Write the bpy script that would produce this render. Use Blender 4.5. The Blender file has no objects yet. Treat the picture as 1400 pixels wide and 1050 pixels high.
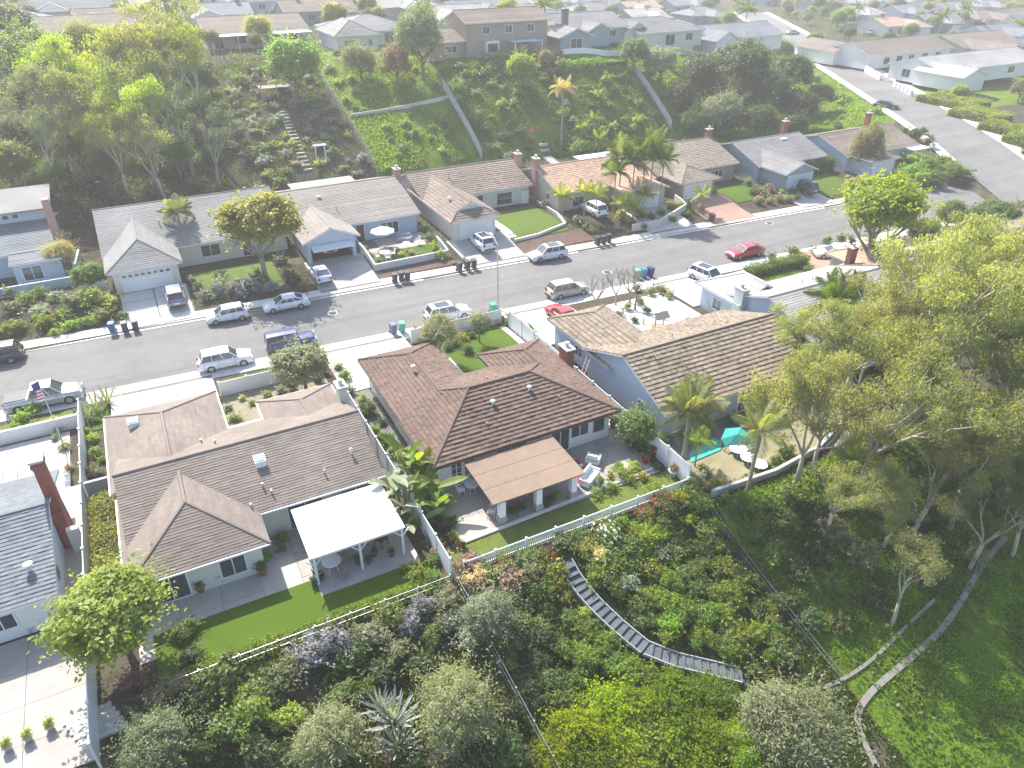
import bpy, math, random
import numpy as np
from mathutils import Vector, Matrix
random.seed(11)
rng = np.random.default_rng(11)
SC = bpy.context.scene
COL = SC.collection
R = math.radians
# ---------------------------------------------------------------- camera, sky, sun, exposure
CAM_H, PITCH, YAW, FPX = 34.0, R(32.0), R(27.5), 1001.0     # metres over the street, tilt down, heading, focal length in photo pixels
cd = bpy.data.cameras.new('camera'); cam = bpy.data.objects.new('camera', cd); COL.objects.link(cam)
cam.location = (0, 0, CAM_H); cam.rotation_euler = (math.pi/2 - PITCH, 0, -YAW)
cd.sensor_width = 36; cd.lens = 36*FPX/1400; cd.clip_start = .5; cd.clip_end = 6000
SC.camera = cam
HAZE = .00078  # density of the added haze volume that stands in for a veil
SUN_EL, SUN_DIR = R(46), (-.105, .995)                       # the sun stands in front of the camera, beyond the far hillside
w = bpy.data.worlds.new('World'); SC.world = w; w.use_nodes = True
nt = w.node_tree; bg = nt.nodes['Background']
sky = nt.nodes.new('ShaderNodeTexSky'); sky.sky_type = 'NISHITA'; sky.sun_disc = False
sky.sun_elevation = SUN_EL; sky.sun_rotation = math.atan2(SUN_DIR[0], SUN_DIR[1]) ; sky.air_density = 1.0; sky.dust_density = 1.5
nt.links.new(sky.outputs[0], bg.inputs[0]); bg.inputs[1].default_value = .15
sd = bpy.data.lights.new('sun', 'SUN'); sun = bpy.data.objects.new('sun', sd); COL.objects.link(sun)
sd.energy = 4.5; sd.angle = R(.55); sd.color = (1, .95, .87)
sun.rotation_euler = Vector((SUN_DIR[0]*math.cos(SUN_EL), SUN_DIR[1]*math.cos(SUN_EL), math.sin(SUN_EL))).to_track_quat('Z', 'Y').to_euler()
sun.location = (0, 80, 120)
SC.view_settings.view_transform = 'Standard'; SC.view_settings.look = 'None'
SC.view_settings.exposure = 1.16; SC.view_settings.gamma = 1
SC.render.engine = 'CYCLES'
cy = SC.cycles
cy.use_denoising = True; cy.max_bounces = 6; cy.diffuse_bounces = 3; cy.glossy_bounces = 2; cy.transmission_bounces = 3
cy.transparent_max_bounces = 6; cy.volume_bounces = 0; cy.use_adaptive_sampling = True; cy.adaptive_threshold = .02
cy.caustics_reflective = False; cy.caustics_refractive = False

# ---------------------------------------------------------------- ground heights (x along the street, y up the lots, metres)
def sstep(a, b, v):
    t = np.clip((np.asarray(v, float)-a)/(b-a), 0, 1); return t*t*(3-2*t)
def lin(v, xs, ys): return np.interp(v, xs, ys)
def y_near(x): return 62.9-.052*np.asarray(x, float)
def y_far(x): return 74.3-.05*np.asarray(x, float)
ROAD2 = np.array([[112, 52, .4], [119, 62, .7], [124, 69, 1.2], [129.5, 78, 2.3], [138, 92, 3], [153, 116, 3.5], [171, 145, 4], [187, 171, 4.4], [205, 200, 4.8], [240, 256, 5.5]])
def road2_dist(x, y):
    x = np.asarray(x, float); y = np.asarray(y, float)
    best = np.full(np.broadcast(x, y).shape, 1e9); zb = np.zeros_like(best); side = np.zeros_like(best)
    for a, b in zip(ROAD2[:-1], ROAD2[1:]):
        d = b[:2]-a[:2]; L2 = d@d
        t = np.clip(((x-a[0])*d[0]+(y-a[1])*d[1])/L2, 0, 1)
        ds = np.hypot(x-a[0]-t*d[0], y-a[1]-t*d[1]); m = ds < best
        best = np.where(m, ds, best); zb = np.where(m, a[2]+t*(b[2]-a[2]), zb)
        side = np.where(m, np.sign((x-a[0])*d[1]-(y-a[1])*d[0]), side)
    return best, zb, side
def terr(x, y):
    x = np.asarray(x, float); y = np.asarray(y, float)
    s = y_near(x)-y
    zn = .10+.2*sstep(2, 6, s)
    yr = lin(x, [-12, -8.2, -8, 11, 12, 29, 31, 50, 70], [26.5, 26.5, 29.0, 29.0, 29.5, 29.5, 28.2, 27, 30])
    k = lin(x, [-30, 0, 11.5, 29.5, 45, 70], [.22, .25, .28, .46, .42, .3])
    d = np.maximum(yr-y, 0)
    drop = k*d*sstep(-.5, 3, d)
    lim = lin(x, [-30, 0, 30, 60], [6, 6.5, 8.5, 9])
    drop = lim*(1-np.exp(-drop/lim))+.1*np.maximum(d-12, 0)*.6
    zn = zn-drop
    f = y-y_far(x)
    zf = .10+.9*sstep(1.6, 8, f)
    yc = lin(x, [-20, 0, 20, 40, 60, 80, 100, 120, 140], [165, 160, 152, 141, 128, 127, 131, 133, 140])
    zt = lin(x, [-200, 82, 100, 120, 145, 170], [14, 14, 12.3, 10.0, 5.2, 4.5])
    t = np.clip((y-108.5)/(yc-108.5), 0, 1)
    prof = .75*t**.62+.25*sstep(0, 1, t)
    zf = zf+(zt-1.0)*prof
    zs = np.full_like(zn+zf, -.08)
    z = np.where(s > 0, zn, np.where(f > 0, zf, zs))
    dist, zr, side = road2_dist(x, y)
    wgt = 1-sstep(8, lin(side, [-1, 1], [26, 60]), dist)
    wgt = wgt*np.where(f > 0, 1, np.where(s > 0, 1-sstep(8, 14, dist), 1-sstep(5, 8, dist)))
    on = dist < 8
    z2 = np.where(on, zr-.1, zr+.2)
    return z*(1-wgt)+z2*wgt
def tz(x, y): return float(terr(x, y))
_ca, _sa = math.cos(YAW), math.sin(YAW)
def ray(px, py):
    u = (px-700)/FPX; v = (py-525)/FPX
    c0, c1, c2 = u, math.cos(PITCH)-v*math.sin(PITCH), -math.sin(PITCH)-v*math.cos(PITCH)
    return np.array([c0*_ca+c1*_sa, -c0*_sa+c1*_ca, c2])
def P(px, py, z=0.):                                          # point of the level z seen at a photo pixel
    d = ray(px, py); t = (z-CAM_H)/d[2]; return Vector((d[0]*t, d[1]*t, z))
def G(px, py, h=0.):                                          # base of a thing standing on the ground whose point at height h is seen there
    d = ray(px, py); t = np.arange(15, 420, .25)
    X, Y, Z = d[0]*t, d[1]*t, CAM_H+d[2]*t
    hit = np.nonzero(Z <= terr(X, Y)+h)[0]
    i = hit[0] if len(hit) else len(t)-1
    return Vector((X[i], Y[i], float(terr(X[i], Y[i]))))
def depth_of(p): return (p[0]*_sa+p[1]*_ca)*math.cos(PITCH)-(p[2]-CAM_H)*math.sin(PITCH)
def px2m(px, p): return px*depth_of(p)/FPX

# ---------------------------------------------------------------- object helpers
def tag(o, label, cat, group=None, kind=None):
    o['label'] = label; o['category'] = cat
    if group: o['group'] = group
    if kind: o['kind'] = kind
    return o
def structure(o): o['kind'] = 'structure'; return o
def thing(name, label, cat, loc=(0, 0, 0), rz=0, group=None):
    o = bpy.data.objects.new(name, None); COL.objects.link(o); o.empty_display_size = .2
    o.location = loc; o.rotation_euler = (0, 0, rz)
    return tag(o, label, cat, group)
def place(name, me, parent=None, loc=(0, 0, 0), rz=0, scale=(1, 1, 1), mat=None, rot=None):
    o = bpy.data.objects.new(name, me); COL.objects.link(o)
    o.parent = parent; o.location = loc; o.rotation_euler = rot if rot else (0, 0, rz); o.scale = scale
    if mat is not None:
        o.material_slots[0].link = 'OBJECT'; o.material_slots[0].material = mat
    return o
class MB:
    def __init__(s): s.v = []; s.f = []; s.t = []
    def poly(s, pts, tint=None):
        n = len(s.v); s.v += [tuple(p) for p in pts]; s.f.append(tuple(range(n, n+len(pts)))); s.t.append(.5 if tint is None else tint); return s
    def box(s, x0, x1, y0, y1, z0, z1, tint=None):
        n = len(s.v)
        s.v += [(x0, y0, z0), (x1, y0, z0), (x1, y1, z0), (x0, y1, z0), (x0, y0, z1), (x1, y0, z1), (x1, y1, z1), (x0, y1, z1)]
        for q in ((3, 2, 1, 0), (4, 5, 6, 7), (0, 1, 5, 4), (1, 2, 6, 5), (2, 3, 7, 6), (3, 0, 4, 7)):
            s.f.append(tuple(n+i for i in q)); s.t.append(.5 if tint is None else tint)
        return s
    def hexa(s, lo, hi, tint=None):                           # two 4-point rings
        n = len(s.v); s.v += [tuple(p) for p in lo]+[tuple(p) for p in hi]
        for q in ((3, 2, 1, 0), (4, 5, 6, 7), (0, 1, 5, 4), (1, 2, 6, 5), (2, 3, 7, 6), (3, 0, 4, 7)):
            s.f.append(tuple(n+i for i in q)); s.t.append(.5 if tint is None else tint)
        return s
    def bar(s, a, b, w, h=None, up=(0, 0, 1)):
        a = Vector(a); b = Vector(b); h = h or w; d = (b-a).normalized(); up = Vector(up)
        if abs(d.dot(up)) > .98: up = Vector((1, 0, 0))
        e = d.cross(up).normalized()*w/2; g = e.cross(d).normalized()*h/2
        return s.hexa([a-e-g, a+e-g, a+e+g, a-e+g], [b-e-g, b+e-g, b+e+g, b-e+g])
    def tube(s, pts, rad, n=7, cap=True):
        pts = [Vector(p) for p in pts]; rings = []
        if not hasattr(rad, '__len__'): rad = [rad]*len(pts)
        for i, p in enumerate(pts):
            d = (pts[min(i+1, len(pts)-1)]-pts[max(i-1, 0)])
            d = d.normalized() if d.length > 1e-6 else Vector((0, 0, 1))
            u = d.cross(Vector((.31, .93, .17))).normalized(); v = d.cross(u)
            k = len(s.v); rings.append(k)
            s.v += [tuple(p+(u*math.cos(2*math.pi*j/n)+v*math.sin(2*math.pi*j/n))*rad[i]) for j in range(n)]
        for a, b in zip(rings[:-1], rings[1:]):
            for j in range(n):
                s.f.append((a+j, b+j, b+(j+1) % n, a+(j+1) % n)); s.t.append(.5)
        if cap:
            s.f.append(tuple(rings[0]+j for j in range(n))); s.t.append(.5)
            s.f.append(tuple(rings[-1]+n-1-j for j in range(n))); s.t.append(.5)
        return s
    def lathe(s, prof, c=(0, 0, 0), n=14):
        rings = []
        for r, z in prof:
            k = len(s.v); rings.append(k)
            s.v += [(c[0]+r*math.cos(2*math.pi*j/n), c[1]+r*math.sin(2*math.pi*j/n), c[2]+z) for j in range(n)]
        for a, b in zip(rings[:-1], rings[1:]):
            for j in range(n): s.f.append((a+j, a+(j+1) % n, b+(j+1) % n, b+j)); s.t.append(.5)
        s.f.append(tuple(rings[0]+n-1-j for j in range(n))); s.t.append(.5)
        s.f.append(tuple(rings[-1]+j for j in range(n))); s.t.append(.5)
        return s
    def ring_loft(s, rings, close=True):
        ks = []
        for r in rings: ks.append(len(s.v)); s.v += [tuple(p) for p in r]
        n = len(rings[0])
        for a, b in zip(ks[:-1], ks[1:]):
            for j in range(n if close else n-1):
                s.f.append((a+j, a+(j+1) % n, b+(j+1) % n, b+j)); s.t.append(.5)
        if close:
            s.f.append(tuple(ks[0]+n-1-j for j in range(n))); s.t.append(.5)
            s.f.append(tuple(ks[-1]+j for j in range(n))); s.t.append(.5)
        return s
    def mesh(s, name, mat, off=(0, 0, 0), smooth=False):
        me = bpy.data.meshes.new(name)
        me.from_pydata([(a-off[0], b-off[1], c-off[2]) for a, b, c in s.v], [], s.f)
        at = me.attributes.new('tint', 'FLOAT', 'FACE'); at.data.foreach_set('value', np.array(s.t, np.float32))
        if smooth: me.polygons.foreach_set('use_smooth', [True]*len(me.polygons))
        me.materials.append(mat); return me
    def build(s, name, mat, parent=None, off=None, smooth=False):
        if off is None: off = parent_origin(parent)
        return place(name, s.mesh(name, mat, off, smooth), parent)
def parent_origin(p):
    x = Vector((0, 0, 0))
    while p is not None: x = x+p.location; p = p.parent
    return x

# ---------------------------------------------------------------- materials
MATS = {}
def nodes(name):
    m = bpy.data.materials.new(name); m.use_nodes = True
    return m, m.node_tree, m.node_tree.nodes['Principled BSDF']
def noise(t, scale, detail=4, coord='Position', rough=.55):
    g = t.nodes.new('ShaderNodeNewGeometry') if coord == 'Position' else t.nodes.new('ShaderNodeTexCoord')
    n = t.nodes.new('ShaderNodeTexNoise'); n.inputs['Scale'].default_value = scale; n.inputs['Detail'].default_value = detail; n.inputs['Roughness'].default_value = rough
    t.links.new(g.outputs[coord], n.inputs['Vector']); return n.outputs['Fac']
def mth(t, op, a, b):
    n = t.nodes.new('ShaderNodeMath'); n.operation = op
    for i, v in enumerate((a, b)):
        if isinstance(v, (int, float)): n.inputs[i].default_value = v
        else: t.links.new(v, n.inputs[i])
    return n.outputs[0]
def ramp(t, fac, stops):
    r = t.nodes.new('ShaderNodeValToRGB'); e = r.color_ramp.elements
    while len(e) < len(stops): e.new(.5)
    for i, (p, c) in enumerate(stops): e[i].position = p; e[i].color = (*c, 1)
    t.links.new(fac, r.inputs[0]); return r.outputs[0]
def mixc(t, fac, a, b, mode='MIX'):
    n = t.nodes.new('ShaderNodeMix'); n.data_type = 'RGBA'; n.blend_type = mode
    for i, v in ((0, fac), (6, a), (7, b)):
        if isinstance(v, (int, float)): n.inputs[i].default_value = v
        elif isinstance(v, tuple): n.inputs[i].default_value = (*v[:3], 1)
        else: t.links.new(v, n.inputs[i])
    return n.outputs[2]
def bumpn(t, b, h, strength=.4, dist=.03):
    n = t.nodes.new('ShaderNodeBump'); n.inputs['Strength'].default_value = strength; n.inputs['Distance'].default_value = dist
    t.links.new(h, n.inputs['Height']); t.links.new(n.outputs[0], b.inputs['Normal'])
def sc(c, k): return tuple(min(1, x*k) for x in c)
def M(name, col, rough=.8, var=.16, scale=2.5, bump=0, metal=0, spec=.3, tint=0, big=.5):
    if name in MATS: return MATS[name]
    m, t, b = nodes(name)
    n1 = noise(t, scale, 6); n2 = noise(t, scale*.13, 3)
    f = mth(t, 'ADD', mth(t, 'MULTIPLY', n1, 1-big), mth(t, 'MULTIPLY', n2, big))
    c = ramp(t, f, [(.3, sc(col, 1-var)), (.7, sc(col, 1+var))])
    if tint:
        a = t.nodes.new('ShaderNodeAttribute'); a.attribute_name = 'tint'
        v = mth(t, 'ADD', mth(t, 'MULTIPLY', a.outputs['Fac'], 2*tint), 1-tint)
        h = t.nodes.new('ShaderNodeHueSaturation'); t.links.new(v, h.inputs['Value']); t.links.new(c, h.inputs['Color']); c = h.outputs[0]
    t.links.new(c, b.inputs['Base Color'])
    b.inputs['Roughness'].default_value = rough; b.inputs['Metallic'].default_value = metal; b.inputs['Specular IOR Level'].default_value = spec
    if bump: bumpn(t, b, noise(t, scale*5, 5), .5, bump)
    MATS[name] = m; return m
def leafmat(name, a, b2, trans=.34, hv=.03, vv=.22):
    if name in MATS: return MATS[name]
    m, t, b = nodes(name)
    at = t.nodes.new('ShaderNodeAttribute'); at.attribute_name = 'tint'
    c = ramp(t, at.outputs['Fac'], [(.05, a), (.95, b2)])
    oi = t.nodes.new('ShaderNodeObjectInfo'); h = t.nodes.new('ShaderNodeHueSaturation')
    t.links.new(mth(t, 'ADD', mth(t, 'MULTIPLY', oi.outputs['Random'], 2*hv), .5-hv), h.inputs['Hue'])
    v = mth(t, 'ADD', mth(t, 'MULTIPLY', mth(t, 'FRACT', mth(t, 'MULTIPLY', oi.outputs['Random'], 7.31), 0), 2*vv), 1-vv)
    t.links.new(v, h.inputs['Value']); t.links.new(c, h.inputs['Color'])
    t.links.new(h.outputs[0], b.inputs['Base Color']); b.inputs['Roughness'].default_value = .5; b.inputs['Specular IOR Level'].default_value = .35
    tr = t.nodes.new('ShaderNodeBsdfTranslucent'); g = t.nodes.new('ShaderNodeMix'); g.data_type = 'RGBA'; g.blend_type = 'MULTIPLY'
    g.inputs[0].default_value = 1; t.links.new(h.outputs[0], g.inputs[6]); g.inputs[7].default_value = (2.3, 2.4, .5, 1); t.links.new(g.outputs[2], tr.inputs[0])
    mx = t.nodes.new('ShaderNodeMixShader'); mx.inputs[0].default_value = trans
    t.links.new(b.outputs[0], mx.inputs[1]); t.links.new(tr.outputs[0], mx.inputs[2])
    t.links.new(mx.outputs[0], t.nodes['Material Output'].inputs['Surface'])
    MATS[name] = m; return m
def glassmat(name, col=(.03, .04, .05)):
    if name in MATS: return MATS[name]
    m, t, b = nodes(name)
    c = ramp(t, noise(t, .7, 2), [(.35, col), (.7, sc(col, 2.2))]); t.links.new(c, b.inputs['Base Color'])
    b.inputs['Roughness'].default_value = .06; b.inputs['Specular IOR Level'].default_value = .8
    MATS[name] = m; return m
def paint(name, col, metal=.0):
    if name in MATS: return MATS[name]
    m, t, b = nodes(name)
    c = ramp(t, noise(t, 1.3, 4), [(.3, sc(col, .93)), (.7, sc(col, 1.05))]); t.links.new(c, b.inputs['Base Color'])
    b.inputs['Metallic'].default_value = metal; b.inputs['Roughness'].default_value = .28; b.inputs['Coat Weight'].default_value = .6; b.inputs['Coat Roughness'].default_value = .08
    MATS[name] = m; return m
WHITE = M('white_paint', (.72, .73, .74), .6, .05, 1.5)
VINYL = M('white_vinyl', (.74, .75, .78), .45, .04, 1.2)
TRIM = M('trim_paint', (.66, .66, .64), .6, .06, 2)
BROWNTRIM = M('brown_trim', (.10, .055, .04), .6, .1, 2)
GLASS = glassmat('window_glass')
CONC = M('concrete', (.50, .475, .44), .9, .12, 1.2, .006)
CONC2 = M('pale_concrete', (.60, .575, .54), .9, .09, 1.0, .005)
PATIO = M('patio_concrete', (.34, .31, .285), .88, .16, 1.6, .006)
DARKC = M('dark_concrete', (.16, .155, .15), .9, .2, 1.5, .006)
BRICK = M('red_brick', (.30, .10, .075), .85, .18, 6, .01)
PINKBRICK = M('pink_brick', (.42, .25, .20), .85, .15, 5, .01)
GREY_STUCCO = M('grey_stucco', (.42, .42, .42), .9, .06, 3, .01)
WOOD = M('weathered_wood', (.30, .24, .19), .8, .2, 4)
GREYWOOD = M('grey_wood', (.36, .36, .36), .8, .15, 4)
DARKWOOD = M('dark_wood', (.10, .055, .035), .6, .2, 4)
METAL = M('galvanised_metal', (.45, .46, .47), .45, .1, 3, metal=.6)
BLACK = M('black_plastic', (.025, .026, .028), .5, .15, 3)
RUBBER = M('tyre_rubber', (.02, .02, .02), .8, .1, 8)
ALLOY = M('wheel_alloy', (.45, .45, .46), .35, .05, 4, metal=.7)
BARK = M('brown_bark', (.16, .115, .08), .9, .25, 7, .02)
PALEBARK = M('pale_bark', (.44, .39, .33), .85, .3, 2.2, .01)
GREYBARK = M('grey_bark', (.28, .25, .22), .9, .2, 4, .02)
# ================================================================ the setting: ground, roads, pavements, drives, lawns
def terrain_mat():
    m, t, b = nodes('ground_soil')
    n1 = noise(t, .35, 8, rough=.65); n2 = noise(t, 2.2, 6)
    f = mth(t, 'ADD', mth(t, 'MULTIPLY', n1, .65), mth(t, 'MULTIPLY', n2, .35))
    c = ramp(t, f, [(.30, (.04, .036, .018)), (.45, (.065, .054, .034)), (.58, (.095, .082, .062)), (.75, (.15, .128, .10))])
    g = ramp(t, f, [(.30, (.06, .10, .010)), (.5, (.11, .17, .016)), (.72, (.17, .23, .028))])
    at = t.nodes.new('ShaderNodeAttribute'); at.attribute_name = 'grass'
    k = ramp(t, mth(t, 'ADD', at.outputs['Fac'], mth(t, 'MULTIPLY', mth(t, 'SUBTRACT', n1, .5), 1.2)), [(.4, (0, 0, 0)), (.6, (1, 1, 1))])
    c = mixc(t, k, c, g)
    t.links.new(c, b.inputs['Base Color']); b.inputs['Roughness'].default_value = .95; b.inputs['Specular IOR Level'].default_value = .1
    bumpn(t, b, noise(t, 3, 8), .8, .12); return m
def grid_axis(parts):
    out = []
    for a, b, st in parts: out += list(np.arange(a, b, st))
    return np.array(out+[parts[-1][1]])
gx = grid_axis([(-1500, -200, 130), (-200, -40, 8), (-40, 135, 1.0), (135, 215, 2.5), (215, 400, 8), (400, 1800, 140)])
gy = grid_axis([(-1200, -40, 120), (-40, 0, 4), (0, 64, .8), (64, 160, 1.0), (160, 260, 4), (260, 400, 12), (400, 2200, 150)])
GX, GY = np.meshgrid(gx, gy); GZ = terr(GX, GY)
far = np.maximum(np.hypot(GX-60, GY-80)-330, 0)
GZ = GZ - far*.012
nx, ny = len(gx), len(gy)
def grid_mesh(name, X, Y, Z, mat, smooth=True):
    ny, nx = X.shape
    v = np.stack([X.ravel(), Y.ravel(), Z.ravel()], 1)
    i = (np.arange(ny-1)[:, None]*nx+np.arange(nx-1)[None, :]).ravel()
    q = np.stack([i, i+1, i+nx+1, i+nx], 1)
    return raw_mesh(name, v, q, mat, None, smooth)
def raw_mesh(name, v, q, mat, tint=None, smooth=False):
    me = bpy.data.meshes.new(name); n = len(q)
    me.vertices.add(len(v)); me.vertices.foreach_set('co', np.ascontiguousarray(v, np.float32).ravel())
    me.loops.add(4*n); me.loops.foreach_set('vertex_index', np.ascontiguousarray(q, np.int32).ravel())
    me.polygons.add(n); me.polygons.foreach_set('loop_start', np.arange(0, 4*n, 4, dtype=np.int32))
    me.update(calc_edges=True)
    if smooth: me.polygons.foreach_set('use_smooth', np.ones(n, bool))
    if tint is not None:
        at = me.attributes.new('tint', 'FLOAT', 'FACE'); at.data.foreach_set('value', np.ascontiguousarray(tint, np.float32))
    me.materials.append(mat); return me
gm = grid_mesh('ground', GX, GY, GZ, terrain_mat())
def zone(x, y):                                                # how grassy the ground is, 0 bare soil to 1 meadow
    g = np.full(x.shape, .25)
    g = np.where((x > 30)&(y < 28), .9, g); g = np.where((x > 12)&(x < 30)&(y < 29), .15, g)
    g = np.where((y > 108)&(x > 33.5)&(x < 51), .62, g); g = np.where((y > 108)&(x >= 51)&(x < 92), .75, g); g = np.where((y > 92)&(x >= 92), .85, g)
    g = np.where((y > 108)&(x > 12)&(x <= 33.5), .0, g); g = np.where((y > 106)&(x <= 12), .35, g); g = np.where(y > 150, .3, g)
    return g
at_ = gm.attributes.new('grass', 'FLOAT', 'POINT'); at_.data.foreach_set('value', zone(GX, GY).ravel().astype(np.float32))
structure(place('ground', gm))

def asphalt_mat():
    m, t, b = nodes('asphalt')
    n1 = noise(t, .16, 6, rough=.6); n2 = noise(t, 30, 3); n3 = noise(t, 1.1, 8, rough=.7)
    f = mth(t, 'ADD', mth(t, 'MULTIPLY', n1, .5), mth(t, 'ADD', mth(t, 'MULTIPLY', n2, .2), mth(t, 'MULTIPLY', n3, .3)))
    c = ramp(t, f, [(.3, (.115, .111, .105)), (.5, (.16, .155, .148)), (.7, (.20, .194, .185))])
    # worn wheel tracks and old patches drawn out along the street
    mp = t.nodes.new('ShaderNodeMapping'); mp.inputs['Scale'].default_value = (.02, .55, 1); g0 = t.nodes.new('ShaderNodeNewGeometry'); t.links.new(g0.outputs['Position'], mp.inputs['Vector'])
    nw = t.nodes.new('ShaderNodeTexNoise'); nw.inputs['Scale'].default_value = 1; nw.inputs['Detail'].default_value = 5; t.links.new(mp.outputs[0], nw.inputs['Vector'])
    c = mixc(t, .75, c, ramp(t, nw.outputs['Fac'], [(.32, (.78, .78, .77)), (.5, (1, 1, 1)), (.7, (1.12, 1.11, 1.1))]), 'MULTIPLY')
    vp = t.nodes.new('ShaderNodeTexVoronoi'); vp.inputs['Scale'].default_value = .09; t.links.new(g0.outputs['Position'], vp.inputs['Vector'])
    c = mixc(t, .6, c, ramp(t, vp.outputs['Color'], [(.12, (.80, .80, .80)), (.2, (1, 1, 1)), (.85, (1, 1, 1))]), 'MULTIPLY')
    st = noise(t, .9, 3); c = mixc(t, .6, c, ramp(t, st, [(.26, (.6, .6, .6)), (.34, (1, 1, 1))]), 'MULTIPLY')
    # tar-filled cracks
    vo = t.nodes.new('ShaderNodeTexVoronoi'); vo.feature = 'DISTANCE_TO_EDGE'; vo.inputs['Scale'].default_value = .11
    g = t.nodes.new('ShaderNodeNewGeometry'); ws = t.nodes.new('ShaderNodeVectorMath'); ws.operation = 'ADD'
    nn = t.nodes.new('ShaderNodeTexNoise'); nn.inputs['Scale'].default_value = .5; nn.inputs['Detail'].default_value = 5
    t.links.new(g.outputs['Position'], nn.inputs['Vector']); sc2 = t.nodes.new('ShaderNodeVectorMath'); sc2.operation = 'SCALE'; sc2.inputs['Scale'].default_value = 4
    t.links.new(nn.outputs['Color'], sc2.inputs[0]); t.links.new(g.outputs['Position'], ws.inputs[0]); t.links.new(sc2.outputs[0], ws.inputs[1]); t.links.new(ws.outputs[0], vo.inputs['Vector'])
    k = ramp(t, vo.outputs['Distance'], [(.0, (.72, .72, .72)), (.008, (1, 1, 1))])
    c = mixc(t, .6, c, k, 'MULTIPLY')
    t.links.new(c, b.inputs['Base Color']); b.inputs['Roughness'].default_value = .9
    bumpn(t, b, n2, .3, .01); return m
ASPH = asphalt_mat()
xs = np.concatenate([np.arange(-140, 112.1, 4.)])
def ribbon(name, xs, ya, yb, za, zb, mat, nseg=1):
    ya = ya(xs); yb = yb(xs); T = np.linspace(0, 1, nseg+1)
    X = np.tile(xs, (nseg+1, 1)); Y = ya[None]*(1-T[:, None])+yb[None]*T[:, None]; Z = za+(zb-za)*T[:, None]+0*X
    return place(name, grid_mesh(name, X, Y, Z, mat, False))
X = np.tile(xs, (9, 1)); T = np.linspace(0, 1, 9)[:, None]
Y = y_near(xs)[None]*(1-T)+y_far(xs)[None]*T
Z = np.where(T+0*X > 0, .09*np.sin(np.pi*T)-.02, -.02)+0*X
structure(place('street_asphalt', grid_mesh('street_asphalt', X, Y, Z, ASPH)))
def kerbed_walk(name, xs, yk, s, wg=.45, ww=1.5):             # gutter, kerb and pavement slab along one side of the street
    mg = MB(); mk = MB(); mw = MB()
    for a, b in zip(xs[:-1], xs[1:]):
        ka, kb = float(yk(a)), float(yk(b))
        mg.poly([(a, ka, .0), (b, kb, .0), (b, kb-s*wg, .035), (a, ka-s*wg, .035)][::(1 if s < 0 else -1)])
        mk.hexa([(a, ka, -.05), (b, kb, -.05), (b, kb+s*.16, -.05), (a, ka+s*.16, -.05)][::s], [(a, ka+s*.02, .13), (b, kb+s*.02, .13), (b, kb+s*.16, .13), (a, ka+s*.16, .13)][::s])
    g = mg.build('gutter', CONC2); structure(g)
    k = mk.build('kerb', CONC); structure(k)
    x = xs[0]; i = 0
    root = structure(thing('pavement', 'x', 'x')); del root['label']; del root['category']
    while x < xs[-1]:                                          # the poured slabs of the pavement
        L = 3.0
        ya, yb = float(yk(x)), float(yk(x+L))
        m = MB().hexa([(x+.012, ya+s*.17, .0), (x+L-.012, yb+s*.17, .0), (x+L-.012, yb+s*(.17+ww), .0), (x+.012, ya+s*(.17+ww), .0)][::s],
                      [(x+.012, ya+s*.17, .128), (x+L-.012, yb+s*.17, .128), (x+L-.012, yb+s*(.17+ww), .14), (x+.012, ya+s*(.17+ww), .14)][::s], rng.random())
        if -30 < x < 112: m.build('slab', SLAB, root)
        else: mw.v, n0 = mw.v+m.v, len(mw.v); mw.f += [tuple(n0+j for j in f) for f in m.f]; mw.t += m.t
        x += L
    mw.build('far_slab', SLAB, root)
SLAB = M('pavement_concrete', (.55, .53, .495), .9, .1, 1.3, .005, tint=.1)
kerbed_walk('far_walk', np.arange(-140, 106.1, 6.), y_far, 1)
kerbed_walk('near_walk', np.arange(-140, 109.1, 6.), y_near, -1)
# side road climbing the hill on the right
def offset_line(pts, d):
    out = []
    for i in range(len(pts)):
        a = pts[max(i-1, 0)]; b = pts[min(i+1, len(pts)-1)]; t = (b-a)[:2]; t = t/np.hypot(*t)
        out.append([pts[i][0]+t[1]*d, pts[i][1]-t[0]*d, pts[i][2]])
    return np.array(out)
def dens(pts, n=6):
    o = []
    for a, b in zip(pts[:-1], pts[1:]):
        for k in range(n): o.append(a+(b-a)*k/n)
    return np.array(o+[pts[-1]])
R2 = dens(ROAD2)
R2 = np.array([R2[max(i-3, 0):i+4].mean(0) for i in range(len(R2))])
def road_strip(name, d0, d1, z0, z1, mat, i0=0, i1=None):
    A = offset_line(R2, d0)[i0:i1]; B = offset_line(R2, d1)[i0:i1]
    X = np.stack([A[:, 0], B[:, 0]]); Y = np.stack([A[:, 1], B[:, 1]]); Z = np.stack([A[:, 2]+z0, B[:, 2]+z1])
    return structure(place(name, grid_mesh(name, X, Y, Z, mat, False)))
road_strip('side_road_asphalt', -5.6, 5.6, .02, .02, ASPH)
for s, i0 in ((-1, 13), (1, 10)):
    road_strip('side_road_kerb', s*5.55, s*5.6, .0, .15, CONC, i0); road_strip('side_road_pavement', s*5.6, s*7.5, .15, .17, CONC2, i0)
def qsheet(name, p00, p10, p11, p01, mat, off=.05, n=6, m=6, zc=None, thick=0):
    u = np.linspace(0, 1, n+1)[None, :]; v = np.linspace(0, 1, m+1)[:, None]
    f = lambda k: p00[k]*(1-u)*(1-v)+p10[k]*u*(1-v)+p11[k]*u*v+p01[k]*(1-u)*v
    X, Y = f(0), f(1); Z = (terr(X, Y) if zc is None else zc+0*X)+off
    return structure(place(name, grid_mesh(name, X, Y, Z, mat, False)))
def rect(name, x0, x1, y0, y1, mat, off=.05, zc=None, n=6):
    return qsheet(name, (x0, y0), (x1, y0), (x1, y1), (x0, y1), mat, off, n, n, zc)
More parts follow.
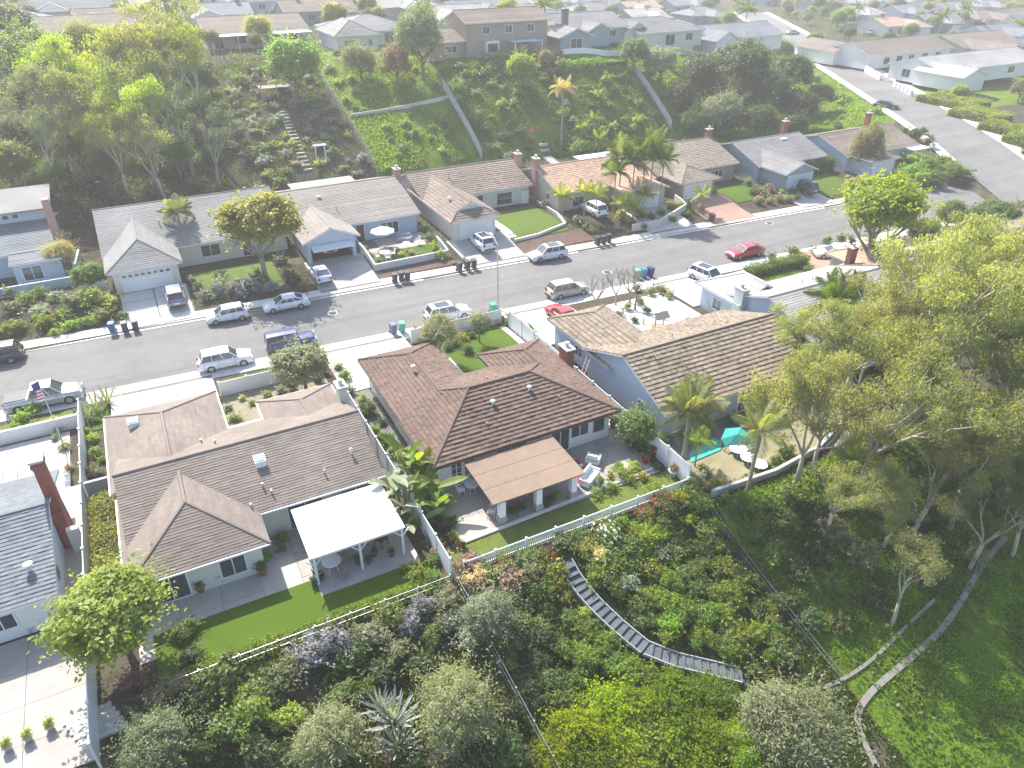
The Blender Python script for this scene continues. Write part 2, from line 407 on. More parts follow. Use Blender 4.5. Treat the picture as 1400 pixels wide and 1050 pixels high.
def turf(name, a, b2, sc1=3.):
    if name in MATS: return MATS[name]
    m, t, b = nodes(name)
    f = mth(t, 'ADD', mth(t, 'MULTIPLY', noise(t, 22, 5), .45), mth(t, 'MULTIPLY', noise(t, sc1*.35, 6), .55))
    t.links.new(ramp(t, f, [(.32, a), (.68, b2)]), b.inputs['Base Color']); b.inputs['Roughness'].default_value = .85; b.inputs['Specular IOR Level'].default_value = .2
    bumpn(t, b, noise(t, 45, 4), .7, .03); MATS[name] = m; return m
TURF = turf('green_turf', (.050, .095, .002), (.078, .135, .004), 1.)
TURF2 = turf('lawn', (.06, .11, .008), (.11, .16, .016), 3)
LAWN = turf('patchy_lawn', (.06, .11, .01), (.16, .17, .04), 4)
GRAVEL = M('white_gravel', (.66, .64, .61), .95, .2, 7, .03)
MULCH = M('brown_mulch', (.13, .085, .065), .95, .3, 6, .05)
DIRT = M('tan_dirt', (.33, .26, .18), .95, .2, 2, .03)
PAVER = M('terracotta_pavers', (.36, .22, .17), .9, .14, 4, .01)
z0 = None
# near drives and fronts
def slabs(name, q, nu, nv, mat, off=.06, gap=.02, th=.10):
    """Poured concrete panels with open joints over a bed; q = four corners."""
    o = structure(thing(name, 'x', 'x')); del o['label']; del o['category']
    f = lambda u, v: tuple(q[0][k]*(1-u)*(1-v)+q[1][k]*u*(1-v)+q[2][k]*u*v+q[3][k]*(1-u)*v for k in (0, 1))
    W = math.hypot(q[1][0]-q[0][0], q[1][1]-q[0][1]); D = math.hypot(q[3][0]-q[0][0], q[3][1]-q[0][1])
    for i in range(nu):
        for j in range(nv):
            a0, a1, b0, b1 = i/nu+gap/W/2, (i+1)/nu-gap/W/2, j/nv+gap/D/2, (j+1)/nv-gap/D/2
            c = [f(a0, b0), f(a1, b0), f(a1, b1), f(a0, b1)]; dz = rng.uniform(-.006, .006)
            MB().hexa([(x, y, tz(x, y)+off-th) for x, y in c], [(x, y, tz(x, y)+off+.03+dz) for x, y in c], float(rng.random())).build('slab', mat, o)
    qsheet(name+'_bed', *q, DARKC, off-.035, 6, 8)
    return o
def drive(name, x0, x1, ya, side, mat=None, off=.06):         # from the garage to the gutter
    mat = mat or SLAB2
    q = [(x0, y_far(x0)-.1), (x1, y_far(x1)-.1), (x1, ya), (x0, ya)] if side > 0 else [(x0, ya), (x1, ya), (x1, float(y_near(x1))+.1), (x0, float(y_near(x0))+.1)]
    q = [(float(a), float(b)) for a, b in q]
    return slabs(name, q, 3, 4, mat, off+.03) if mat is not PAVER else qsheet(name, *q, mat, off+.04, 4, 10)
def pave(name, x0, x1, y0, y1, nu, nv, mat, off=.05): return slabs(name, [(x0, y0), (x1, y0), (x1, y1), (x0, y1)], nu, nv, mat, off)
def cmat(name, col): return M(name, col, .9, .2, .9, .006, tint=.09, big=.55)
SLAB2 = cmat('drive_slab', (.50, .475, .44)); SLAB3 = cmat('grey_slab', (.40, .375, .345)); SLAB4 = cmat('terrace_slab', (.33, .305, .28)); SLAB5 = cmat('patio_slab', (.34, .31, .285))  # the last is a darker concrete for the rear patio
drive('driveway', -6.2, 2.0, 53, -1)
drive('driveway', 11.6, 19.6, 52.8, -1)
drive('driveway', 30.6, 37.4, 52.2, -1)
drive('driveway', 48.6, 55.5, 52.4, -1, SLAB3)
drive('driveway', 66.5, 73, 50, -1, PAVER)
pave('front_court', -24, -9.2, 47, 57.6, 5, 4, SLAB2)
rect('paving', 2, 4.6, 48, 52.5, CONC2); rect('planting_bed', 2.0, 10.8, 52.5, 57.2, M('dry_bed', (.25, .22, .15), .95, .25, 3, .03), .055)
rect('verge_turf', 2.4, 10.9, 58.0, 60.4, TURF, .06); rect('verge_turf', 19.9, 29.0, 59.5, 60.2, TURF, .06); rect('verge_turf', -7.6, -6.4, 56.8, 60.5, TURF, .06)
rect('verge_turf', -24, -9, 58.6, 61.3, LAWN, .06)
rect('front_lawn', 20.4, 28.8, 49.3, 58.7, TURF, .07); rect('front_path', 19.8, 21.9, 46.8, 54.4, CONC2, .085); rect('side_walk', 28.5, 29.4, 36, 58, CONC2, .065)
rect('side_path', 11.5, 13.6, 40, 52.8, DARKC, .06)
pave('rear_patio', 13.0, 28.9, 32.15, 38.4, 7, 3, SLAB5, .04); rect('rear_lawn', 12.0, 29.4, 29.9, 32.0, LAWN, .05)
rect('patio_apron', 13.05, 15.4, 32.2, 33.9, M('stamped_concrete', (.42, .36, .31), .9, .18, 2.2, .006), .085)
pave('rear_patio', -6.0, 10.2, 31.7, 38.4, 7, 3, SLAB3, .03); rect('rear_lawn', -5.2, 3.9, 29.4, 33.4, TURF, .10); rect('rear_lawn', 3.9, 10.9, 29.4, 31.9, TURF, .105)
rect('side_yard', -10.8, -8.4, 36.4, 50, M('sandy_concrete', (.46, .42, .35), .9, .15, 1.5), .06)
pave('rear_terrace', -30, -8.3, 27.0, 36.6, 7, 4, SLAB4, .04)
rect('gravel_yard', 37.6, 48.2, 46.5, 57.2, GRAVEL, .06); rect('rear_yard', 31, 47, 28.4, 35, M('dry_lawn', (.24, .215, .13), .95, .3, 1.2, .03), .05)
rect('rear_paving', 30, 40, 32.2, 35.5, DARKC, .06)
rect('front_lawn', 56, 65.8, 50, 57, TURF2, .06)
# far drives and yards
drive('driveway', 15.2, 22.0, 81.2, 1, SLAB3); drive('driveway', 33.0, 40.2, 80, 1, SLAB3); drive('driveway', 58.2, 65.2, 80, 1, SLAB2)
drive('driveway', 67.8, 75, 79.5, 1, PAVER); drive('driveway', 83.6, 89.8, 76, 1, SLAB3)
sd = structure(thing('driveway', 'x', 'x')); del sd['label']; del sd['category']
for i in range(4):
    for j in range(2):                                         # poured slabs with open joints in front of the hipped garage
        ya, yb = y_far(0)+.2+(81.6-y_far(0)-.2)*i/4, y_far(0)+.2+(81.6-y_far(0)-.2)*(i+1)/4
        xa, xb = -4.2+3.3*j+.06, -4.2+3.3*(j+1)-.06
        q = [(xa, ya+.06), (xb, ya+.06), (xb, yb-.06), (xa, yb-.06)]
        MB().hexa([(a, b, tz(a, b)-.05) for a, b in q], [(a, b, tz(a, b)+.11) for a, b in q], rng.random()).build('slab', SLAB, sd)
rect('joint_bed', -4.3, 2.5, 75, 81.5, DARKC, .03)
rect('front_lawn', 3.5, 12, 77.5, 84, TURF2, .06); rect('front_lawn', 22.8, 30.2, 77.4, 80.3, TURF, .08); rect('front_path', 22, 31, 80.3, 84.6, M('pink_flagstone', (.45, .37, .32), .9, .2, 1.4), .06)
rect('front_court', 21.8, 24.6, 80.5, 90, DARKC, .065)
rect('planting_bed', 22.2, 31.5, 74.9, 76.6, MULCH, .06)
rect('front_lawn', 40.6, 48.6, 77.2, 87, TURF2, .06); rect('planting_bed', 40.4, 50.4, 74.0, 77.0, MULCH, .06); rect('front_path', 40.2, 41.3, 78, 86.6, CONC2, .07)
rect('front_lawn', 66, 67, 75, 80, TURF2, .06); rect('front_lawn', 75.4, 81.5, 75.6, 81.5, TURF, .07); rect('front_lawn', 90.2, 97, 72.6, 79.5, TURF2, .06)
rect('front_lawn', 108, 118, 72, 80, TURF2, .06)
# ================================================================ houses
TILES = {}
def tilemat(name, col, amt=.22): return M('tile_'+name, col, .85, .24, 1.6, .004, tint=amt, big=.62)
def clip(poly, a, b, c):                                       # keep a*u+b*v>=c
    out = []
    for i in range(len(poly)):
        p, q = poly[i], poly[(i+1) % len(poly)]
        dp, dq = a*p[0]+b*p[1]-c, a*q[0]+b*q[1]-c
        if dp >= 0: out.append(p)
        if (dp >= 0) != (dq >= 0):
            t = dp/(dp-dq); out.append((p[0]+(q[0]-p[0])*t, p[1]+(q[1]-p[1])*t))
    return out
def tile_plane(mb, poly, course=.36, tw=None, lift=.05, jit=.25):
    pts = [Vector(p) for p in poly]; u = (pts[1]-pts[0]).normalized()
    n = Vector((0, 0, 0))
    for i in range(len(pts)): n += (pts[i]-pts[0]).cross(pts[(i+1) % len(pts)]-pts[0])
    n.normalize()
    if n.z < 0: n = -n
    v = n.cross(u); o = pts[0]
    if (pts[2]-o).dot(v) < 0: v = -v
    p2 = [((p-o).dot(u), (p-o).dot(v)) for p in pts]
    if sum(p2[i][0]*p2[(i+1) % len(p2)][1]-p2[(i+1) % len(p2)][0]*p2[i][1] for i in range(len(p2))) < 0: p2 = p2[::-1]
    vmax = max(p[1] for p in p2); k = 0; v0 = 0.
    flip = u.cross(v).dot(n) < 0
    while v0 < vmax-.02:
        v1 = min(v0+course, vmax); strip = clip(clip(p2, 0, 1, v0), 0, -1, -v1)
        if len(strip) >= 3:
            ua, ub = min(p[0] for p in strip), max(p[0] for p in strip)
            cells = [strip]
            if tw:
                cells = []; c0 = math.floor(ua/tw)*tw-(tw/2 if k % 2 else 0)
                while c0 < ub:
                    c = clip(clip(strip, 1, 0, c0+.004), -1, 0, -(c0+tw-.004))
                    if len(c) >= 3: cells.append(c)
                    c0 += tw
            for c in cells:
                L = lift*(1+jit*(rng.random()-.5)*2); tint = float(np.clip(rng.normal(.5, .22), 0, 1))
                f3 = lambda p, h: o+u*p[0]+v*p[1]+n*h
                top = [f3(p, .01+L*(1-.75*(p[1]-v0)/course)) for p in c]
                mb.poly(top[::-1] if flip else top, tint)
                for i in range(len(c)):
                    p, q = c[i], c[(i+1) % len(c)]
                    if abs(p[1]-v0) < 1e-4 and abs(q[1]-v0) < 1e-4:
                        qd = [f3(p, .01+L), f3(p, -.01), f3(q, -.01), f3(q, .01+L)]
                        mb.poly(qd if not flip else qd[::-1], tint*.3)  # riser faces tinted darker: shade lines between courses put into the colour
        v0 = v1; k += 1
def block_planes(b):
    """Roof planes (eave edge first), ridge and hip lines and gable triangles of one block."""
    x0, x1, y0, y1, ze, zr = b['r']; ax = b.get('ax', 'x'); e0, e1 = b.get('ends', 'gg')
    if ax == 'y': T = lambda a, c, z: Vector((c, a, z)); a0, a1, c0, c1 = y0, y1, x0, x1
    else: T = lambda a, c, z: Vector((a, c, z)); a0, a1, c0, c1 = x0, x1, y0, y1
    cm = (c0+c1)/2; hw = (c1-c0)/2; run = b.get('run', hw)
    planes = []; lines = []; gables = []
    def end(e, a, s):                                         # ridge start, gablet inset
        if e == 'g': return a, 0
        if e == 'h': return a+s*run, 0
        return a+s*run*.45, .45                              # 'd': hip with a small gable on top
    r0, g0 = end(e0, a0, 1); r1, g1 = end(e1, a1, -1)
    for cs, sgn in ((c0, 1), (c1, -1)):
        pl = [T(a0, cs, ze), T(a1, cs, ze)]
        if g1: pl.append(T(a1-run*g1, cs+sgn*hw*g1, ze+(zr-ze)*g1))
        pl.append(T(r1, cm, zr))
        if r1-r0 > .05: pl.append(T(r0, cm, zr))
        if g0: pl.append(T(a0+run*g0, cs+sgn*hw*g0, ze+(zr-ze)*g0))
        planes.append(pl)
    if r1-r0 > .05: lines.append((T(r0, cm, zr), T(r1, cm, zr)))
    for e, a, r, s, g in ((e0, a0, r0, 1, g0), (e1, a1, r1, -1, g1)):
        if e == 'h':
            planes.append([T(a, c0, ze), T(a, c1, ze), T(r, cm, zr)]); lines += [(T(a, c0, ze), T(r, cm, zr)), (T(a, c1, ze), T(r, cm, zr))]
        elif e == 'd':
            zz = ze+(zr-ze)*g; aa = a+s*run*g
            planes.append([T(a, c0, ze), T(a, c1, ze), T(aa, c1-hw*g, zz), T(aa, c0+hw*g, zz)])
            lines += [(T(a, c0, ze), T(aa, c0+hw*g, zz)), (T(a, c1, ze), T(aa, c1-hw*g, zz))]
            gables.append([T(aa+s*.3, c0+hw*g, zz-.02), T(aa+s*.3, c1-hw*g, zz-.02), T(aa+s*.3, cm, zr-.12)])
        else:
            o = b.get('o', .55); q = a+s*o*.7; sl = (zr-ze)/hw; zz = ze+o*sl-.17
            gables.append([T(q, c0+o, zz), T(q, c1-o, zz), T(q, cm, zr-.17)])
    return planes, lines, gables
def window(parent, face, a, plane, zb, wd, ht, mull=1, frame=WHITE, name='window', glass=GLASS, rows=0):
    """Framed window centred at a on a wall plane; face is the outward side n/s/e/w."""
    s = {'s': -1, 'n': 1, 'w': -1, 'e': 1}[face]; F = .09
    def bx(m, a0, a1, z0, z1, d0, d1):
        p0, p1 = sorted((plane+s*d0, plane+s*d1))
        if face in 'sn': m.box(a0, a1, p0, p1, z0, z1)
        else: m.box(p0, p1, a0, a1, z0, z1)
    fr = MB(); a0, a1 = a-wd/2, a+wd/2
    bx(fr, a0-F, a1+F, zb-F, zb, -.02, .07); bx(fr, a0-F, a1+F, zb+ht, zb+ht+F, -.02, .07)
    bx(fr, a0-F, a0, zb, zb+ht, -.02, .06); bx(fr, a1, a1+F, zb, zb+ht, -.02, .06)
    for k in range(1, mull+1):
        c = a0+wd*k/(mull+1); bx(fr, c-.03, c+.03, zb, zb+ht, -.02, .05)
    for k in range(1, rows+1):
        c = zb+ht*k/(rows+1); bx(fr, a0, a1, c-.02, c+.02, -.02, .045)
    f = fr.build(name, frame, parent); g = MB(); bx(g, a0, a1, zb, zb+ht, -.02, .02); g.build('pane', glass, f); return f
def garage_door(parent, a0, a1, plane, z0, ht=2.1, mat=WHITE, face='s', lights=0):
    s = -1 if face == 's' else 1; fr = MB()
    for q in ((a0-.12, a0, z0, z0+ht+.12), (a1, a1+.12, z0, z0+ht+.12), (a0, a1, z0+ht, z0+ht+.12)):
        fr.box(q[0], q[1], *sorted((plane-.02, plane+s*.06)), q[2], q[3])
    d = fr.build('garage_door', TRIM, parent)
    for i in range(4): MB().box(a0, a1, *sorted((plane-.02, plane+s*.03)), z0+ht*i/4+.012, z0+ht*(i+1)/4-.012).build('panel', mat, d)
    for i in range(lights):
        c = a0+(a1-a0)*(i+.5)/lights; MB().box(c-.2, c+.2, *sorted((plane, plane+s*.04)), z0+ht*.8, z0+ht*.93).build('pane', GLASS, d)
def chimney(parent, x, y, z0, z1, w=.9, d=.6, mat=BRICK, cap=True):
    m = MB().box(x-w/2, x+w/2, y-d/2, y+d/2, z0, z1).box(x-w/2-.06, x+w/2+.06, y-d/2-.06, y+d/2+.06, z1-.25, z1-.1)
    c = m.build('chimney', mat, parent)
    if cap: MB().box(x-w/2-.1, x+w/2+.1, y-d/2-.1, y+d/2+.1, z1, z1+.1).lathe([(.16, z1+.1), (.16, z1+.4), (.22, z1+.4), (.22, z1+.5)], (x, y, 0), 8).build('cap', CONC, c)
def vent(parent, x, y, z, h=.35, r=.07, kind=0):
    m = MB().lathe([(r, -.3), (r, h)], (x, y, z), 8)
    if kind: m.lathe([(r*2, h), (r*2.2, h+.1), (r*.6, h+.2)], (x, y, z), 10)
    m.build('vent_pipe', TRIM if kind else METAL, parent)
def house(label, z, blocks, wall, tiles, trim=TRIM, course=.36, tw=None, lift=.05, name='house', group=None, cat='house', gutter=None):
    x0 = min(b['r'][0] for b in blocks); x1 = max(b['r'][1] for b in blocks); y0 = min(b['r'][2] for b in blocks); y1 = max(b['r'][3] for b in blocks)
    root = thing(name, label, cat, ((x0+x1)/2, (y0+y1)/2, z), 0, group)
    W = MB(); D = MB(); TL = MB(); info = []
    for b in blocks:
        planes, lines, gables = block_planes(b); info += [(p, b) for p in planes]
        xa, xb, ya, yb, ze, zr = b['r']; o = b.get('o', .55)
        ax = b.get('ax', 'x'); hw = (yb-ya)/2 if ax == 'x' else (xb-xa)/2
        top = ze+o*(zr-ze)/hw-.17; e = b.get('ends', 'gg')
        ov = {}
        oa = [o*.7 if c == 'g' else o for c in e]
        rc = (xa+oa[0], xb-oa[1], ya+o, yb-o) if ax == 'x' else (xa+o, xb-o, ya+oa[0], yb-oa[1])
        b['w'] = rc
        zb = b.get('zb', z-.3)
        if b.get('open'):                                      # a garage with its front open
            gx0, gx1 = b['open']
            W.box(rc[0], rc[0]+.15, rc[2], rc[3], zb, top); W.box(rc[1]-.15, rc[1], rc[2], rc[3], zb, top); W.box(rc[0]+.15, rc[1]-.15, rc[3]-.15, rc[3], zb, top)
            W.box(rc[0]+.15, gx0, rc[2], rc[2]+.15, zb, top); W.box(gx1, rc[1]-.15, rc[2], rc[2]+.15, zb, top); W.box(gx0, gx1, rc[2], rc[2]+.15, z+2.15, top)
        else: W.box(rc[0], rc[1], rc[2], rc[3], zb, top)
        for g in gables:
            nrm = (g[1]-g[0]).cross(g[2]-g[0]).normalized()*.12
            lo = [p-nrm*.5 for p in g]; hi = [p+nrm*.5 for p in g]
            n = len(W.v); W.v += [tuple(p) for p in lo+hi]
            for q in ((2, 1, 0), (3, 4, 5), (0, 1, 4, 3), (1, 2, 5, 4), (2, 0, 3, 5)): W.f.append(tuple(n+i for i in q)); W.t.append(.5)
        for p in planes:
            n = Vector((0, 0, 0))
            for i in range(len(p)): n += (p[i]-p[0]).cross(p[(i+1) % len(p)]-p[0])
            p = p if n.z > 0 else p[::-1]
            k = len(D.v); m = len(p); D.v += [tuple(q+Vector((0, 0, -.005))) for q in p]+[tuple(q-Vector((0, 0, .16))) for q in p]
            D.f.append(tuple(k+i for i in range(m))); D.t.append(.5); D.f.append(tuple(k+m+m-1-i for i in range(m))); D.t.append(.5)
            for i in range(m): D.f.append((k+i, k+m+i, k+m+(i+1) % m, k+(i+1) % m)); D.t.append(.5)
        b['lines'] = lines
    wl = W.build('wall', wall, root)
    rf = D.build('roof', trim, root)
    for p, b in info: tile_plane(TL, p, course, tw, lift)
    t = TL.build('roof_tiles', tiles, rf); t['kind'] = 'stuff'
    for b in blocks:
        for a, c in b['lines']:
            d = (c-a)
            if d.length < .4: continue
            if abs(a.z-c.z) > .2:                              # a hip that starts under another wing shows only above that wing's ridge
                for o in blocks:
                    q = o['r']
                    if o is not b and q[0]-.3 < a.x < q[1]+.3 and q[2]-.3 < a.y < q[3]-.3: a = a+(c-a)*min(.95, max(0, (q[5]-a.z)/(c.z-a.z)))
            d.normalize(); m = MB(); s = d.cross(Vector((0, 0, 1))).normalized()*.14; u = Vector((0, 0, 1)); h = lift+.02
            r = lambda p: [p-s+u*(h-.09), p+s+u*(h-.09), p+s*.5+u*(h+.035), p-s*.5+u*(h+.035)]
            m.hexa(r(a-d*.05), r(c+d*.05)).build('ridge_cap', tiles, rf)
    if gutter:
        for p, b in info:
            if abs(p[0].z-p[1].z) > .01: continue
            m_ = (p[0]+p[1])/2; c_ = sum(p, Vector())/len(p); dn = Vector((m_.x-c_.x, m_.y-c_.y, 0)).normalized()*.07
            if any(o is not b and o['r'][0]+.4 < m_.x < o['r'][1]-.4 and o['r'][2]+.4 < m_.y < o['r'][3]-.4 for o in blocks): continue
            MB().bar(p[0]+dn-Vector((0, 0, .07)), p[1]+dn-Vector((0, 0, .07)), .11, .11).build('gutter', gutter, rf)
    return root
def B(x0, x1, y0, y1, ze, zr, ax='x', ends='gg', **k): return dict(r=(x0, x1, y0, y1, ze, zr), ax=ax, ends=ends, **k)
def zroof(b, x, y):                                            # height of a gable block's roof plane
    x0, x1, y0, y1, ze, zr = b['r']
    if b['ax'] == 'x': t = 1-abs(y-(y0+y1)/2)/((y1-y0)/2)
    else: t = 1-abs(x-(x0+x1)/2)/((x1-x0)/2)
    return ze+(zr-ze)*t
T_RED = tilemat('brown_red', (.150, .100, .078), .24)
T_BROWN = tilemat('light_brown', (.205, .168, .142), .14)
T_TAN = tilemat('tan_shake', (.235, .188, .138), .34)
T_GREY = tilemat('grey_shingle', (.21, .205, .20), .10)
T_SLATE = tilemat('slate', (.17, .185, .20), .18)
T_LGREY = tilemat('light_grey', (.34, .33, .31), .10)
T_PINK = tilemat('pink_clay', (.42, .28, .20), .22)
T_WALN = tilemat('walnut', (.21, .165, .135), .22)
S_WHITE = M('white_stucco', (.68, .68, .67), .9, .05, 2.5, .008)
S_BLUE = M('pale_blue_siding', (.42, .50, .58), .8, .06, 2, .006)
S_BEIGE = M('beige_stucco', (.50, .44, .36), .9, .07, 2.5, .008)
S_CREAM = M('cream_stucco', (.62, .59, .52), .9, .06, 2.5, .008)
S_GREYB = M('blue_grey_siding', (.24, .30, .34), .8, .08, 2, .006)
S_TAUPE = M('taupe_stucco', (.33, .27, .22), .9, .08, 2.5, .008)

# ---- the brown-red tiled house in the middle lot
zp = .3
bm = [B(13.2, 28.5, 37.0, 47.2, 2.9, 5.0, 'x', 'hh'), B(13.25, 20.0, 43.35, 53.5, 2.9, 4.285, 'y', 'gh'), B(22.5, 28.44, 43.9, 49.6, 2.9, 4.12, 'y', 'gh')]
hm = house('single-storey white house with brown-red tiled hip roof and beige patio cover', zp, bm, S_WHITE, T_RED, BROWNTRIM, .34, .33, .10, gutter=BROWNTRIM)
w = bm[0]['w']
for a in (15.15, 16.15): window(hm, 's', a, w[2], .42, .75, 2.0, 1, name='french_door', rows=3)
window(hm, 's', 19.5, w[2], .4, 2.4, 2.05, 1, name='sliding_door')
window(hm, 's', 23.6, w[2], .4, 1.5, 2.05, 1, name='sliding_door'); window(hm, 's', 25.3, w[2], 1.3, 1.5, 1.1, 1); window(hm, 's', 27.0, w[2], 1.25, .8, 1.0, 0, frame=M('blue_frame', (.08, .12, .2), .5, .1, 3))
for y in (40.5, 44, 48, 51): window(hm, 'w', y, w[0] if y < 45 else bm[1]['w'][0], 1.2, 1.3, 1.0, 1)
window(hm, 'n', 24.6, bm[2]['w'][3], 1.1, 1.8, 1.2, 1); garage_door(hm, 13.9, 19.0, bm[1]['w'][3], zp, face='n')
chimney(hm, 28.75, 45.3, zp, 4.2, .7, 1.3)
for x, y, k in ((19.4, 40.3, 1), (22.6, 40.6, 1), (16.0, 47.6, 1), (20.4, 43.3, 0), (21.0, 43.0, 0), (24.4, 39.3, 0), (18.2, 38.9, 0)): vent(hm, x, y, zroof(bm[0], x, y) if k == 0 or y < 45 else 4.3, .3, .09 if k else .05, k)
aw = thing('patio_cover', 'flat beige patio cover on white posts behind the brown-red roofed house', 'patio cover', (19, 34.6, .3))
AWM = M('beige_roofing', (.225, .162, .115), .8, .16, 1.8, .003)
for i in range(3):
    ya, yb = 32.3+1.53*i, 32.3+1.53*(i+1)-.03; za, zb = 2.48+.07*i, 2.48+.07*(i+1)
    MB().hexa([(15.45, ya, za-.1), (22.45, ya, za-.1), (22.45, yb, zb-.1), (15.45, yb, zb-.1)], [(15.45, ya, za), (22.45, ya, za), (22.45, yb, zb), (15.45, yb, zb)]).build('roof_panel', AWM, aw)
for x in (16.25, 19.0, 21.75):
    p = MB().box(x-.22, x+.22, 32.5, 32.94, .85, 2.35).build('post', WHITE, aw)
    MB().box(x-.29, x+.29, 32.43, 33.01, .3, .9).build('stone_base', M('stone', (.33, .29, .26), .9, .25, 5, .02), p)
MB().box(15.5, 22.4, 32.6, 32.84, 2.2, 2.36).build('beam', WHITE, aw); MB().box(15.5, 22.4, 34.5, 34.6, 2.36, 2.46).build('beam', WHITE, aw)
for k in range(6): MB().box(15.6+k*1.34, 15.7+k*1.34, 32.4, 36.8, 2.33, 2.40).build('rafter', BROWNTRIM, aw)

# ---- left neighbour
bl = [B(-5.6, 10.1, 37.9, 48.2, 2.9, 5.0), B(-6.2, 1.7, 44, 54.0, 2.9, 4.5, 'y', 'gh'), B(4.3, 10.05, 45, 50.9, 2.9, 3.95, 'y', 'gh'), B(-5.9, 2.0, 35.0, 43.5, 2.9, 4.6, 'y', 'hg')]
hl = house('long house with light brown shingle roof and a hipped rear wing', zp, bl, S_CREAM, T_BROWN, TRIM, .2, .9, .028, gutter=WHITE)
w = bl[0]['w']; r = bl[3]['w']
window(hl, 's', -3.8, r[2], .5, 1.8, 1.9, 1, name='sliding_door'); window(hl, 's', -.3, r[2], .9, 1.4, 1.3, 1)
window(hl, 's', 4.8, w[2], .4, 2.2, 2.0, 1, name='sliding_door'); window(hl, 's', 8.2, w[2], .9, 2.0, 1.3, 1)
for y in (37.5, 40, 46, 50): window(hl, 'w', y, bl[3]['w'][0] if y < 43 else bl[1]['w'][0], 1.2, 1.1, 1.0, 1)
for y in (40, 45.5): window(hl, 'e', y, w[1], 1.2, 1.1, 1., 1)
chimney(hl, 10.15, 47.6, zp, 4.6, .6, 1.1, S_CREAM)
SKY = M('skylight_glass', (.10, .16, .30), .15, .2, 1, spec=.8)
for x, y, z in ((2.9, 41.3, 4.35), (-4.2, 50.6, 3.9)): s_ = MB().box(x-.35, x+.35, y-.45, y+.45, z-.3, z+.22).build('skylight', WHITE, hl); MB().box(x-.28, x+.28, y-.38, y+.38, z+.2, z+.26).build('pane', SKY, s_)
for x, y in ((8.6, 40.0), (6.5, 39.2), (3.0, 38.9), (1.6, 38.4), (.6, 44.5), (-.2, 45.8), (2.6, 39.5)): vent(hl, x, y, zroof(bl[0], x, y), .35, .06, 1 if x > 8 else 0)
pc = thing('patio_cover', 'flat white patio cover on slim posts behind the light brown house', 'patio cover', (6.7, 35, .3))
for k in range(8): MB().box(3.75, 9.65, 32.75+k*.59, 32.75+(k+1)*.59-.012, 2.62+.01*k, 2.70+.012*k).build('roof_panel', M('white_roofing', (.64, .635, .62), .6, .13, 2.2), pc)
for x in (4.0, 6.75, 9.45):
    MB().box(x-.07, x+.07, 32.85, 32.99, .3, 2.45).build('post', WHITE, pc)
    for s in (-1, 1): MB().bar((x, 32.92, 1.9), (x+s*.5, 32.92, 2.45), .07).build('brace', WHITE, pc)
MB().box(3.8, 9.6, 32.85, 32.99, 2.45, 2.615).build('beam', WHITE, pc)

# ---- house at the left edge
b0 = [B(-27, -9.2, 36.3, 48.6, 2.9, 4.7)]
h0 = house('slate-grey roofed white house with tall brick chimney beside the long white fence', zp, b0, S_WHITE, T_SLATE, WHITE, .28, .4, .05)
window(h0, 's', -12.3, b0[0]['w'][2], 1.2, 1.3, 1.0, 1); window(h0, 's', -17, b0[0]['w'][2], 1.0, 1.8, 1.2, 1); window(h0, 'e', 39.5, b0[0]['w'][1], 1.2, 1.0, 1.0, 0)
m_ = MB().hexa([(-9.5, 43.2, .3), (-8.9, 43.2, .3), (-8.9, 45.0, .3), (-9.5, 45.0, .3)], [(-9.5, 43.4, 3.2), (-8.9, 43.4, 3.2), (-8.9, 44.6, 3.2), (-9.5, 44.6, 3.2)]).box(-9.5, -8.9, 43.5, 44.4, 3.2, 7.0).box(-9.57, -8.83, 43.43, 44.47, 6.6, 6.8)
c_ = m_.build('chimney', BRICK, h0); MB().box(-9.6, -8.8, 43.4, 44.5, 7.0, 7.15).build('cap', CONC, c_)
vent(h0, -10.4, 38.3, 3.5, .4, .12, 1); vent(h0, -13, 37.6, 3.3, .4, .05); vent(h0, -12.5, 39.5, 3.8, .3, .06)
MB().box(-9.0, -8.35, 42.6, 43.0, .3, 2.2).build('side_wall', S_WHITE, h0)
for k in range(9): MB().box(-19+k*.9, -19+(k+1)*.9-.03, 48.7, 50.6, 2.35, 2.45).build('porch_panel', GREYWOOD, h0)

# ---- right neighbours
br = [B(31.1, 47.0, 34.8, 46.6, 2.9, 5.1), B(31.2, 37.5, 42.6, 52.8, 2.9, 4.25, 'y', 'gh')]
hr = house('tan shake-roofed house with pale blue gable wall and white gravel front yard', zp, br, S_BLUE, T_TAN, TRIM, .42, .3, .09)
window(hr, 'w', 38.2, br[0]['w'][0], 1.2, .9, .9, 1); window(hr, 'w', 48, br[1]['w'][0], 1.2, 1.1, .9, 1); window(hr, 's', 35, br[0]['w'][2], .9, 2., 1.3, 1); window(hr, 's', 40, br[0]['w'][2], .5, 2., 1.9, 1, name='sliding_door')
garage_door(hr, 31.9, 36.7, br[1]['w'][3], zp, face='n')
for x, y in ((33.5, 39.6), (37.2, 42.2), (35.5, 38.2), (40.2, 37.4)): vent(hr, x, y, zroof(br[0], x, y), .4, .06)
br2 = [B(49.3, 64.6, 37.4, 49.6, 2.9, 5.1), B(48.9, 55.4, 46.5, 53.0, 2.9, 4.5, 'y', 'gh')]
hr2 = house('pale blue gabled house with light grey roof behind a feathery palm', zp, br2, S_BLUE, T_LGREY, WHITE, .3, None, .03)
chimney(hr2, 49.4, 47.0, zp, 4.5, .7, 1.2, S_WHITE); window(hr2, 'w', 40, br2[0]['w'][0], 1., 1.2, 1.1, 1); window(hr2, 'w', 50, br2[1]['w'][0], 1., 1.2, 1.1, 1); window(hr2, 's', 53, br2[0]['w'][2], .5, 2., 1.9, 1); window(hr2, 's', 58, br2[0]['w'][2], .9, 2., 1.2, 1)
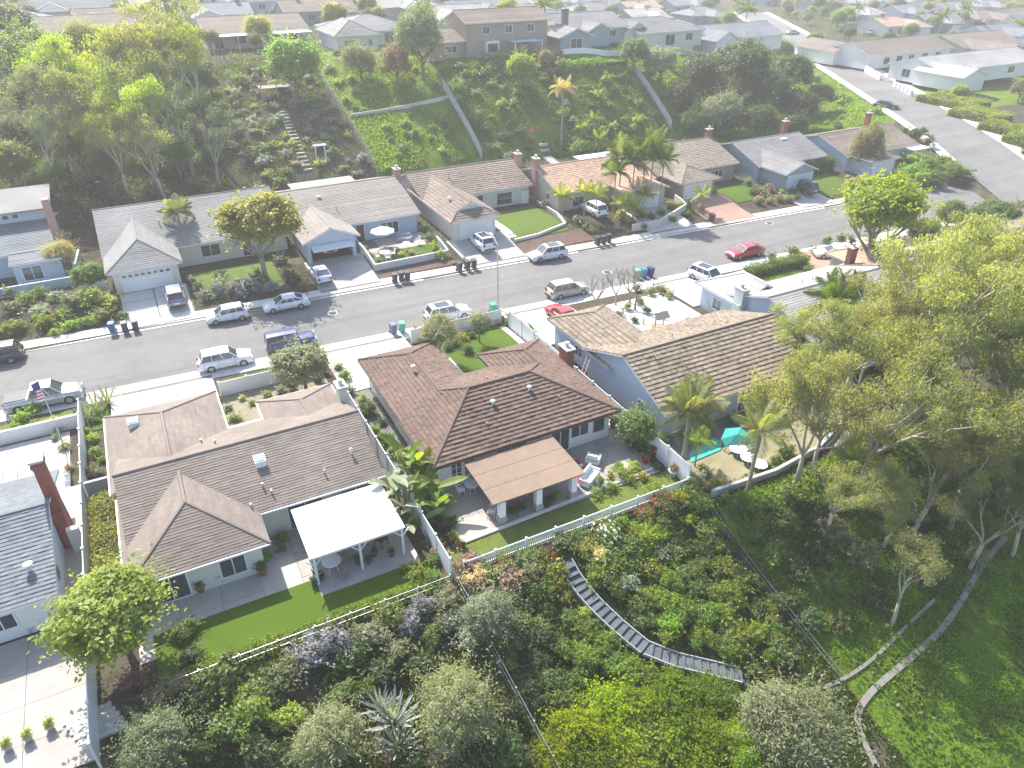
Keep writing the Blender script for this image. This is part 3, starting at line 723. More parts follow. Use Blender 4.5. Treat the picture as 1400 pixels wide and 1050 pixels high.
for x, y in ((55.4, 45.2), (57, 45.4), (52.8, 40.5)): vent(hr2, x, y, zroof(br2[0], x, y), .45, .06)
gx_ = MB().box(50.5, 60, 33.2, 37.2, 2.5, 2.62).build('patio_roof', T_LGREY, hr2)
for x in (50.7, 55.2, 59.8): MB().box(x-.06, x+.06, 33.3, 33.42, .3, 2.5).build('post', WHITE, hr2)
br3 = [B(65.6, 83.0, 36.5, 49.4, 2.9, 5.3), B(67, 73.5, 46, 52.6, 2.9, 4.5, 'y', 'gh')]
hr3 = house('peach-tan roofed house with a brick chimney behind the eucalyptus trees', zp, br3, S_BEIGE, tilemat('peach', (.40, .29, .21), .1), TRIM, .36, None, .035)
chimney(hr3, 66.1, 48.5, zp, 5.1, .9, .6); chimney(hr3, 81, 44.5, zp, 6.6, .9, .7); window(hr3, 's', 70, br3[0]['w'][2], .9, 2, 1.2, 1); window(hr3, 's', 76, br3[0]['w'][2], .9, 2, 1.2, 1)
br4 = [B(85, 101, 38, 50, 2.9, 5.1), B(94, 100.5, 47, 54, 2.9, 4.3, 'y', 'gh')]
hr4 = house('brown-roofed house half hidden by the dark trees at the street corner', zp, br4, S_BEIGE, T_WALN, TRIM, .36, None, .04); window(hr4, 's', 90, br4[0]['w'][2], .9, 2, 1.2, 1)

# ---- far side of the street
zp = 1.0
f0 = [B(-27, -9.3, 91.8, 105.5, 3.6, 5.3), B(-13.9, -8.9, 88.8, 93.5, 3.5, 3.9, 'x', 'gg', o=.3)]
hf = house('two-storey pale blue house with slate lower roof and pink brick chimney', zp, f0, S_BLUE, T_SLATE, WHITE, .3, None, .035)
MB().box(-26, -9.7, 98.2, 105, 4.2, 6.5).build('upper_wall', S_BLUE, hf)
u = MB(); MB().hexa([(-26.6, 97.6, 6.4), (-9.2, 97.6, 6.4), (-9.2, 105.6, 7.0), (-26.6, 105.6, 7.0)], [(-26.6, 97.6, 6.55), (-9.2, 97.6, 6.55), (-9.2, 105.6, 7.2), (-26.6, 105.6, 7.2)]).build('upper_roof', T_GREY, hf)
for x in (-14.9, -13.9, -12.9): window(hf, 's', x, 98.2, 5.65, .6, .5, 0)
MB().hexa([(-9.7, 94.3, 1), (-8.8, 94.3, 1), (-8.8, 96, 1), (-9.7, 96, 1)], [(-9.6, 94.9, 8.2), (-8.9, 94.9, 8.2), (-8.9, 95.9, 8.2), (-9.6, 95.9, 8.2)]).build('chimney', PINKBRICK, hf)
window(hf, 's', -12.0, f0[1]['w'][2], 1.5, 1.8, 1.5, 1); window(hf, 's', -17, f0[0]['w'][2], 1.4, 1.5, 1.3, 1)
f1 = [B(-5.0, 15.0, 86.0, 104.0, 3.6, 6.3), B(-4.9, 2.6, 81.3, 92.8, 3.6, 5.5, 'y', 'hg')]
hf1 = house('grey shingle house with hipped white double garage beside the slab driveway', zp, f1, S_CREAM, T_GREY, WHITE, .3, None, .03)
garage_door(hf1, -3.6, 1.3, f1[1]['w'][2], zp, 2.1, WHITE, 's', 8); window(hf1, 's', 6, f1[0]['w'][2], 1.8, 2.0, 1.3, 1); window(hf1, 's', 10, f1[0]['w'][2], 1.1, 1.0, 2.0, 0, name='front_door')
vent(hf1, 1.5, 90.5, 4.9, .7, .07); vent(hf1, 7, 91, 5.1, .4, .06)
f2 = [B(15.3, 31.0, 84.3, 101.5, 3.6, 6.0), B(15.2, 21.9, 80.2, 90, 3.6, 5.0, 'y', 'gg', open=(16.1, 20.9))]
hf2 = house('pale blue house with grey-brown roof and its gabled garage door standing open', zp, f2, S_BLUE, tilemat('grey_brown', (.25, .225, .20), .08), WHITE, .3, None, .03)
window(hf2, 's', 27, f2[0]['w'][2], 1.5, 2.2, 1.4, 2); window(hf2, 's', 23.2, f2[0]['w'][2], 1.05, 1.0, 2.1, 0, name='front_door', glass=DARKWOOD)
MB().hexa([(16.1, 79.4, 2.75), (20.9, 79.4, 2.75), (20.9, 80.5, 3.1), (16.1, 80.5, 3.1)], [(16.1, 79.4, 2.8), (20.9, 79.4, 2.8), (20.9, 80.5, 3.15), (16.1, 80.5, 3.15)]).build('tilted_garage_door', WHITE, hf2)
chimney(hf2, 31.2, 93, zp, 6.9, .7, 1.1, PINKBRICK); vent(hf2, 20, 90.5, 5.2, .3, .12, 1); vent(hf2, 21.3, 87.5, 4.6, .7, .06)
MB().box(19, 28, 102, 104.5, 3.4, 3.5).build('rear_porch_roof', T_LGREY, hf2)
f3 = [B(32.9, 49.2, 88.2, 100.5, 3.6, 5.7), B(32.8, 39.6, 79.0, 94, 3.6, 5.3, 'y', 'dg')]
hf3 = house('cream house with brown ribbed tile roof, gablet garage and curved lawn', zp, f3, S_CREAM, T_WALN, WHITE, .45, .5, .06)
garage_door(hf3, 34.2, 38.6, f3[1]['w'][2], zp); window(hf3, 's', 45, f3[0]['w'][2], 1.3, 2.3, 1.6, 0, rows=1); window(hf3, 's', 41.3, f3[0]['w'][2], 1.05, .9, 2.0, 0, name='front_door')
MB().box(47.6, 48.7, 88.5, 88.8, 1, 2.8).build('side_gate', WHITE, hf3); chimney(hf3, 49.3, 93, zp, 6.7, .7, 1.1, PINKBRICK); vent(hf3, 38.2, 92, 5.3, .6, .06); vent(hf3, 34.8, 84, 4.7, .3, .1, 1)
f4 = [B(50.0, 66.2, 82.6, 95.4, 3.6, 5.7), B(58.4, 65.4, 78.5, 88, 3.6, 4.9, 'y', 'gg')]
hf4 = house('pink clay-tiled house behind the clump of tall palms', zp, f4, S_BEIGE, T_PINK, TRIM, .4, .4, .05)
chimney(hf4, 50.2, 89.3, zp, 6.8, .7, 1.1, PINKBRICK); garage_door(hf4, 59.4, 64.2, f4[1]['w'][2], zp); window(hf4, 's', 53.5, f4[0]['w'][2], 1.4, 1.8, 1.3, 1); window(hf4, 'w', 86, f4[0]['w'][0], 2, .8, .8, 1)
MB().box(62, 70, 95.8, 98.5, 3.4, 3.5).build('rear_porch_roof', WHITE, hf4)
f5 = [B(67.0, 82.4, 83.4, 97.4, 3.6, 5.9), B(67.5, 74.6, 78.7, 88, 3.6, 5.0, 'y', 'hg')]
hf5 = house('taupe house with weathered brown shake roof and terracotta paver driveway', zp, f5, S_TAUPE, tilemat('weathered', (.25, .205, .165), .24), TRIM, .4, .4, .05)
garage_door(hf5, 68.6, 73.4, f5[1]['w'][2], zp); window(hf5, 's', 78.5, f5[0]['w'][2], 1.5, 2.4, 1.3, 2); chimney(hf5, 82.3, 91, zp, 7, .9, .7)
f6 = [B(83.4, 97.6, 80.2, 93.4, 3.6, 5.8), B(83.8, 90.4, 75.3, 86, 3.6, 4.9, 'y', 'gg')]
hf6 = house('dark grey shingle house with gabled garage, skylight and brick chimney', zp, f6, S_GREYB, T_GREY, WHITE, .3, None, .03)
garage_door(hf6, 84.8, 89.4, f6[1]['w'][2], zp, mat=S_BLUE); window(hf6, 's', 93.5, f6[0]['w'][2], 1.4, 1.8, 1.3, 1); chimney(hf6, 97.0, 89.5, zp, 7, .8, .7); MB().box(92.5, 93.7, 85.4, 86.6, 5.0, 5.55).build('skylight', WHITE, hf6)
f7 = [B(99.8, 116.5, 78.2, 91.4, 3.6, 5.6), B(100.6, 107, 74.2, 83, 3.6, 4.8, 'y', 'hg')]
hf7 = house('brown-roofed corner house with white gable trim beside the side road', zp, f7, S_BLUE, T_WALN, WHITE, .3, None, .03)
chimney(hf7, 115.6, 88.5, zp, 6.7, .8, .7); window(hf7, 's', 113.5, f7[0]['w'][2], 1.4, 1.6, 1.3, 1); garage_door(hf7, 101.5, 106, f7[1]['w'][2], zp); MB().box(113, 117, 76.5, 78.6, 3.3, 3.42).build('porch_roof', WHITE, hf7)

# ---- houses along the crest of the hill
def crest(label, z, blocks, wall, tiles, trim=WHITE, wins=()):
    h = house(label, z, blocks, wall, tiles, trim, .4, None, .04)
    for (i, a, w2, h2) in wins: window(h, 's', a, blocks[i]['w'][2], z+(.9 if h2 < 1.6 else .2), w2, h2, 1)
    return h
z = 14.
crest('brown-roofed house with white posted porch and four skylights on the hilltop', z, [B(18.5, 38.5, 160.5, 178, 16.9, 19.0)], S_CREAM, T_WALN, WHITE, [(0, 21, 1.6, 1.9), (0, 25, 2, 1.3), (0, 31.5, 1.2, 1.9), (0, 35, 2.4, 1.9)])
hA = bpy.data.objects['house'] if False else None
ha = thing('porch', 'long white flat porch roof on posts along the hilltop brown house', 'porch', (28.5, 159, 14))
MB().box(19, 38, 157, 160.4, 16.6, 16.72).build('roof_panel', WHITE, ha)
for x in (19.3, 24, 28.5, 33, 37.7): MB().box(x-.08, x+.08, 157.1, 157.26, 13.6, 16.6).build('post', WHITE, ha)
crest('white hip-roofed house with grey shingles between the hilltop trees', z, [B(41, 58.5, 152, 168, 16.7, 19.0, 'x', 'hh'), B(39.5, 48.5, 147, 161, 16.7, 18.9, 'y', 'hh')], S_WHITE, T_GREY, WHITE, [(1, 42.5, 2, 1.0), (1, 46.5, .7, 1.0), (0, 52, 1.8, 2.0), (0, 56, 2, 1.2)])
hc = crest('two-storey taupe house with a white bay window on the hilltop', z, [B(58.2, 75.5, 129.5, 139.5, 19.6, 21.3), B(51.5, 60, 130.5, 140, 16.7, 18.4)], S_TAUPE, T_WALN, TRIM, [(1, 56, 2.2, 1.1)])
for x in (62.5, 67.0, 71.5): window(hc, 's', x, 130.05, 17.7, 1.4, 1.2, 1)
MB().box(62.0, 64.6, 129.0, 130.1, 14.3, 16.6).build('bay_window', WHITE, hc); MB().box(62.3, 64.3, 128.93, 129.05, 14.8, 16.2).build('bay_pane', GLASS, hc)
pb = MB().box(66.5, 72.5, 126.8, 130, 16.4, 16.5).build('patio_roof', M('blue_patio_roof', (.35, .52, .62), .5, .05, 2), hc)
for x in (66.7, 72.3): MB().box(x-.08, x+.08, 126.9, 127.06, 13.6, 16.4).build('post', WHITE, hc)
hd = crest('blue-grey house with a dark chimney and gabled wings above the slope', z, [B(76.5, 98, 136, 150, 16.7, 19.0), B(76.2, 84.2, 127.5, 140, 16.5, 18.0, 'y', 'gg'), B(86, 92, 133, 142, 16.6, 18, 'y', 'gg')], S_GREYB, T_GREY, WHITE, [(0, 94, 2, 1.3)])
window(hd, 's', 80.2, 127.9, 14.3, 2.4, 1.9, 1); chimney(hd, 83, 137, 14, 20.4, 1.2, .8, DARKC)
he = crest('grey-roofed house with patio doors behind the low retaining wall', 12.6, [B(99, 116.5, 134, 148, 15.4, 17.6, 'x', 'gh'), B(96.5, 104, 136, 150, 15.3, 17.3, 'y', 'gg')], S_CREAM, T_GREY, WHITE, [(0, 107.5, 2.4, 2.0), (0, 112.5, 1.8, 1.3)])
hg = crest('white gabled house with slate-grey roof under a tall fan palm', 10.5, [B(118, 140, 134, 147, 13.2, 15.4), B(117, 124, 131, 141, 13.2, 15, 'y', 'gg')], S_WHITE, tilemat('blue_grey', (.20, .21, .225), .1), WHITE, [(0, 130, 2, 1.3)])
crest('brown-roofed house behind the eucalyptus trees on the hilltop', z, [B(-9, 10.5, 176, 192, 16.9, 19)], S_BLUE, T_BROWN, WHITE, [(0, -4, 2, 1.9), (0, 2, 2, 1.9), (0, 7, 2, 1.3)])
crest('tan-roofed house at the far end of the hilltop row', z, [B(-32, -12, 170, 186, 16.9, 19)], S_CREAM, T_LGREY, WHITE, [(0, -20, 2, 1.9)])
# houses right of the side road
z = 4.6
hw1 = house('long white house with brown roof and arcaded wall along the side road', z, [B(165, 196, 130, 144, 7.6, 9.9), B(163, 173, 139, 152, 7.4, 9.2, 'y', 'gg')], S_WHITE, T_BROWN, WHITE, .4, None, .04)
for x in (172, 176.5, 181, 186, 191): window(hw1, 's', x, 130.55, 5.2, 2.0, 1.6, 1)
hw2 = house('white house with light grey roof and garage front painted black as a shaded opening', z, [B(160, 196, 107.5, 121, 7.4, 9.5), B(158.2, 166.5, 100.8, 113, 7.2, 8.8, 'y', 'gg')], S_WHITE, T_LGREY, WHITE, .4, None, .04)
window(hw2, 's', 162.4, 101.3, 4.9, 4.2, 2.0, 1, glass=BLACK, name='garage_shade_panel'); window(hw2, 's', 172, 108, 5.4, 2.2, 1.3, 1); window(hw2, 's', 186, 108, 5.4, 2.2, 1.3, 1); window(hw2, 'w', 116, 160.4, 5.2, 2, 1.6, 1)  # black pane on the closed wall paints the shade of an open garage
house('tan-roofed house beyond the white house by the side road', z, [B(198, 222, 128, 144, 7.6, 9.8), B(199, 207, 118, 132, 7.4, 9.2, 'y', 'gg')], S_BEIGE, T_BROWN, WHITE, .4, None, .04)
# ---- the neighbourhood beyond: each house a thing with walls, roof and windows
roofs = [(T_GREY, 'grey'), (T_WALN, 'dark brown'), (T_LGREY, 'pale grey'), (T_BROWN, 'light brown'), (T_PINK, 'terracotta'), (T_SLATE, 'slate'), (tilemat('blue_grey', (.2, .21, .22)), 'blue-grey')]
walls = [(S_WHITE, 'white'), (S_CREAM, 'cream'), (S_BEIGE, 'beige'), (S_BLUE, 'pale blue'), (S_GREYB, 'blue-grey')]
rows = [(196, [-24, -3, 19, 41, 63, 85, 107, 129, 151]), (226, [-12, 10, 32, 54, 77, 99, 121, 143, 166, 188]), (258, [20, 43, 66, 90, 113, 136, 160, 183, 207]), (290, [50, 75, 100, 126, 152, 178, 205, 230]),
        (170, [196, 219, 242, 266, 290]), (140, [228, 252, 276]), (112, [206, 230, 254]), (198, [214, 238, 262, 286, 310]), (228, [232, 256, 280, 304, 328]), (258, [252, 276, 300, 324]), (166, [64, 88, 112, 136])]
used = set(); rk = random.Random(5)
for yy, xx in rows:
    for x in xx:
        yv = yy+rk.uniform(-3, 3)
        dd, zr_, sd_ = road2_dist(x+8, yv+7)
        if dd < 17: continue
        (tm, tn), (wm, wn) = rk.choice(roofs), rk.choice(walls)
        zb = min(tz(x, yv), tz(x+16, yv+12)); wdt = rk.uniform(15, 18.5); dpt = rk.uniform(10, 13)
        bs = [B(x, x+wdt, yv, yv+dpt, zb+2.9, zb+5.0, 'x', rk.choice(['gg', 'hh', 'gh']))]
        sx = x+rk.uniform(.3, wdt-8); bs.append(B(sx, sx+7.2, yv-rk.uniform(3, 5.5), yv+dpt*.55, zb+2.85, zb+4.4, 'y', rk.choice(['gg', 'hg'])))
        two = rk.random() < .15
        lab = '%s house with %s %s roof in the neighbourhood beyond the hilltop row' % (wn, tn, 'hipped' if bs[0]['ends'] == 'hh' else ('half-hipped' if bs[0]['ends'] == 'gh' else 'gabled'))
        h = house(lab, zb, bs, wm, tm, WHITE, .5, None, .05, group=lab)
        w_ = bs[1]['w']; garage_door(h, w_[0]+.8, w_[1]-.8, w_[2], zb+.02); w_ = bs[0]['w']
        for a in np.arange(w_[0]+2, w_[1]-1.5, 4.2):
            if not (sx-1 < a < sx+8.2): window(h, 's', float(a), w_[2], zb+.9, 1.8, 1.3, 1)
        if rk.random() < .5: chimney(h, x+wdt*rk.uniform(.15, .85), yv+dpt*.5, zb+4, zb+6, .9, .7, rk.choice([BRICK, CONC]))
# ================================================================ plants: prototypes
def unit(v): return v/np.maximum(np.linalg.norm(v, axis=1, keepdims=True), 1e-9)
def leaf_mesh(name, pos, nrm, size, tint, mat, aspect=.5, rg=rng, along=None):
    n = len(pos); nrm = unit(nrm)
    t = unit(np.cross(nrm, rg.normal(size=(n, 3)))) if along is None else unit(along)
    b = unit(np.cross(nrm, t)); s = size[:, None]
    fold = nrm*s*.12
    v = np.stack([pos-t*s*.5, pos+b*s*aspect*.5+fold, pos+t*s*.5, pos-b*s*aspect*.5+fold], 1).reshape(-1, 3)
    return raw_mesh(name, v, np.arange(4*n).reshape(n, 4), mat, tint)
def crown_mesh(name, nclump, nleaf, leaf, seed, flat=1., droop=0., hollow=.35, lobes=6, lobe=.28, aspect=.5, csize=.26, up=0, sprig=.16):
    rg = np.random.default_rng(seed)
    L = unit(rg.normal(size=(lobes, 3))); la = rg.uniform(.4, 1, lobes)
    d = unit(rg.normal(size=(nclump, 3))); d[:, 2] = np.where(d[:, 2] < -.45, -d[:, 2]*.6, d[:, 2]); d = unit(d)
    bulge = ((np.clip(d@L.T, 0, 1)**3)*la).max(1)
    r = (hollow+(1-hollow)*rg.random(nclump)**.45)*(1-lobe+lobe*1.3*bulge)
    r = np.minimum(r, 1.12)
    c = d*(r*.84)[:, None]; cr = csize*rg.uniform(.65, 1.2, nclump)
    off = unit(rg.normal(size=(nclump, nleaf, 3)).reshape(-1, 3)).reshape(nclump, nleaf, 3)*(rg.random((nclump, nleaf, 1))**.5)
    pos = (c[:, None]+off*cr[:, None, None])
    pos[:, :, 2] -= droop*np.abs(off[:, :, 2])*cr[:, None]
    nrm = off*.6+d[:, None]*.4+rg.normal(size=off.shape)*.45+np.array([0, 0, .75])
    ct = rg.uniform(.1, .9, nclump)[:, None]
    tint = np.clip(ct*.65+.35*rg.random((nclump, nleaf))+.12*off[:, :, 2], 0, 1)
    pos = pos.reshape(-1, 3); nrm = nrm.reshape(-1, 3); tint = tint.ravel()
    k = int(len(pos)*sprig/9)*9                                # loose shoots standing out of the crown
    if k:
        pick = rg.choice(len(pos), k, replace=False); sd_ = unit(rg.normal(size=(k//9, 3))*[1, 1, .8]+[0, 0, .35]); rad = np.linspace(.62, 1.0, 9)
        ln = rg.uniform(.85, 1.38 if sprig > .09 else 1.15, k//9)
        ps = (sd_[:, None]*(rad[None]*ln[:, None])[:, :, None]+rg.normal(size=(k//9, 9, 3))*leaf*.35).reshape(-1, 3); pos[pick] = ps
        tint[pick] = np.clip(np.repeat(rg.uniform(.3, 1, k//9), 9)+rg.normal(0, .1, k), 0, 1)
    pos = pos*np.array([1, 1, flat]); size = leaf*rg.uniform(.6, 1.3, nclump*nleaf)
    return leaf_mesh(name, pos, nrm, size, tint, PLACEHOLD, aspect, rg, (rg.normal(size=pos.shape)*.45+[0, 0, up]) if up else None)
PLACEHOLD = leafmat('leaf_plain', (.03, .06, .012), (.075, .12, .025))
LM = dict(
 silver=leafmat('leaf_silver', (.20, .235, .24), (.42, .45, .44), .15),
 green=leafmat('leaf_green', (.062, .095, .016), (.14, .19, .038)),
 dark=leafmat('leaf_dark', (.036, .058, .014), (.085, .12, .032)),
 lime=leafmat('leaf_lime', (0.125, 0.195, 0.012), (0.267, 0.340, 0.025), .46),
 yellow=leafmat('leaf_yellowgreen', (.17, .20, .03), (.33, .35, .07), .44),
 olive=leafmat('leaf_olive', (.135, .15, .075), (.27, .28, .155), .36),
 grey=leafmat('leaf_greygreen', (.14, .17, .11), (.29, .32, .22), .25),
 euc=leafmat('leaf_eucalyptus', (.15, .165, .085), (.31, .31, .17), .46),
 bright=leafmat('leaf_bright', (.10, .145, .016), (.20, .265, .035), .46),
 brown=leafmat('leaf_brown', (0.167, 0.121, 0.069), (0.318, 0.227, 0.127), .2),
 tan=leafmat('leaf_tan', (0.334, 0.260, 0.127), (0.568, 0.438, 0.202), .25),
 red=leafmat('flower_red', (.30, .02, .015), (.52, .06, .03), .3, .01),
 yel=leafmat('flower_yellow', (.45, .30, .02), (.65, .48, .04), .3, .01),
 pink=leafmat('flower_pink', (.45, .16, .24), (.62, .34, .42), .3, .02),
 purple=leafmat('flower_lavender', (.12, .12, .12), (.27, .255, .31), .25, .02),
 white=leafmat('flower_white', (.45, .45, .42), (.68, .66, .62), .25, .01),
 orange=leafmat('flower_orange', (.38, .13, .02), (.55, .25, .03), .3, .02))
CR = {
 'tree': [crown_mesh('crown_tree_a', 340, 60, .082, 1, .9, lobe=.36, csize=.2, sprig=.05), crown_mesh('crown_tree_b', 340, 60, .082, 2, .8, lobes=8, lobe=.42, csize=.2, sprig=.05), crown_mesh('crown_tree_c', 330, 60, .084, 3, 1.0, lobe=.4, csize=.2, sprig=.05)],
 'fine': [crown_mesh('crown_fine_a', 320, 46, .075, 4, .9, lobe=.38, csize=.18, aspect=.3, lobes=9, sprig=.1), crown_mesh('crown_fine_b', 320, 46, .075, 5, 1., lobe=.34, csize=.2, aspect=.3, sprig=.1)],
 'shrub': [crown_mesh('crown_shrub_%d' % i, 74, 24, .17, 10+i, .8, hollow=.3, lobe=.55, csize=.30, lobes=4+i) for i in range(5)],
 'small': [crown_mesh('crown_small_%d' % i, 26, 19, .28, 20+i, .75, hollow=.2, lobe=.5, csize=.40) for i in range(3)],
 'upright': [crown_mesh('crown_upright_%d' % i, 260, 40, .12, 40+i, .75, hollow=.55, lobe=.3, csize=.2, aspect=.42, up=.9, lobes=9) for i in range(2)],
 'spiky': [crown_mesh('crown_spiky_%d' % i, 26, 30, .42, 30+i, .8, hollow=.1, lobe=.4, csize=.4, aspect=.16) for i in range(2)],
}
def trunk_mesh(name, seed, h, r, nb=6, spread=.6, mat=BARK, bend=.08):
    rg = random.Random(seed); m = MB(); pts = []; x = y = 0.
    for i in range(6):
        t = i/5; pts.append((x, y, -.15+h*t)); x += rg.uniform(-bend, bend)*h/5; y += rg.uniform(-bend, bend)*h/5
    m.tube(pts, [r*(1.25 if i == 0 else 1-.11*i) for i in range(6)], 8)
    top = Vector(pts[-1])
    for k in range(nb):
        a = 2*math.pi*(k+rg.random()*.6)/nb; b0 = Vector(pts[3]).lerp(top, rg.random()); L = spread*rg.uniform(.7, 1.15)
        p1 = b0+Vector((math.cos(a)*L*.5, math.sin(a)*L*.5, L*.45)); p2 = p1+Vector((math.cos(a)*L*.45, math.sin(a)*L*.45, L*.55))
        m.tube([b0, p1, p2], [r*.5, r*.34, r*.14], 6)
        for s in (-1, 1):
            q = p1+Vector((math.cos(a+s*.9)*L*.5, math.sin(a+s*.9)*L*.5, L*.4)); m.tube([p1, q], [r*.26, r*.09], 5)
    return m.mesh(name, mat, smooth=True)
TR = {k: trunk_mesh('trunk_'+k, 3+i, 1.0, .075, 7, .8, mm) for i, (k, mm) in enumerate((('brown', BARK), ('grey', GREYBARK), ('pale', PALEBARK)))}
AREA = {}
def tree(px, py, rpx, lm, label, crown='tree', hf=1.25, flat=1., bark='brown', name='leafy_tree', group=True, hmin=0, var=None, base=None, r=None):
    """A tree whose crown centre is seen at (px, py) with a radius of rpx photo pixels; trunk on the ground below it."""
    if base is None:
        h = 3.
        for _ in range(4):
            b = G(px, py, h); rr = px2m(rpx, (b.x, b.y, b.z+h)); h = max(rr*hf, hmin)
    else: b = Vector((base[0], base[1], tz(*base))); rr = r; h = max(rr*hf, hmin)
    o = thing(name, label, 'tree', b, random.uniform(0, 6.28), label if group else None)
    ms = CR[crown]; place('crown', ms[(var if var is not None else random.randrange(99)) % len(ms)], o, (0, 0, h), 0, (rr, rr, rr*flat), LM[lm])
    place('trunk', TR[bark], o, (0, 0, 0), 0, (rr*.9, rr*.9, max(h-.35*rr*flat, .6)))
    return o
SHR = []
def shrub(px, py, rpx, lm, label, crown='shrub', hf=.5, flat=1., name='shrub', cat='shrub', group=True, base=None, r=None, zadd=0, flower=None):
    if base is None:
        h = .6
        for _ in range(3):
            b = G(px, py, h); rr = px2m(rpx, (b.x, b.y, b.z+h)); h = rr*hf*flat
    else: b = Vector((base[0], base[1], tz(*base))); rr = r; h = rr*hf*flat
    SHR.append(dict(p=(b.x, b.y, b.z+h+zadd), r=rr, lm=lm, label=label, crown=crown, flat=flat, name='flowering_shrub' if flower else name, cat=cat, group=group, fl=flower, rz=random.uniform(0, 6.28), ky=random.uniform(.7, 1.25), kx=random.uniform(.85, 1.3), kz=random.uniform(.7, 1.25)))
def plant_shrubs(limit=295):
    """The shrubs that show largest are things of their own; the small remainder of the undergrowth is one object."""
    for q in SHR: q['s'] = q['r']/depth_of(q['p'])*(1 if q['name'] == 'shrub' else 9)
    SHR.sort(key=lambda q: -q['s']); own = 0; rest = []
    for q in SHR:
        if q['name'] == 'shrub':
            own += 1
            if own > limit: rest.append(q); continue
        o = place(q['name'], random.choice(CR[q['crown']]), None, q['p'], q['rz'], (q['r']*q['kx'], q['r']*q['ky'], q['r']*q['flat']*q['kz']), LM[q['lm']])
        tag(o, q['label'], q['cat'], q['label'] if q['group'] else None)
        if q['fl']: flowers(o, q['fl'], 1, 70, int(q['rz']*100))
    V = []; TT = []; MI = []; mats = sorted({q['lm'] for q in rest}); src = []
    for me in CR['small']:
        v = np.empty(len(me.vertices)*3, np.float32); me.vertices.foreach_get('co', v); t = np.empty(len(me.polygons), np.float32); me.attributes['tint'].data.foreach_get('value', t); src.append((v.reshape(-1, 3), t))
    for q in rest:
        v, t = random.choice(src); c, s_ = math.cos(q['rz']), math.sin(q['rz'])
        v = v*np.array([q['r'], q['r']*q['ky'], q['r']*q['flat']]); v = np.stack([v[:, 0]*c-v[:, 1]*s_, v[:, 0]*s_+v[:, 1]*c, v[:, 2]], 1)+np.array(q['p'])
        V.append(v); TT.append(np.clip(t+random.uniform(-.25, .25), 0, 1)); MI.append(np.full(len(t), mats.index(q['lm']), np.int32))
    if rest:
        V = np.concatenate(V); n = len(V)//4; me = raw_mesh('undergrowth', V, np.arange(4*n).reshape(n, 4), LM[mats[0]], np.concatenate(TT))
        for m_ in mats[1:]: me.materials.append(LM[m_])
        me.polygons.foreach_set('material_index', np.concatenate(MI)); tag(place('undergrowth', me), 'scattered small bushes and undergrowth of the banks and front gardens', 'undergrowth', None, 'stuff')
def flowers(parent, lm, r, n=60, seed=0):                      # blossoms over a bush, a part of it
    rg = np.random.default_rng(seed); d = unit(rg.normal(size=(n, 3))); d[:, 2] = np.abs(d[:, 2])*.9
    k = 'blossoms_%d' % n
    if k not in bpy.data.meshes: leaf_mesh(k, d*.98, d+rg.normal(size=d.shape)*.3, rg.uniform(.12, .26, n), rg.random(n), PLACEHOLD, .9, rg)
    return place('blossom', bpy.data.meshes[k], parent, (0, 0, 0), rg.uniform(0, 6), (1, 1, 1), LM[lm])
# ---- palms
def frond_mesh(name, L, droop, n=32, lw=.026, lt=.42, seed=0):
    rg = np.random.default_rng(seed); t = np.linspace(.08, 1, n)
    x = L*t*(1-.12*droop*t); z = L*(.34*t-droop*.75*t**2.2)
    pos = []; al = []; nr = []; sz = []
    for s in (-1, 1):
        ll = L*lt*np.sin(np.pi*np.clip(t*.86+.1, 0, 1))**.7
        a = np.stack([.55+0*t, s*np.ones(n), -.45-.3*rg.random(n)], 1); a = unit(a)
        p = np.stack([x, 0*t, z], 1)+a*ll[:, None]*.5
        pos.append(p); al.append(a); sz.append(ll); nr.append(np.stack([-.2+0*t, s*.45*np.ones(n), np.ones(n)], 1))
    pos = np.concatenate(pos); al = np.concatenate(al); nr = np.concatenate(nr); sz = np.concatenate(sz)
    asp = lw*L/np.maximum(sz, .05)
    nr = unit(nr-al*(nr*al).sum(1, keepdims=True)); b = np.cross(nr, al)
    wv = (lw*L*1.3)*np.ones((len(sz), 1)); s = sz[:, None]
    v = np.stack([pos-al*s*.5, pos+b*wv*.5, pos+al*s*.5, pos-b*wv*.5], 1)
    rb = []
    for i in range(n-1):
        a0 = np.array([x[i], 0, z[i]]); a1 = np.array([x[i+1], 0, z[i+1]]); wd = .02*L*(1-.8*t[i]); rb.append([a0+[0, wd, 0], a0-[0, wd, 0], a1-[0, wd, 0], a1+[0, wd, 0]])
    v = np.concatenate([v, np.array(rb)]).reshape(-1, 3); m = len(v)//4
    return raw_mesh(name, v, np.arange(4*m).reshape(m, 4), PLACEHOLD, np.clip(rg.normal(.5, .2, m), 0, 1))
FR = [frond_mesh('frond_a', 1, .25, seed=1), frond_mesh('frond_b', 1, .6, seed=2), frond_mesh('frond_c', 1, 1.05, seed=3)]
PTR = MB().tube([(0, 0, -.2), (.02, .01, .25), (-.01, .02, .6), (0, 0, 1)], [1.25, .9, .8, .7], 9).mesh('trunk_palm', M('palm_bark', (.33, .28, .23), .9, .22, 4, .02), smooth=True)
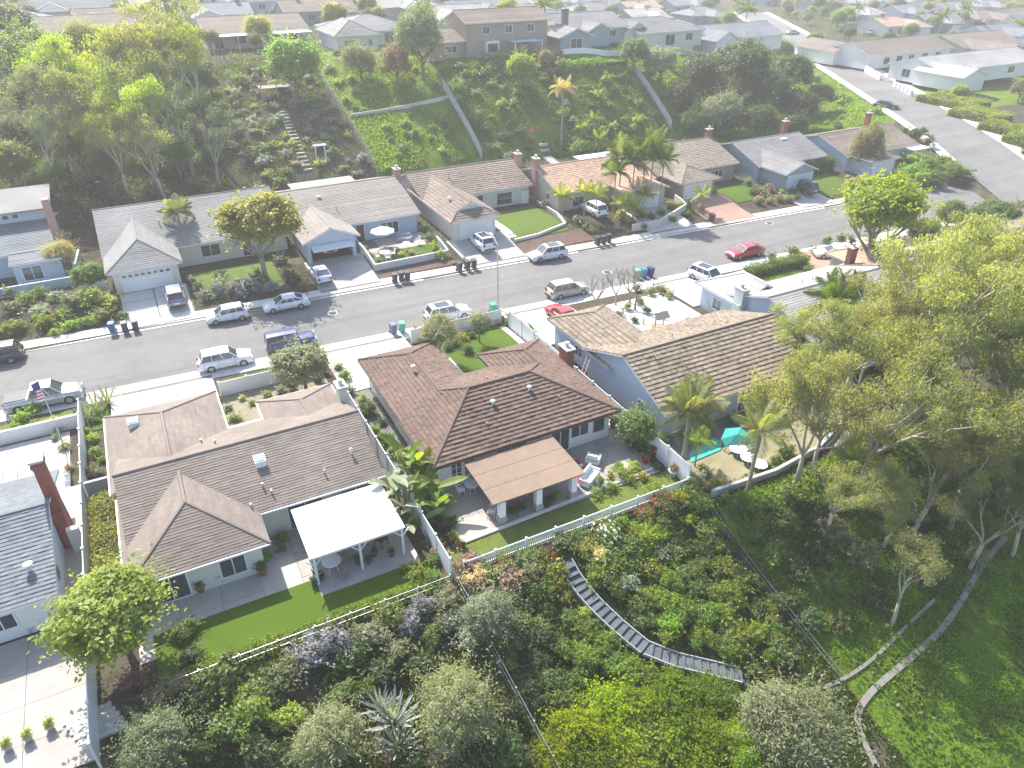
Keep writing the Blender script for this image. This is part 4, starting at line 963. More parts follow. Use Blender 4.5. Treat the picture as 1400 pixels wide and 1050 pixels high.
def palm(base, h, L, label, lm='green', nf=15, r=.13, name='palm_tree', group=None, droop=0, lean=(0, 0)):
    b = Vector((base[0], base[1], tz(base[0], base[1]))); o = thing(name, label, 'palm', b, random.uniform(0, 6.28), group or label)
    t = place('trunk', PTR, o, (0, 0, 0), 0, (r, r, h)); t.rotation_euler = (lean[0], lean[1], 0)
    tx, ty = math.sin(lean[1])*h, -math.sin(lean[0])*h
    for i in range(nf):
        f = place('frond', FR[min(2, max(0, (i*3)//nf+(droop if i > 2 else 0)))], o, (tx, ty, h), 0, (L*random.uniform(.85, 1.1),)*3, LM[lm])
        f.rotation_euler = (random.uniform(-.2, .2), R(-58+70*i/nf+random.uniform(-9, 9)), 2.4*i+random.uniform(-.3, .3))
    return o
def at_palm(px, py, hcrown): b = G(px, py, hcrown); return (b.x, b.y)
# ---- big-leaved plants
def paddle_mesh(name, L, W, bend):
    m = MB(); pr = None; n = 7
    for i in range(n+1):
        t = i/n; wv = W*math.sin(math.pi*min(1, t*.93+.06))**.7; x = L*t*(1-.25*bend*t); z = L*(.9*t-bend*.8*t*t)
        cur = [(x, -wv, z+.18*wv), (x, 0, z-.05*wv), (x, wv, z+.18*wv)]
        if pr:
            for j in range(2): m.poly([pr[j], cur[j], cur[j+1], pr[j+1]], .3+.5*random.random())
        pr = cur
    return m.mesh(name, PLACEHOLD, smooth=True)
PAD = [paddle_mesh('paddle_a', 1, .17, .3), paddle_mesh('paddle_b', 1, .19, .75), paddle_mesh('paddle_c', 1, .16, 1.1)]
def bird_of_paradise(x, y, hh, n, label, lm='bright', stem=True):
    b = Vector((x, y, tz(x, y))); o = thing('bird_of_paradise', label, 'plant', b, 0, label)
    for i in range(n):
        a = random.uniform(0, 6.28); k = random.random(); bx_, by_ = random.uniform(-.4, .4), random.uniform(-.4, .4); zz = hh*(.25+.55*k)
        tip = (bx_+.35*math.cos(a)*(1-k), by_+.35*math.sin(a)*(1-k), zz)
        f = place('leaf', random.choice(PAD), o, tip, 0, (hh*.5*random.uniform(.8, 1.25),)*3, LM[lm]); f.rotation_euler = (random.uniform(-.4, .4), R(random.uniform(-25, 25)), a)
        MB().tube([(bx_*.3, by_*.3, -.05), tip], [.05, .03], 5, False).build('stalk', M('green_stalk', (.10, .16, .04), .6, .2, 4), o, off=(0, 0, 0))
    return o
BLADE = paddle_mesh('blade_agave', 1, .065, -.12)
def agave(x, y, r, n, label, lm='grey', name='agave'):
    o = thing(name, label, 'agave', (x, y, tz(x, y)), 0, label)
    for i in range(n):
        f = place('leaf', BLADE, o, (0, 0, .05), 0, (r*random.uniform(.8, 1.1),)*3, LM[lm]); f.rotation_euler = (0, R(18-60*(i/n)), 2.4*i)
# ---- eucalyptus: pale limbs, separate hanging puffs of foliage
def eucalyptus_meshes(seed, H, spread, nmain, puff, nleaf, leaf):
    rg = random.Random(seed); m = MB(); tips = []
    def grow(p, d, L, r, lv):
        pts = [p]; q = p; dd = d
        for i in range(3):
            dd = (dd+Vector((rg.uniform(-.28, .28), rg.uniform(-.28, .28), rg.uniform(-.05, .22)))).normalized(); q = q+dd*L/3; pts.append(q)
        m.tube(pts, [r, r*.85, r*.7, r*.52], 7 if lv < 2 else 5)
        if lv >= 3: tips.append((q, dd)); return
        if lv >= 1 and rg.random() < .7: tips.append((pts[2]+Vector((rg.uniform(-.5, .5), rg.uniform(-.5, .5), .3)), dd))
        for k in range(3):
            a = rg.uniform(0, 6.28); e = Vector((math.cos(a), math.sin(a), 0)); nd = (dd*.75+e*rg.uniform(.45, .95)*spread+Vector((0, 0, .12))).normalized()
            grow(pts[-1] if k else pts[2], nd, L*rg.uniform(.55, .78), r*.5, lv+1)
    lean = Vector((rg.uniform(-.15, .15), rg.uniform(-.15, .15), 1)).normalized(); p0 = Vector((0, 0, -.3)); p1 = lean*H*.26
    m.tube([p0, p1*.5+Vector((rg.uniform(-.2, .2), 0, 0)), p1], [H*.019, H*.015, H*.013], 9)
    for k in range(nmain):
        a = 2*math.pi*k/nmain+rg.uniform(-.4, .4); e = Vector((math.cos(a), math.sin(a), 0)); grow(p1, (lean+e*.55*spread).normalized(), H*.3, H*.0088, 1)
    g2 = np.random.default_rng(seed); pos = []; nr = []; tn = []
    for q, d in tips:
        k = max(3, int(nleaf*g2.uniform(.6, 1.3))); off = unit(g2.normal(size=(k, 3)))*(g2.random((k, 1))**.5); off[:, 2] = off[:, 2]*.8
        rr = puff*g2.uniform(.6, 1.25); pos.append(np.array(q)+off*rr); nr.append(off*.6+g2.normal(size=(k, 3))*.5+[0, 0, .7]); tn.append(np.clip(g2.uniform(.15, .85)*.6+.3*g2.random(k)+.22*off[:, 2]+.05, 0, 1))
    pos = np.concatenate(pos); al = g2.normal(size=pos.shape)*.5+[0, 0, -.8]
    nr = np.concatenate(nr)
    c = leaf_mesh('crown_eucalyptus_%d' % seed, pos, nr, leaf*g2.uniform(.6, 1.4, len(pos)), np.concatenate(tn), LM['euc'], .32, g2, al-nr*((al*unit(nr)).sum(1, keepdims=True))*.0)
    return m.mesh('trunk_eucalyptus_%d' % seed, PALEBARK, smooth=True), c
EUC = [eucalyptus_meshes(3, 15, 1.0, 4, 1.15, 290, .25), eucalyptus_meshes(8, 16, .85, 4, 1.1, 290, .25), eucalyptus_meshes(14, 14, 1.1, 4, 1.15, 290, .25)]
EUS = [eucalyptus_meshes(21, 15, .6, 3, 1.15, 170, .32), eucalyptus_meshes(27, 15, .5, 3, 1.15, 170, .32)]
def eucalyptus(x, y, k, s, label, slim=False, lm='euc', group=None):
    o = thing('eucalyptus_tree', label, 'tree', (x, y, tz(x, y)), random.uniform(0, 6.28), group or label)
    t, c = (EUS if slim else EUC)[k]; place('trunk', t, o, scale=(s, s, s)); place('crown', c, o, scale=(s, s, s), mat=LM[lm]); return o
def bare_mesh(seed):
    rg = random.Random(seed); m = MB()
    def g(p, d, L, r, lv):
        q = p+d*L; m.tube([p, (p+q)/2+Vector((rg.uniform(-.05, .05), rg.uniform(-.05, .05), 0))*L, q], [r, r*.8, r*.6], 5, False)
        if lv < 5:
            for k in range(3 if lv < 3 else 2):
                nd = (d+Vector((rg.uniform(-.75, .75), rg.uniform(-.75, .75), rg.uniform(-.1, .35)))).normalized(); g(q, nd, L*rg.uniform(.6, .85), r*.58, lv+1)
    g(Vector((0, 0, -.1)), Vector((0, 0, 1)), .8, .09, 0); return m.mesh('bare_branches_%d' % seed, GREYBARK)
BARE = [bare_mesh(2), bare_mesh(6)]
def bare_tree(px, py, h, label, s=1.):
    b = G(px, py, h*.6); o = place('bare_tree', random.choice(BARE), None, b, random.uniform(0, 6), (s, s, s)); return tag(o, label, 'tree', label)
# ---- hedges and ground cover
def hedge(x0, x1, y0, y1, h, lm, label, leaf=.16, dens=150, name='hedge', cat='hedge', zf=None, rough=.12):
    cx, cy_ = (x0+x1)/2, (y0+y1)/2
    A = 2*(x1-x0)*h+2*(y1-y0)*h+(x1-x0)*(y1-y0); n = int(A*dens); rg = rng
    p = rg.random((n, 3)); f = rg.random(n); w_, d_ = x1-x0, y1-y0
    fs = np.cumsum([w_*d_, w_*h, w_*h, d_*h, d_*h])/A
    k = np.searchsorted(fs, f); nr = np.zeros((n, 3))
    for i, (ax, val, nv) in enumerate(((2, 1, (0, 0, 1)), (1, 0, (0, -1, 0)), (1, 1, (0, 1, 0)), (0, 0, (-1, 0, 0)), (0, 1, (1, 0, 0)))):
        s = k == i; p[s, ax] = val; nr[s] = nv
    pos = np.stack([x0+p[:, 0]*w_, y0+p[:, 1]*d_, p[:, 2]*h], 1)
    pos += rg.normal(size=pos.shape)*rough; wv = .10*np.sin(pos[:, 0]*1.7)+.08*np.sin(pos[:, 1]*2.1+1)
    pos[:, 2] = pos[:, 2]*(1+wv)+terr(pos[:, 0], pos[:, 1])
    pos[:, 2] = np.maximum(pos[:, 2], terr(pos[:, 0], pos[:, 1])+.02)
    z0_ = tz(cx, cy_); pos -= np.array([cx, cy_, z0_])
    tn = np.clip(.5+.25*np.sin(pos[:, 0]*2.3+pos[:, 1]*1.9)+rg.normal(0, .2, n), 0, 1)
    o = thing(name, label, cat, (cx, cy_, z0_)); me = leaf_mesh(name, pos, nr*.8+rg.normal(size=pos.shape)*.6+[0, 0, .3], leaf*rg.uniform(.6, 1.3, n), tn, LM[lm])
    place('foliage', me, o)
    MB().box(x0+.15-cx, x1-.15-cx, y0+.15-cy_, y1-.15-cy_, -.4, h*.78).build('branches', M('hedge_core', (.02, .03, .012), .9, .3, 5), o, off=(0, 0, 0))
    return o
def cover(name, label, x0, x1, y0, y1, n, size, lm, mask=None, thr=.5, fs=.25, upright=.6, asp=.35, seed=0, cat='ground cover', off=0., tall=.35):
    rg = np.random.default_rng(seed+100); x = rg.uniform(x0, x1, n); y = rg.uniform(y0, y1, n)
    f = np.zeros(n); g = np.random.default_rng(seed)
    for k in range(7):
        a = g.uniform(0, 6.28); q = fs*g.uniform(.6, 2.8); f += np.sin((x*math.cos(a)+y*math.sin(a))*q*6.28/2+g.uniform(0, 6.28))/(1+.25*k)
    f = (f-f.min())/(f.max()-f.min())
    keep = f+rg.normal(0, .08, n) > thr
    if mask is not None: keep &= mask(x, y)
    x, y, f = x[keep], y[keep], f[keep]; n = len(x)
    nr = rg.normal(size=(n, 3)); nr[:, 2] = np.abs(nr[:, 2])*(1-upright)+.15
    s = size*rg.uniform(.5, 1.4, n)*(0.6+.8*f)
    z = terr(x, y)+s*tall*rg.uniform(.3, 1.2, n)+off
    al = rg.normal(size=(n, 3))*.5+[0, 0, .6+upright]
    me = leaf_mesh(name, np.stack([x, y, z], 1), np.cross(al, rg.normal(size=(n, 3))), s, np.clip(.2+.6*f+rg.normal(0, .18, n), 0, 1), LM[lm], asp, rg, al)
    return tag(place(name, me), label, cat, None, 'stuff')
# ================================================================ cars, bins, fences, furniture
TYPES = {   # stations: x, belt z, half width at sill, at belt; then the cabin: x0 bottom, x0 top, x1 top, x1 bottom, roof z
 'suv': dict(L=4.75, st=[(0, .50, .74, .62), (.12, .82, .88, .80), (.5, .93, .92, .88), (1.35, 1.02, .94, .92), (2.4, 1.06, .95, .94), (3.9, 1.09, .95, .93), (4.5, 1.06, .92, .88), (4.75, .62, .80, .74)], cab=(1.25, 1.95, 4.15, 4.55, 1.70), wb=(.92, 3.70), wr=.36),
 'hatch': dict(L=4.1, st=[(0, .48, .70, .58), (.12, .74, .82, .74), (.45, .86, .86, .82), (1.1, .96, .87, .86), (2.2, 1.0, .88, .87), (3.3, 1.02, .88, .86), (3.9, 1.0, .85, .80), (4.1, .6, .74, .70)], cab=(.85, 1.65, 3.45, 3.98, 1.52), wb=(.8, 3.33), wr=.31),
 'sedan': dict(L=4.8, st=[(0, .46, .72, .60), (.14, .70, .86, .76), (.6, .80, .90, .86), (1.5, .92, .92, .90), (2.6, .95, .92, .91), (3.7, .98, .92, .90), (4.6, .98, .88, .82), (4.8, .6, .78, .72)], cab=(1.25, 2.1, 3.35, 4.25, 1.42), wb=(.92, 3.75), wr=.33),
 'pickup': dict(L=5.8, st=[(0, .60, .80, .70), (.12, .95, .94, .86), (.6, 1.06, .98, .95), (1.5, 1.14, 1.0, .98), (2.6, 1.16, 1.0, .98), (3.9, 1.16, 1.0, .98), (5.65, 1.16, 1.0, .98), (5.8, .75, .96, .94)], cab=(1.45, 2.15, 3.55, 3.9, 1.88), wb=(1.05, 4.75), wr=.40),
 'jeep': dict(L=4.6, st=[(0, .70, .72, .66), (.1, 1.05, .78, .74), (.4, 1.10, .82, .78), (1.5, 1.16, .86, .84), (2.4, 1.18, .90, .90), (3.8, 1.18, .90, .90), (4.5, 1.18, .90, .90), (4.6, .8, .88, .86)], cab=(1.5, 1.75, 4.4, 4.5, 1.85), wb=(.8, 3.7), wr=.41)}
CARM = {}
def car_meshes(kind, sunroof):
    key = (kind, sunroof)
    if key in CARM: return CARM[key]
    T = TYPES[kind]; L = T['L']; zb = .24; out = {}
    rings = []
    for x, zt, ws, wt in T['st']:
        mid = zb+(zt-zb)*.55
        rings.append([(x, -ws*.93, zb), (x, -ws, zb+.12), (x, -ws*1.0, mid), (x, -wt, zt-.04), (x, -wt*.82, zt), (x, 0, zt+.03), (x, wt*.82, zt), (x, wt, zt-.04), (x, ws, mid), (x, ws, zb+.12), (x, ws*.93, zb)])
    body = MB().ring_loft(rings)
    a, b, c, d, zr = T['cab']; st = T['st']
    zbelt = lambda x: np.interp(x, [s[0] for s in st], [s[1] for s in st])+.0
    wbelt = lambda x: np.interp(x, [s[0] for s in st], [s[3] for s in st])
    wt = wbelt(2)*.78
    g = MB()
    lo = [(a, -wbelt(a)*.86, zbelt(a)), (d, -wbelt(d)*.9, zbelt(d)-.02), (d, wbelt(d)*.9, zbelt(d)-.02), (a, wbelt(a)*.86, zbelt(a))]
    hi = [(b, -wt*.92, zr-.07), (c, -wt*.94, zr-.07), (c, wt*.94, zr-.07), (b, wt*.92, zr-.07)]
    g.hexa(lo, hi)
    rf = MB()
    xs_ = np.linspace(b-.04, c+.06, 6)
    rf.ring_loft([[(x, -wt*.99, zr-.09), (x, -wt*.93, zr-.01-.03*abs(i-2.5)/2.5), (x, 0, zr+.02-.03*abs(i-2.5)/2.5), (x, wt*.93, zr-.01-.03*abs(i-2.5)/2.5), (x, wt*.99, zr-.09)] for i, x in enumerate(xs_)])
    for s in (-1, 1):
        def side(x, t):                                       # point on the side glass
            lo_ = Vector((a+(d-a)*x, s*(wbelt(a)*.86*(1-x)+wbelt(d)*.9*x), zbelt(a)*(1-x)+zbelt(d)*x)); hi_ = Vector((b+(c-b)*x, s*wt*.93, zr-.07)); return lo_.lerp(hi_, t)
        for x, w_ in ((0, .07), (.36, .06), (.68, .07), (1, .11)): rf.bar(side(x, -.02), side(x, 1), w_, .06, (0, 1, 0))
    out['body'] = body; out['glass'] = g; out['roof'] = rf; out['kind'] = T
    x0, x1 = T['wb']; r = T['wr']
    rf.bar((a, -.0, zbelt(a)), (a-.01, .0, zbelt(a)+.001), .01)
    if kind == 'pickup':
        out['bed'] = MB().box(4.05, 5.66, -.80, .80, 1.13, 1.205)
        out['bed'].hexa([(4.05, -.8, 1.19), (5.66, -.8, 1.19), (5.66, .8, 1.19), (4.05, .8, 1.19)], [(4.05, -.8, 1.21), (5.66, -.8, 1.21), (5.66, .8, 1.21), (4.05, .8, 1.21)])
    me = {}
    me['body'] = body.mesh('car_body_'+kind, PLACEHOLD, (L/2, 0, 0), True); me['glass'] = g.mesh('car_glass_'+kind, GLASS, (L/2, 0, 0)); me['roof'] = rf.mesh('car_roof_'+kind, PLACEHOLD, (L/2, 0, 0))
    if 'bed' in out: me['bed'] = out['bed'].mesh('car_bed', BLACK, (L/2, 0, 0))
    t = MB(); n = 16
    for (r0, y0, r1, y1) in ((r, -.1, r, .1), (r, .1, r*.62, .11), (r*.62, -.11, r, -.1)):
        k = len(t.v); t.v += [(r0*math.cos(6.2832*j/n), y0, r0*math.sin(6.2832*j/n)) for j in range(n)]+[(r1*math.cos(6.2832*j/n), y1, r1*math.sin(6.2832*j/n)) for j in range(n)]
        for j in range(n): t.f.append((k+j, k+n+j, k+n+(j+1) % n, k+(j+1) % n)); t.t.append(.5)
    me['tyre'] = t.mesh('tyre_'+kind, RUBBER, smooth=True)
    rm = MB()
    for yy in (-.095, .095):
        rm.poly([(r*.62*math.cos(6.2832*j/n), yy, r*.62*math.sin(6.2832*j/n)) for j in range(n)])
        for j in range(5): q = 6.2832*j/5; rm.bar((0, yy*1.15, 0), (r*.6*math.cos(q), yy*1.1, r*.6*math.sin(q)), .06, .03, (0, 1, 0))
    me['rim'] = rm.mesh('rim_'+kind, ALLOY)
    lt = lambda x, s, w_, h_, z: MB().box(x-.06, x+.06, s*.62-w_/2, s*.62+w_/2, z, z+h_)
    me['head'] = [lt(.09, s, .36, .16, st[1][1]-.20).mesh('headlight_'+kind, M('lamp_lens', (.75, .77, .8), .15, .05, 4, spec=.8), (L/2, 0, 0)) for s in (-1, 1)]
    me['tail'] = [lt(L-.07, s*1.08, .26, .24, st[-2][1]-.28).mesh('tail_light_'+kind, M('tail_lens', (.35, .02, .02), .2, .1, 4, spec=.7), (L/2, 0, 0)) for s in (-1, 1)]
    me['bump'] = MB().box(-.03, .1, -.7, .7, .28, .46).box(L-.1, L+.03, -.75, .75, .3, .5).mesh('bumper_'+kind, BLACK, (L/2, 0, 0))
    me['sun'] = MB().box(b+.35, c-.45, -wt*.7, wt*.7, zr-.02, zr+.03).mesh('sunroof_'+kind, GLASS, (L/2, 0, 0))
    me['mirror'] = [MB().box(a+.42, a+.55, *sorted((s*(wbelt(a)*.9), s*(wbelt(a)*.9+.22))), zbelt(a)+.02, zbelt(a)+.2).mesh('mirror_'+kind, PLACEHOLD, (L/2, 0, 0)) for s in (-1, 1)]
    me['plate'] = MB().box(L+.03, L+.045, -.26, .26, .62, .76).mesh('plate_'+kind, WHITE, (L/2, 0, 0))
    sm = MB()
    for s in (-1, 1):
        for x in (a+.35, (a+d)/2+.1, d-.35): w_ = np.interp(x, [q[0] for q in st], [q[2] for q in st]); sm.box(x-.012, x+.012, *sorted((s*(w_-.05), s*(w_+.004))), .36, zbelt(x)-.06)
        sm.box(a+.2, d-.3, *sorted((s*(wbelt(2)*.9), s*(T['st'][3][2]+.006))), .30, .37)
    me['seam'] = sm.mesh('door_seam_'+kind, BLACK, (L/2, 0, 0))
    CARM[key] = me; return me
def car(px, py, kind, col, head, label, sunroof=False, z=None, base=None, group=None):
    """head: direction of the nose in degrees (0 = along +x)."""
    b = G(px, py, .75) if base is None else Vector((base[0], base[1], tz(*base)))
    if z is None:
        z = max(b.z, .03)
        if -140 < b.x < 106 and y_near(b.x) < b.y < y_far(b.x): z = .05
    if z > .5: z += .08
    T = TYPES[kind]; me = car_meshes(kind, sunroof); L = T['L']
    o = thing('parked_car', label, 'car', (b.x, b.y, z), R(head+180), group)
    place('body', me['body'], o, mat=col); place('window_glass', me['glass'], o); r = place('cabin_frame', me['roof'], o, mat=col)
    if sunroof: place('sunroof', me['sun'], r)
    if 'bed' in me: place('truck_bed', me['bed'], o)
    place('bumper', me['bump'], o)
    for m in me['mirror']: place('mirror', m, o, mat=col)
    place('licence_plate', me['plate'], o); place('door_seams', me['seam'], o)['kind'] = 'stuff'
    for m in me['head']: place('headlight', m, o)
    for m in me['tail']: place('tail_light', m, o)
    wy = T['st'][3][2]-.09
    for x in T['wb']:
        for s in (-1, 1):
            wl = place('wheel', me['tyre'], o, (x-L/2, s*wy, T['wr'])); place('rim', me['rim'], wl)
    o.name = {'pickup': 'pickup_truck'}.get(kind, 'parked_car')
    return o
PW = paint('car_white', (.72, .73, .75)); PS = paint('car_silver', (.42, .44, .46), .4); PD = paint('car_dark', (.03, .035, .045)); PN = paint('car_navy', (.06, .08, .16)); PR = paint('car_red', (.42, .025, .03)); PB = paint('car_champagne', (.48, .44, .38), .3); PG = paint('car_grey', (.22, .24, .26), .3)
BODY = MB().hexa([(-.22, -.26, .06), (.22, -.26, .06), (.22, .24, .06), (-.22, .24, .06)], [(-.29, -.36, .98), (.29, -.36, .98), (.29, .34, .98), (-.29, .34, .98)])
def bin_(px, py, col, label, group, base=None):
    b = G(px, py, .3) if base is None else Vector((base[0], base[1], tz(*base)))
    on = y_near(b.x) < b.y < y_far(b.x); z = .06 if on else b.z+.04
    if not on and (abs(b.y-float(y_near(b.x))) < 2 or abs(b.y-float(y_far(b.x))) < 2): z = .14
    o = thing('wheelie_bin', label, 'bin', (b.x, b.y, z), random.uniform(-.25, .25), group)
    cm = M('bin_'+'_'.join('%02d' % int(c*99) for c in col), col, .5, .1, 3)
    if 'bin_body' not in bpy.data.meshes:
        BODY.mesh('bin_body', cm); MB().hexa([(-.32, -.4, .98), (.32, -.4, .98), (.32, .40, .98), (-.32, .40, .98)], [(-.27, -.34, 1.07), (.27, -.34, 1.07), (.27, .36, 1.09), (-.27, .36, 1.09)]).box(-.25, .25, .40, .44, .93, .99).mesh('bin_lid', cm)
        MB().tube([(-.04, 0, 0), (.04, 0, 0)], .13, 10).mesh('bin_wheel', RUBBER)
    place('body', bpy.data.meshes['bin_body'], o, mat=cm); place('lid', bpy.data.meshes['bin_lid'], o, mat=cm)
    for s in (-1, 1): place('wheel', bpy.data.meshes['bin_wheel'], o, (s*.25, .3, .13))
    return o
def panel_fence(name, label, pts, h, mat, step=2.4, post=.12, cap=True, kind='panel', zo=0., cat='fence', rails=0, thick=.05):
    """Fence of posts with a panel between each pair; follows the ground."""
    a0 = Vector((*pts[0], tz(*pts[0]))); o = thing(name, label, cat, a0)
    P_ = [pts[0]]
    for a, b in zip(pts[:-1], pts[1:]):
        L = math.hypot(b[0]-a[0], b[1]-a[1]); n = max(1, round(L/step))
        P_ += [(a[0]+(b[0]-a[0])*k/n, a[1]+(b[1]-a[1])*k/n) for k in range(1, n+1)]
    Q = [Vector((x, y, tz(x, y)+zo)) for x, y in P_]
    for q in Q:
        m = MB().box(q.x-post/2, q.x+post/2, q.y-post/2, q.y+post/2, q.z-.2, q.z+h+.06)
        if cap: m.box(q.x-post/2-.02, q.x+post/2+.02, q.y-post/2-.02, q.y+post/2+.02, q.z+h+.06, q.z+h+.1)
        m.build('post', mat, o)
    for a, b in zip(Q[:-1], Q[1:]):
        d = (b-a).normalized(); e = Vector((0, 0, 1)).cross(d).normalized()*thick/2; u = Vector((0, 0, 1)); a2, b2 = a+d*post/2, b-d*post/2
        if kind == 'panel': MB().hexa([a2-e+u*.03, b2-e+u*.03, b2+e+u*.03, a2+e+u*.03], [a2-e+u*h, b2-e+u*h, b2+e+u*h, a2+e+u*h]).build('panel', mat, o)
        elif kind == 'picket':
            for zz in (.15, h-.12): MB().hexa([a2-e*1.4+u*zz, b2-e*1.4+u*zz, b2+e*1.4+u*zz, a2+e*1.4+u*zz], [a2-e*1.4+u*(zz+.08), b2-e*1.4+u*(zz+.08), b2+e*1.4+u*(zz+.08), a2+e*1.4+u*(zz+.08)]).build('rail', mat, o)
            m = MB(); L = (b2-a2).length; n = int(L/.13)
            for k in range(n): p = a2+(b2-a2)*((k+.5)/n); f = d*.035; m.hexa([p-e*.5-f+u*.05, p-e*.5+f+u*.05, p+e*.5+f+u*.05, p+e*.5-f+u*.05], [p-e*.5-f+u*h, p-e*.5+f+u*h, p+e*.5+f+u*h, p+e*.5-f+u*h])
            m.build('pickets', mat, o)['kind'] = 'stuff'
        elif kind == 'wire':
            for zz in (.1, h*.5, h-.05): MB().bar(a2+u*zz, b2+u*zz, .018).build('rail', mat, o)
            m = MB(); L = (b2-a2).length; n = int(L/.18)
            for k in range(n): p = a2+(b2-a2)*((k+.5)/n); m.bar(p+u*.1, p+u*(h-.05), .006)
            m.build('wires', mat, o)['kind'] = 'stuff'
    return o
def block_wall(name, label, pts, h, mat, th=.2, courses=0, zb=0, cat='wall'):
    a0 = Vector((*pts[0], tz(*pts[0]))); o = thing(name, label, cat, a0)
    for a, b in zip(pts[:-1], pts[1:]):
        L = math.hypot(b[0]-a[0], b[1]-a[1]); n = max(1, round(L/2.)); d = Vector((b[0]-a[0], b[1]-a[1], 0)).normalized(); e = Vector((-d.y, d.x, 0))*th/2
        for k in range(n):
            p = Vector((a[0]+(b[0]-a[0])*k/n, a[1]+(b[1]-a[1])*k/n, 0)); q = Vector((a[0]+(b[0]-a[0])*(k+1)/n, a[1]+(b[1]-a[1])*(k+1)/n, 0))
            za, zc = tz(p.x, p.y)+zb, tz(q.x, q.y)+zb; u = Vector((0, 0, 1)); p = p+d*.004; q = q-d*.004
            MB().hexa([p-e+u*(za-.5), q-e+u*(zc-.5), q+e+u*(zc-.5), p+e+u*(za-.5)], [p-e+u*(za+h), q-e+u*(zc+h), q+e+u*(zc+h), p+e+u*(za+h)]).build('wall_section', mat, o)
            MB().hexa([p-e*1.2+u*(za+h), q-e*1.2+u*(zc+h), q+e*1.2+u*(zc+h), p+e*1.2+u*(za+h)], [p-e*1.2+u*(za+h+.06), q-e*1.2+u*(zc+h+.06), q+e*1.2+u*(zc+h+.06), p+e*1.2+u*(za+h+.06)]).build('coping', mat, o)
    return o
def table(x, y, z, r, label, mat, h=.74, top=None, group=None):
    o = thing('garden_table', label, 'table', (x, y, z), 0, group)
    MB().lathe([(r, h-.04), (r, h)], (x, y, z), 18).build('tabletop', top or mat, o)
    for k in range(4): a = k*1.5708+.78; MB().tube([(x+.15*math.cos(a), y+.15*math.sin(a), z+h-.04), (x+r*.7*math.cos(a), y+r*.7*math.sin(a), z)], .022, 6).build('leg', mat, o)
    return o
def chair(x, y, z, rz, label, mat, group=None, s=1.):
    o = thing('garden_chair', label, 'chair', (x, y, z), rz, group); off = (0, 0, 0)
    MB().box(-.25*s, .25*s, -.25*s, .25*s, .42*s, .47*s).build('seat', mat, o, off); m = MB()
    for k in range(5): m.bar((-.2*s+.1*s*k, .25*s, .47*s), (-.2*s+.1*s*k, .32*s, .95*s), .04*s)
    m.bar((-.25*s, .32*s, .95*s), (.25*s, .32*s, .95*s), .05*s); m.build('backrest', mat, o, off)
    for a in (-1, 1):
        for b in (-1, 1): MB().bar((a*.22*s, b*.22*s, .42*s), (a*.25*s, b*.26*s, 0), .04*s).build('leg', mat, o, off)
        MB().bar((a*.26*s, -.22*s, .66*s), (a*.26*s, .27*s, .68*s), .05*s).build('armrest', mat, o, off)
    return o
def sofa(x, y, z, rz, L, label, mat, cat='sofa', name='garden_sofa'):
    o = thing(name, label, cat, (x, y, z), rz); off = (0, 0, 0)
    MB().box(-L/2, L/2, -.4, .4, .08, .36).build('base', mat, o, off)
    for k in range(max(1, round(L/.8))):
        n = max(1, round(L/.8)); a = -L/2+.08+(L-.16)*k/n; MB().box(a+.01, a+(L-.16)/n-.01, -.4, .22, .36, .5).build('seat_cushion', mat, o, off); MB().hexa([(a+.01, .2, .5), (a+(L-.16)/n-.01, .2, .5), (a+(L-.16)/n-.01, .36, .5), (a+.01, .36, .5)], [(a+.01, .28, .9), (a+(L-.16)/n-.01, .28, .9), (a+(L-.16)/n-.01, .42, .9), (a+.01, .42, .9)]).build('back_cushion', mat, o, off)
    for s in (-1, 1): MB().box(s*L/2-.07, s*L/2+.07, -.4, .4, .08, .62).build('armrest', mat, o, off)
    return o
def umbrella(x, y, z, r, label, mat):
    o = thing('parasol', label, 'parasol', (x, y, z)); n = 8
    MB().tube([(x, y, z), (x, y, z+2.5)], .025, 8).build('pole', METAL, o); MB().lathe([(.28, 0), (.26, .08)], (x, y, z), 12).build('base', CONC, o)
    for k in range(n):
        a, b = 2*math.pi*k/n, 2*math.pi*(k+1)/n; A = (x+r*math.cos(a), y+r*math.sin(a), z+1.95); Bp = (x+r*math.cos(b), y+r*math.sin(b), z+1.95)
        m = MB().poly([(x, y, z+2.55), A, Bp]).poly([A, (A[0], A[1], A[2]-.12), (Bp[0], Bp[1], Bp[2]-.12), Bp]); m.build('canopy_panel', mat, o)
        MB().bar((x, y, z+2.5), (A[0], A[1], A[2]-.02), .02).build('rib', METAL, o)
    return o
def pot(x, y, z, r, label, mat, lm='green', group=None):
    o = thing('plant_pot', label, 'plant pot', (x, y, z), 0, group)
    MB().lathe([(r*.65, 0), (r, r*1.5), (r*1.1, r*1.5), (r*1.1, r*1.75), (r*.9, r*1.7)], (x, y, z), 12).build('pot', mat, o, smooth=True)
    place('plant', random.choice(CR['small']), o, (0, 0, r*2.4), 0, (r*1.5,)*3, LM[lm]); return o
